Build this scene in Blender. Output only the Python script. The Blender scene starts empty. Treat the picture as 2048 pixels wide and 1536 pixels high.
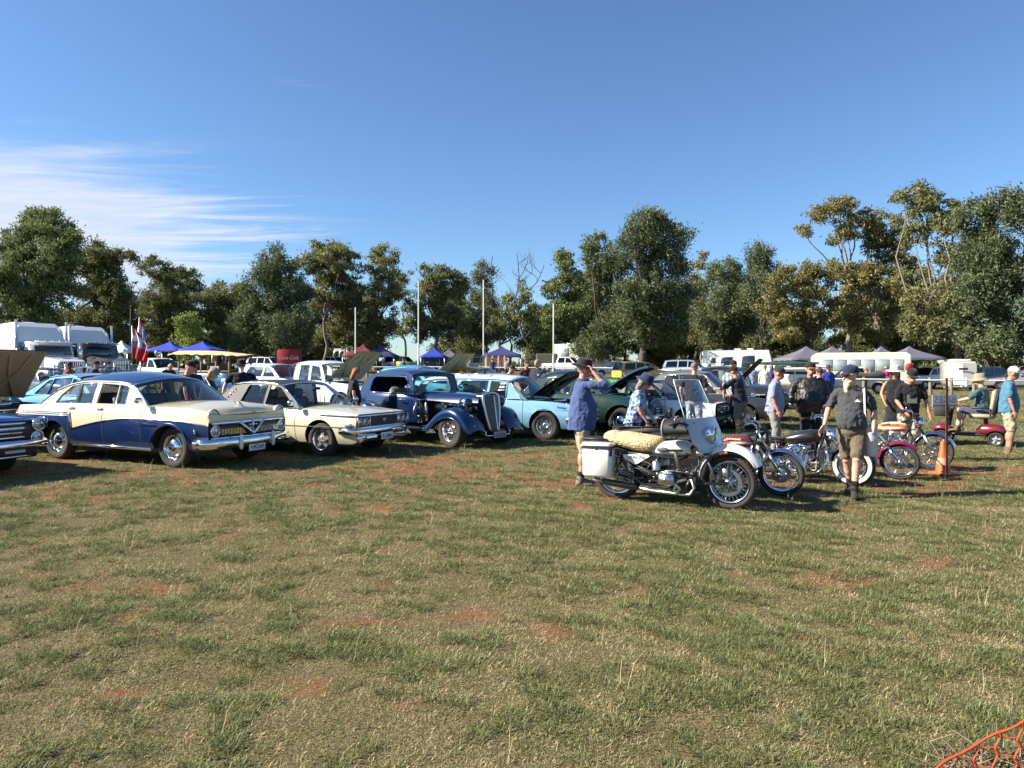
import bpy, bmesh, math, random
import numpy as np
from mathutils import Vector, Matrix
from mathutils.geometry import tessellate_polygon
R = math.radians
rnd = random.Random(11)
SC = bpy.context.scene
COL = SC.collection
# ------------------------------------------------------------------ camera
F, H, HY = 1420.0, 1.63, 738.0            # focal length and horizon row of the 2048 px wide picture, eye height
cam = bpy.data.cameras.new('camera')
camo = bpy.data.objects.new('camera', cam)
COL.objects.link(camo)
camo.location = (0, 0, H)
camo.rotation_euler = (R(90), 0, 0)
cam.sensor_width = 36
cam.lens = 36 * F / 2048
cam.shift_y = -(768 - HY) / 2048
cam.clip_end = 3000
SC.camera = camo
# ------------------------------------------------------------------ light
SUN_EL, SUN_AZ = R(33), R(-95)            # azimuth from +Y (ahead), negative is to the left
sd = Vector((math.sin(SUN_AZ) * math.cos(SUN_EL), math.cos(SUN_AZ) * math.cos(SUN_EL), math.sin(SUN_EL)))
sun = bpy.data.lights.new('sun', 'SUN')
sun.energy = 4.8
sun.angle = R(0.53)
sun.color = (1.0, 0.905, 0.75)
suno = bpy.data.objects.new('sun', sun)
COL.objects.link(suno)
suno.location = (-30, 0, 40)
suno.rotation_euler = sd.to_track_quat('Z', 'Y').to_euler()
W = bpy.data.worlds.new('World')
SC.world = W
W.use_nodes = True
nt = W.node_tree
nt.nodes.clear()
def N(t, **k):
    n = nt.nodes.new(t)
    for a, b in k.items(): setattr(n, a, b)
    return n
def LK(a, b): nt.links.new(a, b)
sky = N('ShaderNodeTexSky', sky_type='NISHITA')
sky.sun_disc = False
sky.sun_elevation = SUN_EL
sky.sun_rotation = SUN_AZ
sky.altitude = 300
sky.air_density = 1.0
sky.dust_density = 0.35
sky.ozone_density = 2.6
tc = N('ShaderNodeTexCoord')
sep = N('ShaderNodeSeparateXYZ')
LK(tc.outputs['Generated'], sep.inputs[0])
def M_(op, a, b=None, c=None, clamp=False):
    n = N('ShaderNodeMath', operation=op, use_clamp=clamp)
    for i, x in enumerate((a, b, c)):
        if x is None: continue
        if isinstance(x, (int, float)): n.inputs[i].default_value = x
        else: LK(x, n.inputs[i])
    return n.outputs[0]
zc = M_('MAXIMUM', sep.outputs[2], 0.02)
px_, py_ = M_('DIVIDE', sep.outputs[0], zc), M_('DIVIDE', sep.outputs[1], zc)
cmb = N('ShaderNodeCombineXYZ')
LK(px_, cmb.inputs[0]); LK(py_, cmb.inputs[1])
def cloud(scale, sx, sy, lo, hi, seed, detail=7):
    mp = N('ShaderNodeMapping')
    LK(cmb.outputs[0], mp.inputs[0])
    mp.inputs['Scale'].default_value = (sx, sy, 1)
    mp.inputs['Location'].default_value = (seed, seed * 1.7, 0)
    nz = N('ShaderNodeTexNoise')
    nz.inputs['Scale'].default_value = scale
    nz.inputs['Detail'].default_value = detail
    nz.inputs['Roughness'].default_value = 0.62
    nz.inputs['Distortion'].default_value = 0.5
    LK(mp.outputs[0], nz.inputs[0])
    mr = N('ShaderNodeMapRange', interpolation_type='SMOOTHSTEP')
    LK(nz.outputs[0], mr.inputs[0])
    mr.inputs[1].default_value, mr.inputs[2].default_value = lo, hi
    return mr.outputs[0]
# one broad bank of thin streaky cloud low on the left, a few loose wisps elsewhere
def SM(x, lo, hi):
    n = N('ShaderNodeMapRange', interpolation_type='SMOOTHSTEP')
    LK(x, n.inputs[0]); n.inputs[1].default_value, n.inputs[2].default_value = lo, hi
    return n.outputs[0]
f1 = cloud(1.6, 0.8, 1.5, 0.0, 1.0, 3.1, 9)
f2 = cloud(3.4, 0.7, 2.0, 0.25, 0.75, 5.3, 6)
fe = cloud(1.3, 0.40, 1.4, 0.2, 0.8, 11.7, 8)
edge = M_('ADD', M_('ADD', px_, M_('MULTIPLY_ADD', M_('MAXIMUM', M_('SUBTRACT', py_, 4.6), 0.0), 0.42, 1.80)), M_('MULTIPLY', M_('SUBTRACT', fe, 0.5), 2.0))
topp = M_('ADD', py_, M_('MULTIPLY', M_('SUBTRACT', f1, 0.5), 0.9))
bank = M_('MULTIPLY', M_('MULTIPLY', SM(topp, 2.85, 3.7), SM(edge, 0.6, -0.8)), SM(py_, 14.0, 6.0))
c1 = M_('MULTIPLY', bank, M_('MULTIPLY_ADD', M_('MULTIPLY_ADD', f1, 0.5, M_('MULTIPLY', f2, 0.5)), 0.70, 0.50), clamp=True)
c2 = M_('MULTIPLY', cloud(1.5, 0.55, 2.2, 0.65, 0.9, 8.4), 0.5)
cl = M_('MAXIMUM', c1, c2, clamp=True)
cl = M_('MULTIPLY', cl, SM(sep.outputs[2], 0.03, 0.10))
tint = N('ShaderNodeMix', data_type='RGBA', blend_type='MULTIPLY')
tint.inputs[0].default_value = 1.0
LK(sky.outputs[0], tint.inputs[6]); tint.inputs[7].default_value = (0.765, 0.935, 1.11, 1)
mixc = N('ShaderNodeMix', data_type='RGBA')
LK(cl, mixc.inputs[0]); LK(tint.outputs[2], mixc.inputs[6])
mixc.inputs[7].default_value = (4.9, 5.3, 6.1, 1)
bg = N('ShaderNodeBackground')
bg.inputs[1].default_value = 0.060
LK(mixc.outputs[2], bg.inputs[0])
LK(bg.outputs[0], N('ShaderNodeOutputWorld').inputs[0])
SC.view_settings.view_transform = 'Standard'
SC.view_settings.look = 'None'
SC.view_settings.exposure = 1.42
SC.view_settings.gamma = 1
SC.view_settings.use_curve_mapping = False
SC.render.engine = 'CYCLES'
SC.cycles.max_bounces = 6
SC.cycles.diffuse_bounces = 2
SC.cycles.glossy_bounces = 3
SC.cycles.transmission_bounces = 4
SC.cycles.transparent_max_bounces = 10
SC.cycles.caustics_reflective = False
SC.cycles.caustics_refractive = False

# ------------------------------------------------------------------ picture -> place
def GP(px, py):
    d = F * H / (py - HY)
    return Vector(((px - 1024) / F * d, d, 0))
def AT(px, py, d):
    return Vector(((px - 1024) / F * d, d, H - (py - HY) / F * d))

def gz(x, y):
    """the paddock rises gently beyond the show cars, more on the left than on the right"""
    t = min(max((y - 19) / 76, 0), 1)
    u = min(max((x / max(y, 1) - .10) / .42, 0), 1)
    return 1.55 * t * (1 - u * u * (3 - 2 * u))
def PL(px, d):
    x = (px - 1024) / F * d
    return Vector((x, d, gz(x, d)))

# ------------------------------------------------------------------ materials
MATS = {}
def new_mat(name):
    m = bpy.data.materials.new(name)
    m.use_nodes = True
    return m, m.node_tree, m.node_tree.nodes['Principled BSDF']
def mat(name, col=(.5, .5, .5), rough=.6, metal=0., coat=0., var=.12, scale=6., bump=0., bscale=60., spec=.5, sheen=0., dust=0.):
    """plain principled surface whose colour wanders a little and whose relief comes from fine noise"""
    if name in MATS: return MATS[name]
    m, t, p = new_mat(name)
    L = t.links.new
    tc = t.nodes.new('ShaderNodeTexCoord')
    p.inputs['Roughness'].default_value = rough
    p.inputs['Metallic'].default_value = metal
    p.inputs['Coat Weight'].default_value = coat
    p.inputs['Coat Roughness'].default_value = .06
    p.inputs['Specular IOR Level'].default_value = spec
    if sheen: p.inputs['Sheen Weight'].default_value = sheen
    if var:
        nz = t.nodes.new('ShaderNodeTexNoise')
        nz.inputs['Scale'].default_value = scale
        nz.inputs['Detail'].default_value = 4
        L(tc.outputs['Object'], nz.inputs[0])
        mx = t.nodes.new('ShaderNodeMix'); mx.data_type = 'RGBA'
        L(nz.outputs[0], mx.inputs[0])
        mx.inputs[6].default_value = (*[min(1, c * (1 - var)) for c in col], 1)
        mx.inputs[7].default_value = (*[min(1, c * (1 + var)) for c in col], 1)
        src = mx.outputs[2]
        if dust:
            n2 = t.nodes.new('ShaderNodeTexNoise'); n2.inputs['Scale'].default_value = 2.3; n2.inputs['Detail'].default_value = 6
            L(tc.outputs['Object'], n2.inputs[0])
            mr = t.nodes.new('ShaderNodeMapRange'); L(n2.outputs[0], mr.inputs[0])
            mr.inputs[1].default_value, mr.inputs[2].default_value, mr.inputs[4].default_value = .45, .75, dust
            m2 = t.nodes.new('ShaderNodeMix'); m2.data_type = 'RGBA'
            L(mr.outputs[0], m2.inputs[0]); L(src, m2.inputs[6]); m2.inputs[7].default_value = (.26, .15, .09, 1)
            src = m2.outputs[2]
            ad = t.nodes.new('ShaderNodeMath'); ad.operation = 'ADD'; ad.inputs[1].default_value = rough
            L(mr.outputs[0], ad.inputs[0]); L(ad.outputs[0], p.inputs['Roughness'])
        L(src, p.inputs['Base Color'])
    else:
        p.inputs['Base Color'].default_value = (*col, 1)
    if bump:
        nb = t.nodes.new('ShaderNodeTexNoise')
        nb.inputs['Scale'].default_value = bscale
        nb.inputs['Detail'].default_value = 5
        L(tc.outputs['Object'], nb.inputs[0])
        b = t.nodes.new('ShaderNodeBump')
        b.inputs['Strength'].default_value = bump
        b.inputs['Distance'].default_value = .02
        L(nb.outputs[0], b.inputs['Height'])
        L(b.outputs[0], p.inputs['Normal'])
    MATS[name] = m
    return m
def paint(name, col, metal=0., rough=.30, dust=.05):
    return mat(name, col, rough, metal, 1., var=.05, scale=1.5, dust=dust)
def cloth(name, col, var=.16):
    return mat(name, col, .9, var=var, scale=9, bump=.35, bscale=14, spec=.2, sheen=.15)
def glass(name, tint=(.86, .9, .9), refl=1.0, alpha=.9):
    if name in MATS: return MATS[name]
    m, t, p = new_mat(name)
    t.nodes.remove(p)
    out = t.nodes['Material Output']
    tr = t.nodes.new('ShaderNodeBsdfTransparent'); tr.inputs[0].default_value = (*tint, 1)
    gl = t.nodes.new('ShaderNodeBsdfGlossy'); gl.inputs['Roughness'].default_value = .02
    gl.inputs[0].default_value = (refl, refl, refl, 1)
    fr = t.nodes.new('ShaderNodeLayerWeight'); fr.inputs[0].default_value = .5
    pw = t.nodes.new('ShaderNodeMath'); pw.operation = 'POWER'; pw.inputs[1].default_value = 4.
    t.links.new(fr.outputs['Facing'], pw.inputs[0])
    mr = t.nodes.new('ShaderNodeMath'); mr.operation = 'MULTIPLY_ADD'; mr.use_clamp = True
    mr.inputs[1].default_value = .9; mr.inputs[2].default_value = .05
    t.links.new(pw.outputs[0], mr.inputs[0])
    mx = t.nodes.new('ShaderNodeMixShader')
    t.links.new(mr.outputs[0], mx.inputs[0]); t.links.new(tr.outputs[0], mx.inputs[1]); t.links.new(gl.outputs[0], mx.inputs[2])
    t.links.new(mx.outputs[0], out.inputs[0])
    MATS[name] = m
    return m
def pattern(name, stops, scale=20., wave=False, rough=.9):
    """printed cloth: hard-edged patches of the given colours"""
    m, t, p = new_mat(name)
    tc = t.nodes.new('ShaderNodeTexCoord')
    n = t.nodes.new('ShaderNodeTexWave' if wave else 'ShaderNodeTexNoise')
    n.inputs['Scale'].default_value = scale
    if wave: n.bands_direction = 'Z'
    else: n.inputs['Detail'].default_value = 3
    t.links.new(tc.outputs['Object'], n.inputs['Vector'])
    r = t.nodes.new('ShaderNodeValToRGB'); r.color_ramp.interpolation = 'CONSTANT'
    while len(r.color_ramp.elements) < len(stops): r.color_ramp.elements.new(.5)
    for e, (q, c) in zip(r.color_ramp.elements, stops): e.position = q; e.color = (*c, 1)
    t.links.new(n.outputs['Fac'] if 'Fac' in n.outputs else n.outputs[0], r.inputs[0]); t.links.new(r.outputs[0], p.inputs['Base Color'])
    p.inputs['Roughness'].default_value = rough
    MATS[name] = m
    return m
CHROME = mat('chrome', (.78, .79, .8), .09, 1., var=.04, dust=.06)
STEEL = mat('brushed_steel', (.55, .56, .57), .32, 1., var=.1)
POLISH = mat('polished_alloy', (.82, .82, .82), .24, 1., var=.06)
ALU = mat('cast_aluminium', (.52, .53, .53), .38, 1., var=.15, bump=.15)
RUBBER = mat('tyre_rubber', (.022, .021, .021), .82, var=.25, bump=.2, dust=.14)
BLACK = mat('black_trim', (.018, .018, .02), .5, var=.2)
GLOSSBLK = paint('black_enamel', (.012, .012, .014), dust=.1)
DARK = mat('dark_underside', (.012, .011, .01), .9, var=.3)
SEAM = mat('panel_gap', (.01, .01, .01), .9, var=0)
GLASS = glass('window_glass')
TINT = glass('tinted_glass', (.16, .17, .18))
LENS = mat('lamp_lens', (.36, .38, .41), .14, .6, 1., var=.1, scale=30)
AMBER = mat('amber_lens', (.85, .24, .02), .2, 0, 1., var=.1)
REDL = mat('red_lens', (.45, .015, .012), .2, 0, 1., var=.1)
WHITE = paint('white_enamel', (.78, .78, .76))
PLATEM = mat('plate_white', (.72, .72, .68), .45, var=.06)
INTER = mat('car_interior', (.07, .066, .062), .8, var=.2)
SEATM = mat('seat_vinyl', (.11, .10, .09), .55, var=.2)
INK = mat('black_lettering', (.02, .02, .025), .5, var=0)
WHITEINK = mat('white_lettering', (.8, .8, .8), .5, var=0)

# ------------------------------------------------------------------ mesh building
class MB:
    def __init__(s): s.v, s.f, s.m, s.s = [], [], [], []
    def add(s, vs, fs, m=0, smooth=True, X=None):
        o = len(s.v)
        if X is not None: vs = [X @ Vector(q) for q in vs]
        s.v += [tuple(q) for q in vs]
        for f in fs:
            s.f.append(tuple(i + o for i in f)); s.m.append(m); s.s.append(smooth)
        return s
    def box(s, c, d, m=0, b=0., X=None, rot=None):
        hx, hy, hz = d[0] / 2, d[1] / 2, d[2] / 2
        T = Matrix.Translation(c)
        if rot: T = T @ Matrix.Rotation(rot[2], 4, 'Z') @ Matrix.Rotation(rot[1], 4, 'Y') @ Matrix.Rotation(rot[0], 4, 'X')
        if X is not None: T = X @ T
        if not b:
            vs = [(x, y, z) for x in (-hx, hx) for y in (-hy, hy) for z in (-hz, hz)]
            return s.add(vs, [(0, 1, 3, 2), (4, 6, 7, 5), (0, 4, 5, 1), (2, 3, 7, 6), (0, 2, 6, 4), (1, 5, 7, 3)], m, False, T)
        b = min(b, hx * .98, hy * .98, hz * .98)
        vs, idx = [], {}
        for i, sx in enumerate((-1, 1)):
            for j, sy in enumerate((-1, 1)):
                for k, sz in enumerate((-1, 1)):
                    for a in range(3):
                        p = [sx * hx, sy * hy, sz * hz]
                        for q in range(3):
                            if q != a: p[q] -= (sx, sy, sz)[q] * b
                        idx[i, j, k, a] = len(vs); vs.append(p)
        g = lambda i, j, k, a: idx[i, j, k, a]
        fs = []
        for e in (0, 1):
            fl = e == 0
            for a in range(3):
                u, w = [(1, 2), (2, 0), (0, 1)][a]
                q = []
                for (pu, pw) in ((0, 0), (1, 0), (1, 1), (0, 1)):
                    t = [0, 0, 0]; t[a] = e; t[u] = pu; t[w] = pw
                    q.append(g(*t, a))
                fs.append(tuple(q[::-1] if fl else q))
        for a in range(3):
            u, w = [(1, 2), (2, 0), (0, 1)][a]
            for pu in (0, 1):
                for pw in (0, 1):
                    t0 = [0, 0, 0]; t0[u] = pu; t0[w] = pw
                    t1 = list(t0); t1[a] = 1
                    q = [g(*t0, u), g(*t1, u), g(*t1, w), g(*t0, w)]
                    fs.append(tuple(q if (pu ^ pw) == 1 else q[::-1]))
        for i in (0, 1):
            for j in (0, 1):
                for k in (0, 1):
                    q = (g(i, j, k, 0), g(i, j, k, 1), g(i, j, k, 2))
                    fs.append(q if (i + j + k) % 2 == 1 else q[::-1])
        return s.add(vs, fs, m, True, T)
    def tube(s, path, r, n=8, m=0, cap=True, closed=False, flat=1., X=None, up=None):
        P = [Vector(p) for p in path]
        k = len(P)
        rr = r if hasattr(r, '__len__') else [r] * k
        vs, fs = [], []
        nrm = None
        for i in range(k):
            a = P[i - 1] if (i > 0 or closed) else P[i]
            b = P[(i + 1) % k] if (i < k - 1 or closed) else P[i]
            t = (b - a)
            t = t.normalized() if t.length > 1e-9 else Vector((0, 0, 1))
            if up is not None: nrm = Vector(up) - t * t.dot(Vector(up))
            elif nrm is None:
                nrm = t.orthogonal()
            else:
                nrm = nrm - t * nrm.dot(t)
            if nrm.length < 1e-6: nrm = t.orthogonal()
            nrm.normalize()
            bi = t.cross(nrm)
            for j in range(n):
                q = 2 * math.pi * j / n
                vs.append(P[i] + (nrm * math.cos(q) + bi * math.sin(q) * flat) * rr[i])
        for i in range(k if closed else k - 1):
            i2 = (i + 1) % k
            for j in range(n):
                j2 = (j + 1) % n
                fs.append((i * n + j, i * n + j2, i2 * n + j2, i2 * n + j))
        if cap and not closed:
            fs.append(tuple(range(n - 1, -1, -1)))
            fs.append(tuple((k - 1) * n + j for j in range(n)))
        return s.add(vs, fs, m, True, X)
    def lathe(s, prof, n=24, m=0, o=(0, 0, 0), ax=(0, 0, 1), smooth=True, X=None, arc=1.):
        a = Vector(ax).normalized(); u = a.orthogonal().normalized(); w = a.cross(u); o = Vector(o)
        vs, fs = [], []
        nn = n if arc >= 1 else n + 1
        for (r, h) in prof:
            for j in range(nn):
                q = 2 * math.pi * arc * j / n
                vs.append(o + a * h + (u * math.cos(q) + w * math.sin(q)) * max(r, 1e-5))
        for i in range(len(prof) - 1):
            for j in range(n):
                j2 = (j + 1) % nn
                fs.append((i * nn + j, i * nn + j2, (i + 1) * nn + j2, (i + 1) * nn + j))
        return s.add(vs, fs, m, smooth, X)
    def ell(s, c, r, nu=14, nv=9, m=0, X=None, rot=None):
        if not hasattr(r, '__len__'): r = (r, r, r)
        T = Matrix.Translation(c)
        if rot: T = T @ Matrix.Rotation(rot[2], 4, 'Z') @ Matrix.Rotation(rot[1], 4, 'Y') @ Matrix.Rotation(rot[0], 4, 'X')
        if X is not None: T = X @ T
        vs, fs = [(0, 0, -r[2])], []
        for i in range(1, nv):
            t = math.pi * i / nv - math.pi / 2
            for j in range(nu):
                q = 2 * math.pi * j / nu
                vs.append((r[0] * math.cos(t) * math.cos(q), r[1] * math.cos(t) * math.sin(q), r[2] * math.sin(t)))
        vs.append((0, 0, r[2]))
        e = len(vs) - 1
        for j in range(nu):
            j2 = (j + 1) % nu
            fs.append((0, 1 + j2, 1 + j))
            for i in range(nv - 2):
                fs.append((1 + i * nu + j, 1 + i * nu + j2, 1 + (i + 1) * nu + j2, 1 + (i + 1) * nu + j))
            fs.append((e, 1 + (nv - 2) * nu + j, 1 + (nv - 2) * nu + j2))
        return s.add(vs, fs, m, True, T)
    def caps(s, p0, r0, p1, r1, n=12, m=0):
        """tapered capsule"""
        p0, p1 = Vector(p0), Vector(p1)
        a = (p1 - p0); l = a.length
        if l < 1e-6: return s.ell(p0, r0, m=m)
        prof = [(r0 * math.cos(t), -r0 * math.sin(t)) for t in (R(90), R(60), R(30))] + [(r0, 0), (r1, l)] + [(r1 * math.cos(t), l + r1 * math.sin(t)) for t in (R(30), R(60), R(90))]
        return s.lathe(prof, n, m, p0, a)
    def sheet(s, rows, m=0, smooth=True, closed=False, X=None):
        k, n = len(rows), len(rows[0])
        vs = [q for r in rows for q in r]
        fs = []
        for i in range(k - 1):
            for j in range(n if closed else n - 1):
                j2 = (j + 1) % n
                fs.append((i * n + j, i * n + j2, (i + 1) * n + j2, (i + 1) * n + j))
        return s.add(vs, fs, m, smooth, X)
    def loft(s, rings, m=0, cap=True, X=None):
        s.sheet(rings, m, True, True, X)
        if cap:
            for r, rev in ((rings[0], True), (rings[-1], False)):
                s.add(r, [tuple(range(len(r)))[::-1 if rev else 1]], m, True, X)
        return s
    def prism(s, poly, t, m=0, f=lambda u, w, e: (u, e, w), holes=(), X=None, smooth=False):
        """flat plate cut from outline (u,w), thickness along e"""
        loops = [list(poly)] + [list(h) for h in holes]
        tri = tessellate_polygon([[Vector((u, w, 0)) for u, w in l] for l in loops])
        pts = [p for l in loops for p in l]
        n = len(pts)
        vs = [f(u, w, -t / 2) for u, w in pts] + [f(u, w, t / 2) for u, w in pts]
        fs = []
        for a, b, c in tri:
            fs.append((a, b, c)); fs.append((c + n, b + n, a + n))
        o = 0
        for l in loops:
            for i in range(len(l)):
                j = (i + 1) % len(l)
                fs.append((o + i, o + j, o + j + n, o + i + n))
            o += len(l)
        return s.add(vs, fs, m, smooth, X)
    def build(s, name, mats, parent=None, loc=None, fix=True):
        me = bpy.data.meshes.new(name)
        me.from_pydata(s.v, [], s.f)
        if not isinstance(mats, (list, tuple)): mats = [mats]
        for q in mats: me.materials.append(q)
        me.polygons.foreach_set('material_index', s.m)
        me.polygons.foreach_set('use_smooth', s.s)
        if fix:
            b = bmesh.new(); b.from_mesh(me)
            bmesh.ops.remove_doubles(b, verts=b.verts, dist=.0004)
            bmesh.ops.dissolve_degenerate(b, edges=b.edges, dist=.0002)
            bmesh.ops.recalc_face_normals(b, faces=b.faces)
            b.to_mesh(me); b.free()
        me.update()
        return link(name, me, parent, loc)
def link(name, data, parent=None, loc=None):
    o = bpy.data.objects.new(name, data)
    COL.objects.link(o)
    if parent is not None: o.parent = parent
    if loc is not None: o.location = loc
    return o
def autosmooth(o, ang=40):
    try: o.data.set_sharp_from_angle(angle=R(ang))
    except Exception: pass
    return o
def tag(o, label, cat, group=None, kind=None):
    o['label'] = label
    o['category'] = cat
    if group: o['group'] = group
    if kind: o['kind'] = kind
    return o
def thing(name, label, cat, loc=(0, 0, 0), rz=0., group=None, scale=None):
    o = link(name, None)
    o.empty_display_size = .2
    o.location = loc
    o.rotation_euler = (0, 0, rz)
    if scale: o.scale = (scale,) * 3 if not hasattr(scale, '__len__') else scale
    return tag(o, label, cat, group)
def text(s, size, m, parent, loc, rot, name='lettering', ext=.002, shear=0., sx=1., align='CENTER'):
    c = bpy.data.curves.new(name, 'FONT')
    c.body = s; c.size = size; c.extrude = ext; c.align_x = align; c.align_y = 'CENTER'; c.shear = shear
    c.resolution_u = 3
    c.materials.append(m)
    o = link(name, c)
    bpy.context.view_layer.update()
    me = bpy.data.meshes.new_from_object(o.evaluated_get(bpy.context.evaluated_depsgraph_get()))
    bpy.data.objects.remove(o)
    if not me.materials: me.materials.append(m)
    o = link(name, me, parent, loc)
    o.rotation_euler = rot
    o.scale = (sx, 1, 1)
    return o
def cur(tab):
    """monotone smooth interpolation through (x, y) pairs"""
    tab = sorted(tab)
    x = np.array([a for a, b in tab], float); y = np.array([b for a, b in tab], float)
    if len(x) == 1: return lambda q: float(y[0])
    h = np.diff(x); d = np.diff(y) / h
    mm = np.zeros(len(x)); mm[0], mm[-1] = d[0], d[-1]
    for i in range(1, len(x) - 1):
        mm[i] = 0 if d[i - 1] * d[i] <= 0 else 2 * d[i - 1] * d[i] / (d[i - 1] + d[i])
    def fn(q):
        q = min(max(q, x[0]), x[-1])
        i = min(int(np.searchsorted(x, q, 'right')) - 1, len(h) - 1)
        t = (q - x[i]) / h[i]
        return float((2 * t**3 - 3 * t**2 + 1) * y[i] + (t**3 - 2 * t**2 + t) * h[i] * mm[i] + (-2 * t**3 + 3 * t**2) * y[i + 1] + (t**3 - t**2) * h[i] * mm[i + 1])
    return fn
def rot2(a): return Matrix.Rotation(a, 3, 'Z')
# ================================================================== ground
def vnoise(x, y, cell, seed):
    g = np.random.RandomState(seed).rand(257, 257)
    u, v = x / cell + 500.3, y / cell + 500.7
    i, j = np.floor(u).astype(int), np.floor(v).astype(int)
    a, b = u - i, v - j
    a, b = a * a * (3 - 2 * a), b * b * (3 - 2 * b)
    i, j, i2, j2 = i % 256, j % 256, (i + 1) % 256, (j + 1) % 256
    return (g[i, j] * (1 - a) + g[i2, j] * a) * (1 - b) + (g[i, j2] * (1 - a) + g[i2, j2] * a) * b
def soil_mask(x, y):
    """0..1: how bare the red soil is; more wear where people walk round the bikes and in front of the cars"""
    n = .28 * vnoise(x, y * 1.6, 1.3, 1) + .40 * vnoise(x, y * 1.3, .45, 2) + .32 * vnoise(x, y, .16, 3)
    wear = .20 * np.exp(-((y - 11.8) / 3.0) ** 2) + .19 * np.exp(-((y - 9.6) / 1.5) ** 2 - ((x - 5.2) / 3.2) ** 2)
    return np.clip((n + wear - .66) / .13, 0, 1)
m, t, p = new_mat('field_soil')
L = t.links.new
tcg = t.nodes.new('ShaderNodeTexCoord')
def nz(scale, det=6, dist=0., rough=.6):
    n = t.nodes.new('ShaderNodeTexNoise')
    n.inputs['Scale'].default_value = scale; n.inputs['Detail'].default_value = det
    n.inputs['Distortion'].default_value = dist; n.inputs['Roughness'].default_value = rough
    L(tcg.outputs['Object'], n.inputs[0])
    return n.outputs[0]
def ramp(a, lo, hi, to=1.):
    n = t.nodes.new('ShaderNodeMapRange'); L(a, n.inputs[0])
    n.inputs[1].default_value, n.inputs[2].default_value, n.inputs[4].default_value = lo, hi, to
    return n.outputs[0]
def mixc_(f, a, b):
    n = t.nodes.new('ShaderNodeMix'); n.data_type = 'RGBA'
    if isinstance(f, float): n.inputs[0].default_value = f
    else: L(f, n.inputs[0])
    for i, c in ((6, a), (7, b)):
        if isinstance(c, tuple): n.inputs[i].default_value = (*c, 1)
        else: L(c, n.inputs[i])
    return n.outputs[2]
at = t.nodes.new('ShaderNodeAttribute'); at.attribute_name = 'bare'
straw = mixc_(ramp(nz(70, 8), .38, .62), (.035, .026, .014), (.25, .185, .10))  # dark lows: brown mulch plus shade painted into the gaps between straw
green = mixc_(ramp(nz(60, 6), .38, .62), (.035, .034, .014), (.17, .16, .07))
turf = mixc_(ramp(nz(.9, 8), .40, .62), straw, green)
soil = mixc_(ramp(nz(22, 8), .3, .7), (.13, .06, .03), (.27, .125, .06))
brk = t.nodes.new('ShaderNodeMath'); brk.operation = 'ADD'; L(at.outputs['Fac'], brk.inputs[0])
L(ramp(nz(9, 10), .3, .75, .75), brk.inputs[1])
full = mixc_(ramp(brk.outputs[0], .6, 1.2), turf, soil)
L(full, p.inputs['Base Color'])
p.inputs['Roughness'].default_value = .95
p.inputs['Specular IOR Level'].default_value = .15
bp = t.nodes.new('ShaderNodeBump'); bp.inputs['Strength'].default_value = .9; bp.inputs['Distance'].default_value = .03
L(nz(40, 10, rough=.75), bp.inputs['Height']); L(bp.outputs[0], p.inputs['Normal'])
SOIL = m
def ground():
    xs = np.concatenate([np.linspace(-600, -40, 8)[:-1], np.linspace(-40, 40, 321), np.linspace(40, 600, 8)[1:]])
    ys = np.concatenate([np.linspace(-200, 1.5, 8)[:-1], 1.5 * (52 / 1.5) ** np.linspace(0, 1, 260), np.linspace(52, 130, 14)[1:], np.linspace(130, 1500, 10)[1:]])
    X, Y = np.meshgrid(xs, ys)
    near = (Y < 52) & (np.abs(X) < 40) & (Y > 1)
    Z = np.where(near, .03 * (vnoise(X, Y, 1.1, 5) - .5) + .02 * (vnoise(X, Y, .4, 6) - .5), 0)
    T_ = np.clip((Y - 19) / 76, 0, 1); U_ = np.clip((X / np.maximum(Y, 1) - .10) / .42, 0, 1)
    Z = Z + 1.55 * T_ * (1 - U_ * U_ * (3 - 2 * U_)) - np.clip((Y - 130) / 400, 0, 1) * 3
    bare = np.where(near, soil_mask(X, Y), .15)
    co = np.stack([X, Y, Z], -1).reshape(-1, 3)
    ny, nx = X.shape
    i = np.arange(ny - 1)[:, None] * nx + np.arange(nx - 1)[None]
    q = np.stack([i, i + 1, i + nx + 1, i + nx], -1).reshape(-1, 4)
    me = bpy.data.meshes.new('ground')
    me.from_pydata(co.tolist(), [], q.tolist())
    me.polygons.foreach_set('use_smooth', [True] * len(q))
    a = me.attributes.new('bare', 'FLOAT', 'POINT')
    a.data.foreach_set('value', bare.reshape(-1).astype(np.float32))
    me.materials.append(SOIL)
    o = link('ground', me)
    tag(o, 'dry paddock ground of red soil and worn straw-coloured turf', 'ground', kind='structure')
ground()

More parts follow.
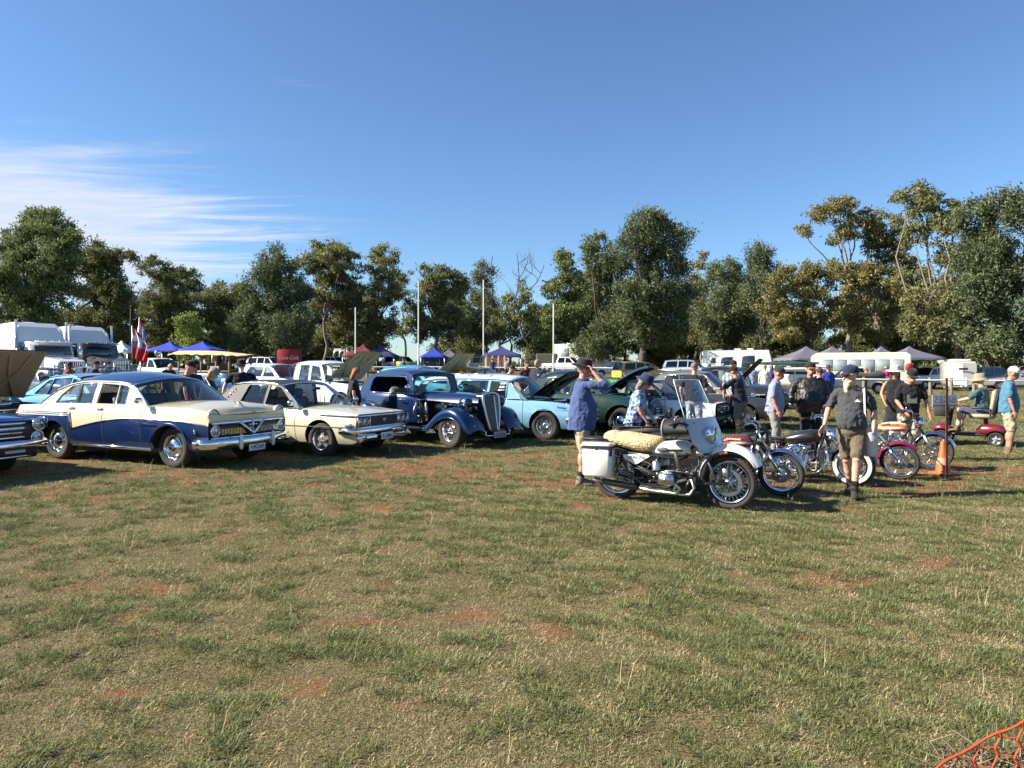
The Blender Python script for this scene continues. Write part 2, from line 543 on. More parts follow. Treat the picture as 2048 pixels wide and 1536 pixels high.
# ------------------------------------------------------------------ grass (uncountable: one object)
def leafmat(name, c0, c1, trans=.3, inst=False, vary=.35):
    if name in MATS: return MATS[name]
    m, t, p = new_mat(name)
    t.nodes.remove(p)
    L = t.links.new
    if inst:
        src = t.nodes.new('ShaderNodeObjectInfo').outputs['Random']
    else:
        src = t.nodes.new('ShaderNodeNewGeometry').outputs['Random Per Island']
    tc = t.nodes.new('ShaderNodeTexCoord')
    n = t.nodes.new('ShaderNodeTexNoise'); n.inputs['Scale'].default_value = .55 if not inst else 20; n.inputs['Detail'].default_value = 3
    L(tc.outputs['Object'], n.inputs[0])
    mm = t.nodes.new('ShaderNodeMath'); mm.operation = 'MULTIPLY_ADD'; mm.inputs[1].default_value = .6
    ms = t.nodes.new('ShaderNodeMapRange'); L(n.outputs[0], ms.inputs[0]); ms.inputs[1].default_value = .3; ms.inputs[2].default_value = .7; ms.inputs[4].default_value = .4
    L(src, mm.inputs[0]); L(ms.outputs[0], mm.inputs[2])
    mx = t.nodes.new('ShaderNodeMix'); mx.data_type = 'RGBA'
    mx.inputs[6].default_value = (*c0, 1); mx.inputs[7].default_value = (*c1, 1)
    L(mm.outputs[0], mx.inputs[0])
    d = t.nodes.new('ShaderNodeBsdfDiffuse'); tr = t.nodes.new('ShaderNodeBsdfTranslucent')
    L(mx.outputs[2], d.inputs[0]); L(mx.outputs[2], tr.inputs[0])
    ms2 = t.nodes.new('ShaderNodeMixShader'); ms2.inputs[0].default_value = trans
    L(d.outputs[0], ms2.inputs[1]); L(tr.outputs[0], ms2.inputs[2])
    gl = t.nodes.new('ShaderNodeBsdfGlossy'); gl.inputs['Roughness'].default_value = .45; gl.inputs[0].default_value = (.8, .85, .9, 1)
    ms3 = t.nodes.new('ShaderNodeMixShader'); ms3.inputs[0].default_value = .012
    L(ms2.outputs[0], ms3.inputs[1]); L(gl.outputs[0], ms3.inputs[2])
    L(ms3.outputs[0], t.nodes['Material Output'].inputs[0])
    MATS[name] = m
    return m
GREENB = leafmat('green_blades', (.10, .122, .045), (.26, .27, .12), .3, True)
STRAWB = leafmat('straw_blades', (.30, .235, .125), (.64, .53, .32), .2, True)
OLIVEB = leafmat('olive_blades', (.135, .135, .05), (.36, .325, .14), .25, True)
WEEDB = leafmat('weed_leaves', (.12, .17, .085), (.19, .24, .13), .3, True)
def tuft(name, n, ln, spread, lean, wid, m, seed):
    g = np.random.RandomState(seed)
    vs, fs = [], []
    for k in range(n):
        a, r = g.rand() * 6.283, spread * math.sqrt(g.rand())
        b = Vector((r * math.cos(a), r * math.sin(a), -.006))
        az = a + g.randn() * .9
        le = lean * (.4 + g.rand())
        l = ln * (.45 + .75 * g.rand())
        d1 = Vector((math.cos(az) * math.sin(le), math.sin(az) * math.sin(le), math.cos(le)))
        le2 = min(le + .5 + .5 * g.rand(), 1.75)
        d2 = Vector((math.cos(az) * math.sin(le2), math.sin(az) * math.sin(le2), math.cos(le2)))
        w = Vector((-math.sin(az + g.randn() * .5), math.cos(az), 0)) * wid * (.6 + .7 * g.rand())
        mid, tip = b + d1 * l * .55, b + d1 * l * .55 + d2 * l * .45
        o = len(vs)
        vs += [b - w, b + w, mid + w * .8, mid - w * .8, tip]
        fs += [(o, o + 1, o + 2, o + 3), (o + 3, o + 2, o + 4)]
    me = bpy.data.meshes.new(name)
    me.from_pydata([tuple(q) for q in vs], [], fs)
    me.materials.append(m)
    return bpy.data.objects.new(name, me)
def grass():
    proto = bpy.data.collections.new('grass_tufts')
    kinds = [('a0_short', 22, .040, .05, .95, .0020, GREENB), ('a1_low', 18, .030, .06, 1.25, .0020, OLIVEB), ('a2_straw', 22, .042, .07, 1.5, .0018, STRAWB),
             ('a3_lush', 34, .068, .05, .7, .0022, GREENB), ('a4_litter', 18, .06, .10, 1.6, .0016, STRAWB), ('a5_mixed', 20, .038, .06, 1.1, .002, OLIVEB),
             ('a6_stems', 5, .20, .02, .45, .0016, STRAWB), ('a7_weed', 9, .055, .015, 1.35, .011, WEEDB)]
    for i, k in enumerate(kinds): proto.objects.link(tuft(*k, seed=40 + i))
    g = np.random.RandomState(5)
    P, S, I = [], [], []
    for (d0, d1, dens, sc) in ((1.4, 5.0, 1750, .78), (5.0, 9.0, 950, .9), (9.0, 15.0, 420, 1.15), (15.0, 26.0, 130, 1.7), (26., 52., 36, 2.4)):
        wmax = d1 * .76 + 3.2
        n = int((d1 - d0) * 2 * wmax * dens)
        x, y = (g.rand(n) * 2 - 1) * wmax, d0 + g.rand(n) * (d1 - d0)
        ok = np.abs(x) < y * .76 + 3.2
        x, y = x[ok], y[ok]
        s = soil_mask(x, y)
        lush = .40 * vnoise(x, y * 1.2, .24, 21) + .40 * vnoise(x, y, .10, 22) + .20 * vnoise(x, y, 2.2, 23)
        u = g.rand(len(x))
        keep = u > s * .6
        x, y, s, lush = x[keep], y[keep], s[keep], lush[keep]
        u = g.rand(len(x))
        gi = np.clip((lush - .325) / .28, 0, 1)
        k = np.where(u < gi * .42, 0, np.where(u < gi * .42 + .24, 1, np.where(u < .76, 2, np.where(u < .86, 4, 5))))
        v = g.rand(len(x))
        k = np.where((gi > .8) & (v < .22), 3, k)
        k = np.where((g.rand(len(x)) < .0022), 6, k)
        k = np.where((g.rand(len(x)) < .0022), 7, k)
        drop = (gi < .2) & (g.rand(len(x)) < .2)
        x, y, k, gi = x[~drop], y[~drop], k[~drop], gi[~drop]
        T_ = np.clip((y - 19) / 76, 0, 1); U_ = np.clip((x / y - .10) / .42, 0, 1)
        P.append(np.stack([x, y, 1.55 * T_ * (1 - U_ * U_ * (3 - 2 * U_)) + .03 * (vnoise(x, y, 1.1, 5) - .5) + .02 * (vnoise(x, y, .4, 6) - .5)], -1))
        S.append(sc * (.5 + .6 * g.rand(len(x)) + .3 * gi)); I.append(k)
    P, S, I = np.concatenate(P), np.concatenate(S), np.concatenate(I)
    me = bpy.data.meshes.new('grass')
    me.vertices.add(len(P)); me.vertices.foreach_set('co', P.reshape(-1))
    for nm, ty, d in (('tsc', 'FLOAT', S.astype(np.float32)), ('tix', 'INT', I.astype(np.int32)), ('trz', 'FLOAT', (g.rand(len(P)) * 6.283).astype(np.float32))):
        a = me.attributes.new(nm, ty, 'POINT'); a.data.foreach_set('value', d)
    o = link('grass', me)
    tag(o, 'short patchy green and straw-coloured grass across the paddock', 'grass', kind='stuff')
    ng = bpy.data.node_groups.new('grass_scatter', 'GeometryNodeTree')
    ng.interface.new_socket('Geometry', in_out='INPUT', socket_type='NodeSocketGeometry')
    ng.interface.new_socket('Geometry', in_out='OUTPUT', socket_type='NodeSocketGeometry')
    A = ng.nodes.new
    gi, go = A('NodeGroupInput'), A('NodeGroupOutput')
    ci = A('GeometryNodeCollectionInfo'); ci.inputs['Collection'].default_value = proto
    ci.inputs['Separate Children'].default_value = True; ci.inputs['Reset Children'].default_value = True
    ip = A('GeometryNodeInstanceOnPoints'); ip.inputs['Pick Instance'].default_value = True
    def attr(nm, ty):
        n = A('GeometryNodeInputNamedAttribute'); n.data_type = ty; n.inputs[0].default_value = nm
        return n.outputs[0]
    cx = A('ShaderNodeCombineXYZ')
    ng.links.new(attr('trz', 'FLOAT'), cx.inputs[2])
    ng.links.new(gi.outputs[0], ip.inputs['Points']); ng.links.new(ci.outputs[0], ip.inputs['Instance'])
    ng.links.new(attr('tix', 'INT'), ip.inputs['Instance Index'])
    ng.links.new(cx.outputs[0], ip.inputs['Rotation']); ng.links.new(attr('tsc', 'FLOAT'), ip.inputs['Scale'])
    ng.links.new(ip.outputs[0], go.inputs[0])
    md = o.modifiers.new('scatter', 'NODES'); md.node_group = ng
    print('grass tufts', len(P))
grass()

# ================================================================== trees
BARKP = mat('pale_bark', (.22, .185, .15), .9, var=.35, scale=3, bump=.5, bscale=20)
BARKD = mat('dark_bark', (.075, .06, .05), .95, var=.35, scale=5, bump=.7, bscale=18)
LEAVES = {
    'gum': leafmat('gum_leaves', (0.0935, 0.1045, 0.0396), (0.297, 0.2915, 0.132), .32),
    'bright': leafmat('bright_gum_leaves', (.08, .11, .038), (.24, .275, .11), .32),
    'dark': leafmat('dark_gum_leaves', (0.0715, 0.0858, 0.0341), (0.231, 0.242, 0.1045), .3),
    'cypress': leafmat('cypress_needles', (0.0605, 0.0825, 0.0418), (0.198, 0.2255, 0.11), .28),
    'olive': leafmat('olive_gum_leaves', (0.099, 0.099, 0.0363), (0.308, 0.2695, 0.11), .32),
    'lime': leafmat('young_leaves', (0.11, 0.154, 0.033), (0.297, 0.352, 0.099), .35),
}
def rowunit(a): return a / np.maximum(np.linalg.norm(a, axis=1, keepdims=True), 1e-6)
def crown(name, lobes, kind, seed, parent, dens=1., leaf=.36):
    """lobes: (centre, rx, ry, rz) in metres; every lobe is a shell of leaf sprays"""
    g = np.random.RandomState(seed)
    V = []
    tips = []
    cyp = kind == 'cypress'
    for (c, rx, ry, rz) in lobes:
        area = (rx * rz + rx * ry + ry * rz) / 3 * 12.5
        ns = max(8, int(area * 1.2 * dens * (1. if cyp else .85)))
        dr = rowunit(g.randn(ns, 3))
        dr[:, 1] -= .25 * g.rand(ns)
        gap = rowunit(g.randn(3, 3))
        dr = dr[(dr @ gap.T).max(1) < .80]; ns = len(dr)
        rad = (.45 + .60 * g.rand(ns) ** .6 + .16 * (g.rand(ns) < .12))[:, None]
        sc = np.array(c) + dr * rad * np.array([rx, ry, rz])
        tips.append(sc)
        sr = (.30 + .46 * g.rand(ns)) * (.8 + .08 * min(rx, 4))
        nl = (sr * sr * 250).astype(int) + 8
        idx = np.repeat(np.arange(ns), nl)
        n = len(idx)
        off = g.randn(n, 3) * .55
        off = off * np.array([1.1, 1.1, .75 if not cyp else 1.25])
        pos = sc[idx] + off * sr[idx][:, None]
        if cyp:
            ax = rowunit(.6 * dr[idx] + .9 * g.randn(n, 3) + np.array([0, 0, .5]))
            l, w = leaf * (.6 + .8 * g.rand(n)), leaf * .42
        else:
            ax = rowunit(g.randn(n, 3) + np.array([0, 0, -.9]))
            l, w = leaf * (.6 + .8 * g.rand(n)), leaf * .46
        bx = rowunit(np.cross(ax, g.randn(n, 3)))
        a, b = ax * (l / 2)[:, None], bx * (w / 2)
        V.append(np.stack([pos - a - b, pos - a * .6 + b, pos + a], 1).reshape(-1, 3))
    V = np.concatenate(V)
    nq = len(V) // 3
    me = bpy.data.meshes.new(name)
    me.vertices.add(len(V)); me.vertices.foreach_set('co', V.reshape(-1).astype(np.float32))
    me.loops.add(len(V)); me.loops.foreach_set('vertex_index', np.arange(len(V), dtype=np.int32))
    me.polygons.add(nq); me.polygons.foreach_set('loop_start', np.arange(nq, dtype=np.int32) * 3)
    me.update(calc_edges=True)
    me.materials.append(LEAVES[kind])
    link('crown', me, parent)
    return tips, nq
NLEAF = [0]
def limb(b, p0, p1, r0, r1, g, sag=.12, k=6):
    p0, p1 = Vector(p0), Vector(p1)
    l = (p1 - p0).length
    off = Vector((g.randn(), g.randn(), g.randn() * .6)) * l * sag
    pts, rr = [], []
    for i in range(k + 1):
        u = i / k
        q = p0.lerp(p1, u) + off * math.sin(u * math.pi) + Vector((g.randn(), g.randn(), g.randn())) * l * .018 * (0 < i < k)
        q.z += l * .10 * math.sin(u * math.pi) * (1 if p1.z < p0.z + l * .5 else -.4)
        pts.append(q); rr.append(r0 + (r1 - r0) * u ** .8)
    b.tube(pts, rr, 6, cap=False)
    return pts
def tree(label, name, d, bx, lobes, kind, tr=.3, pale=False, fork=None, seed=1, dens=1., depth=.85, group='trees along the far edge', leaf=.36, stems=None, bare=()):
    """lobes given as seen (column, row, half width, half height) at distance d; bx column of the foot; fork row where limbs part"""
    tr *= .62
    g = np.random.RandomState(seed)
    d = d * 1.5; tr *= 1.5
    base = PL(bx, d)
    k = d / F
    L3 = []
    for (cx, cy, rx, ry) in lobes:
        c = AT(cx, cy, d)
        c.y += g.randn() * .5 * rx * k
        L3.append((Vector(c) - base, rx * k, rx * k * depth, ry * k))
    t = thing(name, label, 'tree', base, group=group)
    tips, n = crown('crown', L3, kind, seed, t, dens, leaf)
    NLEAF[0] += n
    b = MB()
    zf = (H - (fork - HY) * k) - base.z
    st = stems or [(0., 1.)]
    for si, (so, sr) in enumerate(st):
        foot = Vector((so * k, g.randn() * .2, -.1))
        top = Vector((so * k * 1.6 + g.randn() * .2, g.randn() * .2, zf))
        limb(b, foot, top, tr * sr * 1.25, tr * sr * .8, g, .05, 7)
        for li, (c, rx, ry, rz) in enumerate(L3):
            if len(st) > 1 and li % len(st) != si: continue
            tgt = c + Vector((0, 0, -.25 * rz))
            pts = limb(b, top, tgt, tr * sr * .55, tr * .12, g, .1, 6)
            tp = tips[li]
            for q in tp[g.permutation(len(tp))[:max(4, len(tp) // 5)]]:
                limb(b, pts[-2 if g.rand() < .5 else -1], q, tr * .11, .012, g, .12, 3)
    for (ax, ay, bx2, by2, r0) in bare:
        p0, p1 = AT(ax, ay, d) - base, AT(bx2, by2, d) - base
        pts = limb(b, p0, p1, r0, r0 * .35, g, .08, 7)
        for i in range(5):
            q = pts[2 + i] + Vector((g.randn() * .9, g.randn() * .6, .6 + abs(g.randn()) * .8))
            p2 = limb(b, pts[2 + i], q, r0 * .35, .018, g, .15, 4)
            for j in range(3):
                limb(b, p2[2 + j % 3], p2[-1] + Vector((g.randn() * .5, g.randn() * .4, .3 + abs(g.randn()) * .5)), .022, .008, g, .15, 3)
    b.build('trunk', BARKP if pale else BARKD, t, fix=False)
    return t
TREES = [
 ('tall bright green gum tree behind the white prime mover', 'gum_tree', 52, 66, [(70,446,52,34),(36,492,42,36),(104,480,50,44),(150,500,36,44),(64,556,66,50),(14,590,44,60),(118,574,56,50),(56,640,62,44),(0,660,40,46)], 'bright', .34, True, 610, 3),
 ('dark spreading gum tree right of the bright green gum', 'gum_tree', 58, 190, [(176,520,38,40),(204,548,40,38),(240,516,40,16),(186,606,56,46),(236,580,34,36),(158,664,58,40),(214,664,44,40)], 'dark', .32, False, 600, 4),
 ('upright dark tree behind the white ute and flags', 'gum_tree', 62, 322, [(312,540,30,26),(322,580,34,32),(300,610,32,34),(330,640,36,36),(306,676,28,24)], 'dark', .26, False, 640, 5),
 ('round topped gum tree behind the pair of blue tents', 'gum_tree', 66, 372, [(362,552,38,16),(350,584,34,26),(386,590,28,30),(368,630,38,36),(352,670,36,30)], 'dark', .24, False, 620, 6),
 ('broad brownish-green gum tree left of the big cypress', 'gum_tree', 60, 440, [(440,584,40,22),(416,612,34,30),(462,618,36,34),(436,652,50,38),(470,676,34,28),(410,680,30,24)], 'dark', .26, False, 630, 7),
 ('small lime green sapling behind the blue tents', 'sapling', 47, 378, [(380,650,19,22),(374,676,23,22),(384,700,20,18)], 'lime', .1, False, 700, 8),
 ('huge dense conical cypress left of the red drink container', 'cypress_tree', 54, 556, [(552,520,24,26),(560,556,40,34),(540,586,44,36),(580,600,48,40),(552,640,62,44),(510,660,42,40),(596,664,50,40),(548,690,70,26)], 'cypress', .3, False, 660, 9),
 ('pale limbed gum tree between the cypress and first goal post', 'gum_tree', 58, 648, [(650,502,44,18),(620,524,34,24),(688,520,34,24),(700,548,28,24),(646,548,36,24),(628,600,22,26),(676,590,30,28)], 'gum', .24, True, 640, 10),
 ('tall leafy gum tree beside the second goal post', 'gum_tree', 60, 752, [(768,508,28,22),(762,544,34,30),(776,580,28,30),(744,600,34,34),(700,596,34,44),(722,640,44,36),(770,634,34,34),(690,660,36,30),(750,676,36,22)], 'gum', .3, False, 650, 11),
 ('thin wispy gum tree just left of the second goal post', 'gum_tree', 66, 812, [(814,556,18,14),(806,588,20,18),(822,612,18,18),(808,648,22,22)], 'gum', .16, False, 640, 12),
 ('round brown-green gum tree between the second and third goal posts', 'gum_tree', 58, 872, [(870,548,34,18),(906,562,26,24),(862,584,36,30),(898,606,34,34),(872,638,46,34),(908,656,28,26),(850,664,28,24)], 'dark', .28, False, 650, 13),
 ('slim cypress behind the third goal post', 'cypress_tree', 64, 968, [(968,542,17,20),(962,572,24,24),(974,606,30,26),(950,622,28,24),(966,654,38,28),(944,676,28,18)], 'cypress', .24, False, 660, 14),
 ('light green cypress left of the white motorhome', 'cypress_tree', 58, 1136, [(1126,514,18,16),(1140,544,30,28),(1120,580,38,34),(1156,590,36,36),(1130,630,52,38),(1104,660,36,34),(1150,672,50,30),(1096,692,28,18)], 'bright', .28, False, 670, 16),
 ('tall cypress behind the white motorhome', 'cypress_tree', 55, 1206, [(1200,484,26,20),(1196,516,34,28),(1222,548,32,34),(1190,574,36,34),(1214,610,48,40),(1180,640,40,34),(1226,660,46,34),(1196,692,50,24)], 'cypress', .3, False, 660, 17),
 ('tallest broad cypress in the middle of the treeline', 'cypress_tree', 52, 1284, [(1290,442,40,22),(1330,448,36,22),(1262,474,32,26),(1340,484,40,28),(1300,490,42,30),(1272,530,40,32),(1336,536,46,36),(1300,572,48,34),(1360,580,34,36),(1256,600,40,32),(1322,622,56,36),(1276,652,44,30),(1346,664,38,30)], 'cypress', .36, False, 640, 18),
 ('wispy pale gum tree between the tall cypress and the grey cypress', 'gum_tree', 64, 1400, [(1396,522,16,18),(1388,560,18,22),(1402,610,22,24),(1394,660,26,26)], 'gum', .16, True, 660, 19),
 ('round grey-green cypress behind the white caravan', 'cypress_tree', 60, 1448, [(1456,540,34,22),(1432,566,36,28),(1476,574,34,30),(1450,606,48,34),(1424,640,40,32),(1472,648,44,34),(1440,680,44,20)], 'cypress', .3, False, 660, 20),
 ('small rounded cypress top rising behind the olive gums', 'cypress_tree', 68, 1520, [(1520,506,28,16),(1506,532,26,22),(1536,546,30,26),(1518,590,32,36),(1526,650,32,40)], 'cypress', .26, False, 670, 21),
 ('spreading olive-brown gum tree behind the cream bus', 'gum_tree', 50, 1626, [(1600,548,46,24),(1556,580,36,30),(1640,566,46,30),(1590,604,52,32),(1550,624,36,24),(1640,614,44,32),(1610,650,48,26),(1570,668,34,18)], 'olive', .3, False, 670, 22),
 ('tall white limbed gum tree crowning the olive gums', 'gum_tree', 53, 1692, [(1688,412,32,18),(1720,436,20,22),(1644,430,26,15),(1700,450,26,22),(1612,464,22,12),(1668,476,26,18),(1690,540,40,22),(1708,580,40,34),(1684,624,44,34),(1706,664,38,26)], 'olive', .3, True, 560, 23),
 ('many limbed gum tree behind the grey tents', 'gum_tree', 54, 1752, [(1768,436,32,20),(1740,462,28,20),(1792,468,26,30),(1760,500,40,26),(1784,536,36,28),(1750,560,38,30),(1776,610,40,34),(1752,652,36,28)], 'gum', .3, True, 640, 24),
 ('very tall open gum tree leaning over the grey tents', 'gum_tree', 47, 1902, [(1822,384,34,16),(1866,404,30,20),(1890,422,22,24),(1838,420,30,18),(1870,456,30,24),(1826,470,28,24),(1888,500,26,30),(1846,560,48,30),(1824,610,44,34),(1880,610,44,36),(1850,656,52,28)], 'gum', .34, True, 690, 25),
 ('towering dense cypress at the right end of the treeline', 'cypress_tree', 44, 1992, [(1990,408,46,26),(2024,430,40,40),(1960,446,40,30),(2000,480,52,38),(1946,510,42,36),(2030,530,40,50),(1976,556,56,42),(1934,592,40,36),(2014,610,56,46),(1964,640,54,36),(2030,680,44,34),(1944,682,50,26),(1996,700,44,18)], 'cypress', .4, False, 640, 26),
]
for q in TREES: tree(q[0], q[1], q[2], q[3], q[4], q[5], q[6], q[7], q[8], q[9])
tree('half dead many stemmed gum tree with bare upper branches', 'gum_tree', 57, 1012, [(1032,590,26,26),(1010,622,28,24),(1050,624,26,24),(996,650,24,18),(1062,650,22,18)], 'gum', .24, False, 690, 15,
     dens=.6, stems=[(-6, 1.), (5, .8)], bare=[(1012, 680, 985, 512, .12), (1016, 660, 1034, 505, .1), (1024, 640, 1088, 530, .1), (1020, 640, 1056, 520, .1), (1090, 735, 1040, 640, .18)])
for i, (px, yt, kd, lb) in enumerate(((250, 600, 'dark', 'behind the flags'), (345, 606, 'dark', 'between the two round gums on the left'), (482, 600, 'olive', 'left of the huge conical cypress'), (612, 588, 'gum', 'right of the huge conical cypress'), (716, 596, 'dark', 'behind the first goal post'), (928, 596, 'dark', 'left of the third goal post'), (1092, 640, 'bright', 'at the edge of the open gap'), (1168, 580, 'dark', 'between the light green and tall cypresses'), (1248, 596, 'dark', 'behind the pine trunk'), (1384, 600, 'cypress', 'right of the tallest cypress'), (1418, 628, 'gum', 'behind the left end of the caravan'), (1494, 606, 'dark', 'above the right end of the caravan'), (1572, 640, 'dark', 'behind the first grey gazebo'), (1730, 560, 'dark', 'behind the bus'), (1800, 590, 'cypress', 'behind the last grey gazebo'), (1916, 560, 'dark', 'left of the towering right hand cypress'))):
    g = np.random.RandomState(60 + i); lob = []
    for k in range(7):
        f = k / 6
        lob.append((px + g.randn() * 20 * (.4 + f), yt - 4 + f * (704 - yt), 26 + 18 * f + g.rand() * 12, 22 + 10 * g.rand()))
    tree('shaded background tree ' + lb, 'background_tree', 74, px, lob, kd, .24, False, 690, 60 + i, dens=.95)
def scrub(label, d, spans, kind, seed, dens=.8):
    g = np.random.RandomState(seed)
    lob = []
    for (x0, x1, ytop) in spans:
        x = x0
        while x < x1:
            r = (14 + 16 * g.rand())
            cy = ytop + g.rand() * 14
            c = AT(x, (cy + HY + 12) / 2, d); c.y += g.randn() * 4
            lob.append((Vector(c), r * d / F, r * d / F, max(6, (HY + 12 - cy) / 2) * d / F))
            x += r * 1.1
    e = link('undergrowth', None)
    tag(e, label, 'shrubs', kind='stuff')
    _, n = crown('shrubs', lob, kind, seed, e, dens, .7)
    NLEAF[0] += n
scrub('low dark scrub and far trees closing the gaps under the treeline', 165, [(-20, 300, 706), (300, 640, 700), (640, 850, 718), (1040, 1240, 712), (1230, 1420, 700), (1420, 1640, 696), (1640, 2070, 690)], 'dark', 31, .35)
print('leaves', NLEAF[0])
# ================================================================== vehicles: shared builders
WHEELS = {}
def wheel_mesh(r, w, rr, style, white=0., rimmat=None):
    key = (r, w, rr, style, white, rimmat.name if rimmat else '')
    if key in WHEELS: return WHEELS[key]
    ax = (0, 1, 0)
    b = MB()
    h = w / 2
    pr = [(rr * .97, -h * .7), (rr + .012, -h * .95), ((r + rr) / 2, -h * 1.06), (r - .035, -h), (r - .008, -h * .82), (r, -h * .4), (r, h * .4), (r - .008, h * .82), (r - .035, h)]
    b.lathe(pr, 40, 0, ax=ax)
    wi = rr + (r - rr) * (.12), rr + (r - rr) * .62
    if white:
        b.lathe([(r - .035, h), (wi[1], h * 1.05)], 40, 0, ax=ax)
        b.lathe([(wi[1], h * 1.05), ((r + rr) / 2, h * 1.065), (wi[0], h * .99)], 40, 1, ax=ax)
        b.lathe([(wi[0], h * .99), (rr + .006, h * .95), (rr * .97, h * .7)], 40, 0, ax=ax)
    else:
        b.lathe([(r - .035, h), ((r + rr) / 2, h * 1.06), (rr + .012, h * .95), (rr * .97, h * .7)], 40, 0, ax=ax)
    for k in range(3): b.lathe([(r + .001, h * (-.45 + .4 * k)), (r - .006, h * (-.42 + .4 * k)), (r + .001, h * (-.39 + .4 * k))], 40, 0, ax=ax)
    t = b.build('tyre', [RUBBER, mat('whitewall', (.78, .76, .72), .7, var=.06, dust=.1)])
    autosmooth(t, 50)
    b = MB()
    mats = [rimmat or STEEL, POLISH if style in ('mag', 'alloy', 'six') else CHROME, BLACK]
    b.lathe([(rr * 1.0, h * .93), (rr * .985, h * .99), (rr * .95, h * .97), (rr * .9, h * .75)], 36, 1, ax=ax)
    if style == 'cap':
        b.lathe([(rr * .9, h * .75), (rr * .86, h * .5), (rr * .7, h * .4), (rr * .62, h * .55)], 36, 0, ax=ax)
        b.lathe([(rr * .66, h * .5), (rr * .66, h * .68), (rr * .6, h * .86), (rr * .45, h * 1.05), (rr * .2, h * 1.16), (0, h * 1.2)], 36, 1, ax=ax)
        b.lathe([(rr * .18, h * 1.15), (rr * .13, h * 1.28), (0, h * 1.31)], 20, 1, ax=ax)
    elif style == 'ring':
        b.lathe([(rr * .95, h * .98), (rr * .78, h * .80), (rr * .74, h * .55)], 36, 1, ax=ax)
        b.lathe([(rr * .76, h * .5), (rr * .6, h * .45), (rr * .5, h * .6), (rr * .46, h * .8), (rr * .3, h * .98), (0, h * 1.05)], 36, 1, ax=ax)
    elif style in ('mag', 'alloy', 'six'):
        n = 6 if style == 'six' else 5
        b.lathe([(rr * .9, h * .75), (rr * .86, -h * .1), (rr * .84, -h * .4), (0, -h * .45)], 36, 1 if style == 'mag' else 0, ax=ax)
        b.lathe([(rr * .3, h * .1), (rr * .3, h * .55), (rr * .24, h * .72), (0, h * .76)], 24, 1 if style == 'mag' else 0, ax=ax)
        for k in range(n):
            a = 2 * math.pi * k / n
            X = Matrix.Rotation(a, 4, 'Y')
            wd = rr * (.17 if style != 'six' else .14)
            mi = 1 if style == 'mag' else 0
            b.loft([[(wd * 1.5, h * .15, rr * .2), (wd * 1.5, h * .6, rr * .2), (-wd * 1.5, h * .6, rr * .2), (-wd * 1.5, h * .15, rr * .2)],
                    [(wd, h * .05, rr * .55), (wd, h * .5, rr * .55), (-wd, h * .5, rr * .55), (-wd, h * .05, rr * .55)],
                    [(wd * 1.1, h * .0, rr * .89), (wd * 1.1, h * .55, rr * .89), (-wd * 1.1, h * .55, rr * .89), (-wd * 1.1, h * .0, rr * .89)]], mi, X=X)
            b.lathe([(.012, 0), (.012, .02), (0, .024)], 8, 1, o=X @ Vector((0, h * .62, rr * .2)), ax=ax)
    else:
        b.lathe([(rr * .9, h * .75), (rr * .82, h * .3), (rr * .6, h * .25), (rr * .5, h * .5), (rr * .3, h * .45), (rr * .26, h * .65), (0, h * .7)], 32, 0, ax=ax)
        for k in range(8):
            a = 2 * math.pi * k / 8
            b.ell((math.cos(a) * rr * .7, h * .28, math.sin(a) * rr * .7), (.018, .008, .018), 8, 5, 2)
    q = b.build('rim', mats)
    autosmooth(q, 40)
    out = (t.data, q.data)
    for o in (t, q): bpy.data.objects.remove(o)
    WHEELS[key] = out
    return out
def wheel(parent, pos, side, r=.32, w=.19, rr=.19, style='plain', white=0., steer=0., rimmat=None):
    a, b = wheel_mesh(r, w, rr, style, white, rimmat)
    o = link('wheel', a, parent, pos)
    o.rotation_euler = (0, 0, (0 if side > 0 else math.pi) + steer)
    link('rim', b, o)
    return o
def headlight(parent, pos, r, d=(1, 0, 0), body=None, depth=.06, name='headlight', lens=None):
    b = MB()
    b.lathe([(r * .8, -depth), (r * 1.12, -depth * .3), (r * 1.14, 0), (r * 1.02, .012), (r * .96, .004)], 24, 1, pos, d)
    b.lathe([(r * .98, .006), (r * .93, -.016), (r * .9, -.018), (r * .55, .0), (0, .008)], 24, 0, pos, d)
    return b.build(name, [lens or LENS, body or CHROME], parent)
def plate(parent, pos, s, rz=0., w=.37, h=.13, bg=None, ink=None, tilt=0.):
    b = MB(); b.box((0, 0, 0), (.012, w, h), 0, .004)
    b.box((-.003, 0, 0), (.012, w + .016, h + .016), 1, .004)
    o = b.build('number_plate', [bg or PLATEM, BLACK], parent, pos)
    o.rotation_euler = (0, tilt, rz)
    text(s, h * .78, ink or INK, o, (.008, 0, -.004), (R(90), 0, R(90)), sx=.9)
    return o
def plan_path(xc, yw, bow, z, back=0., n=11, wrap=.35):
    """bumper line across the nose: bowed, ends wrapped back"""
    pts = []
    if back: pts.append((xc - bow - back, -yw, z))
    for i in range(n):
        v = -1 + 2 * i / (n - 1)
        pts.append((xc - bow * abs(v) ** 2.6, yw * v, z))
    if back: pts.append((xc - bow - back, yw, z))
    return pts
def bumper(parent, pts, ra=.035, rb=.085, m=None, name='bumper', extra=None):
    b = MB()
    b.tube(pts, rb, 12, flat=ra / rb, up=(0, 0, 1))
    if extra: extra(b)
    return b.build(name, [m or CHROME, PLATEM, BLACK], parent)

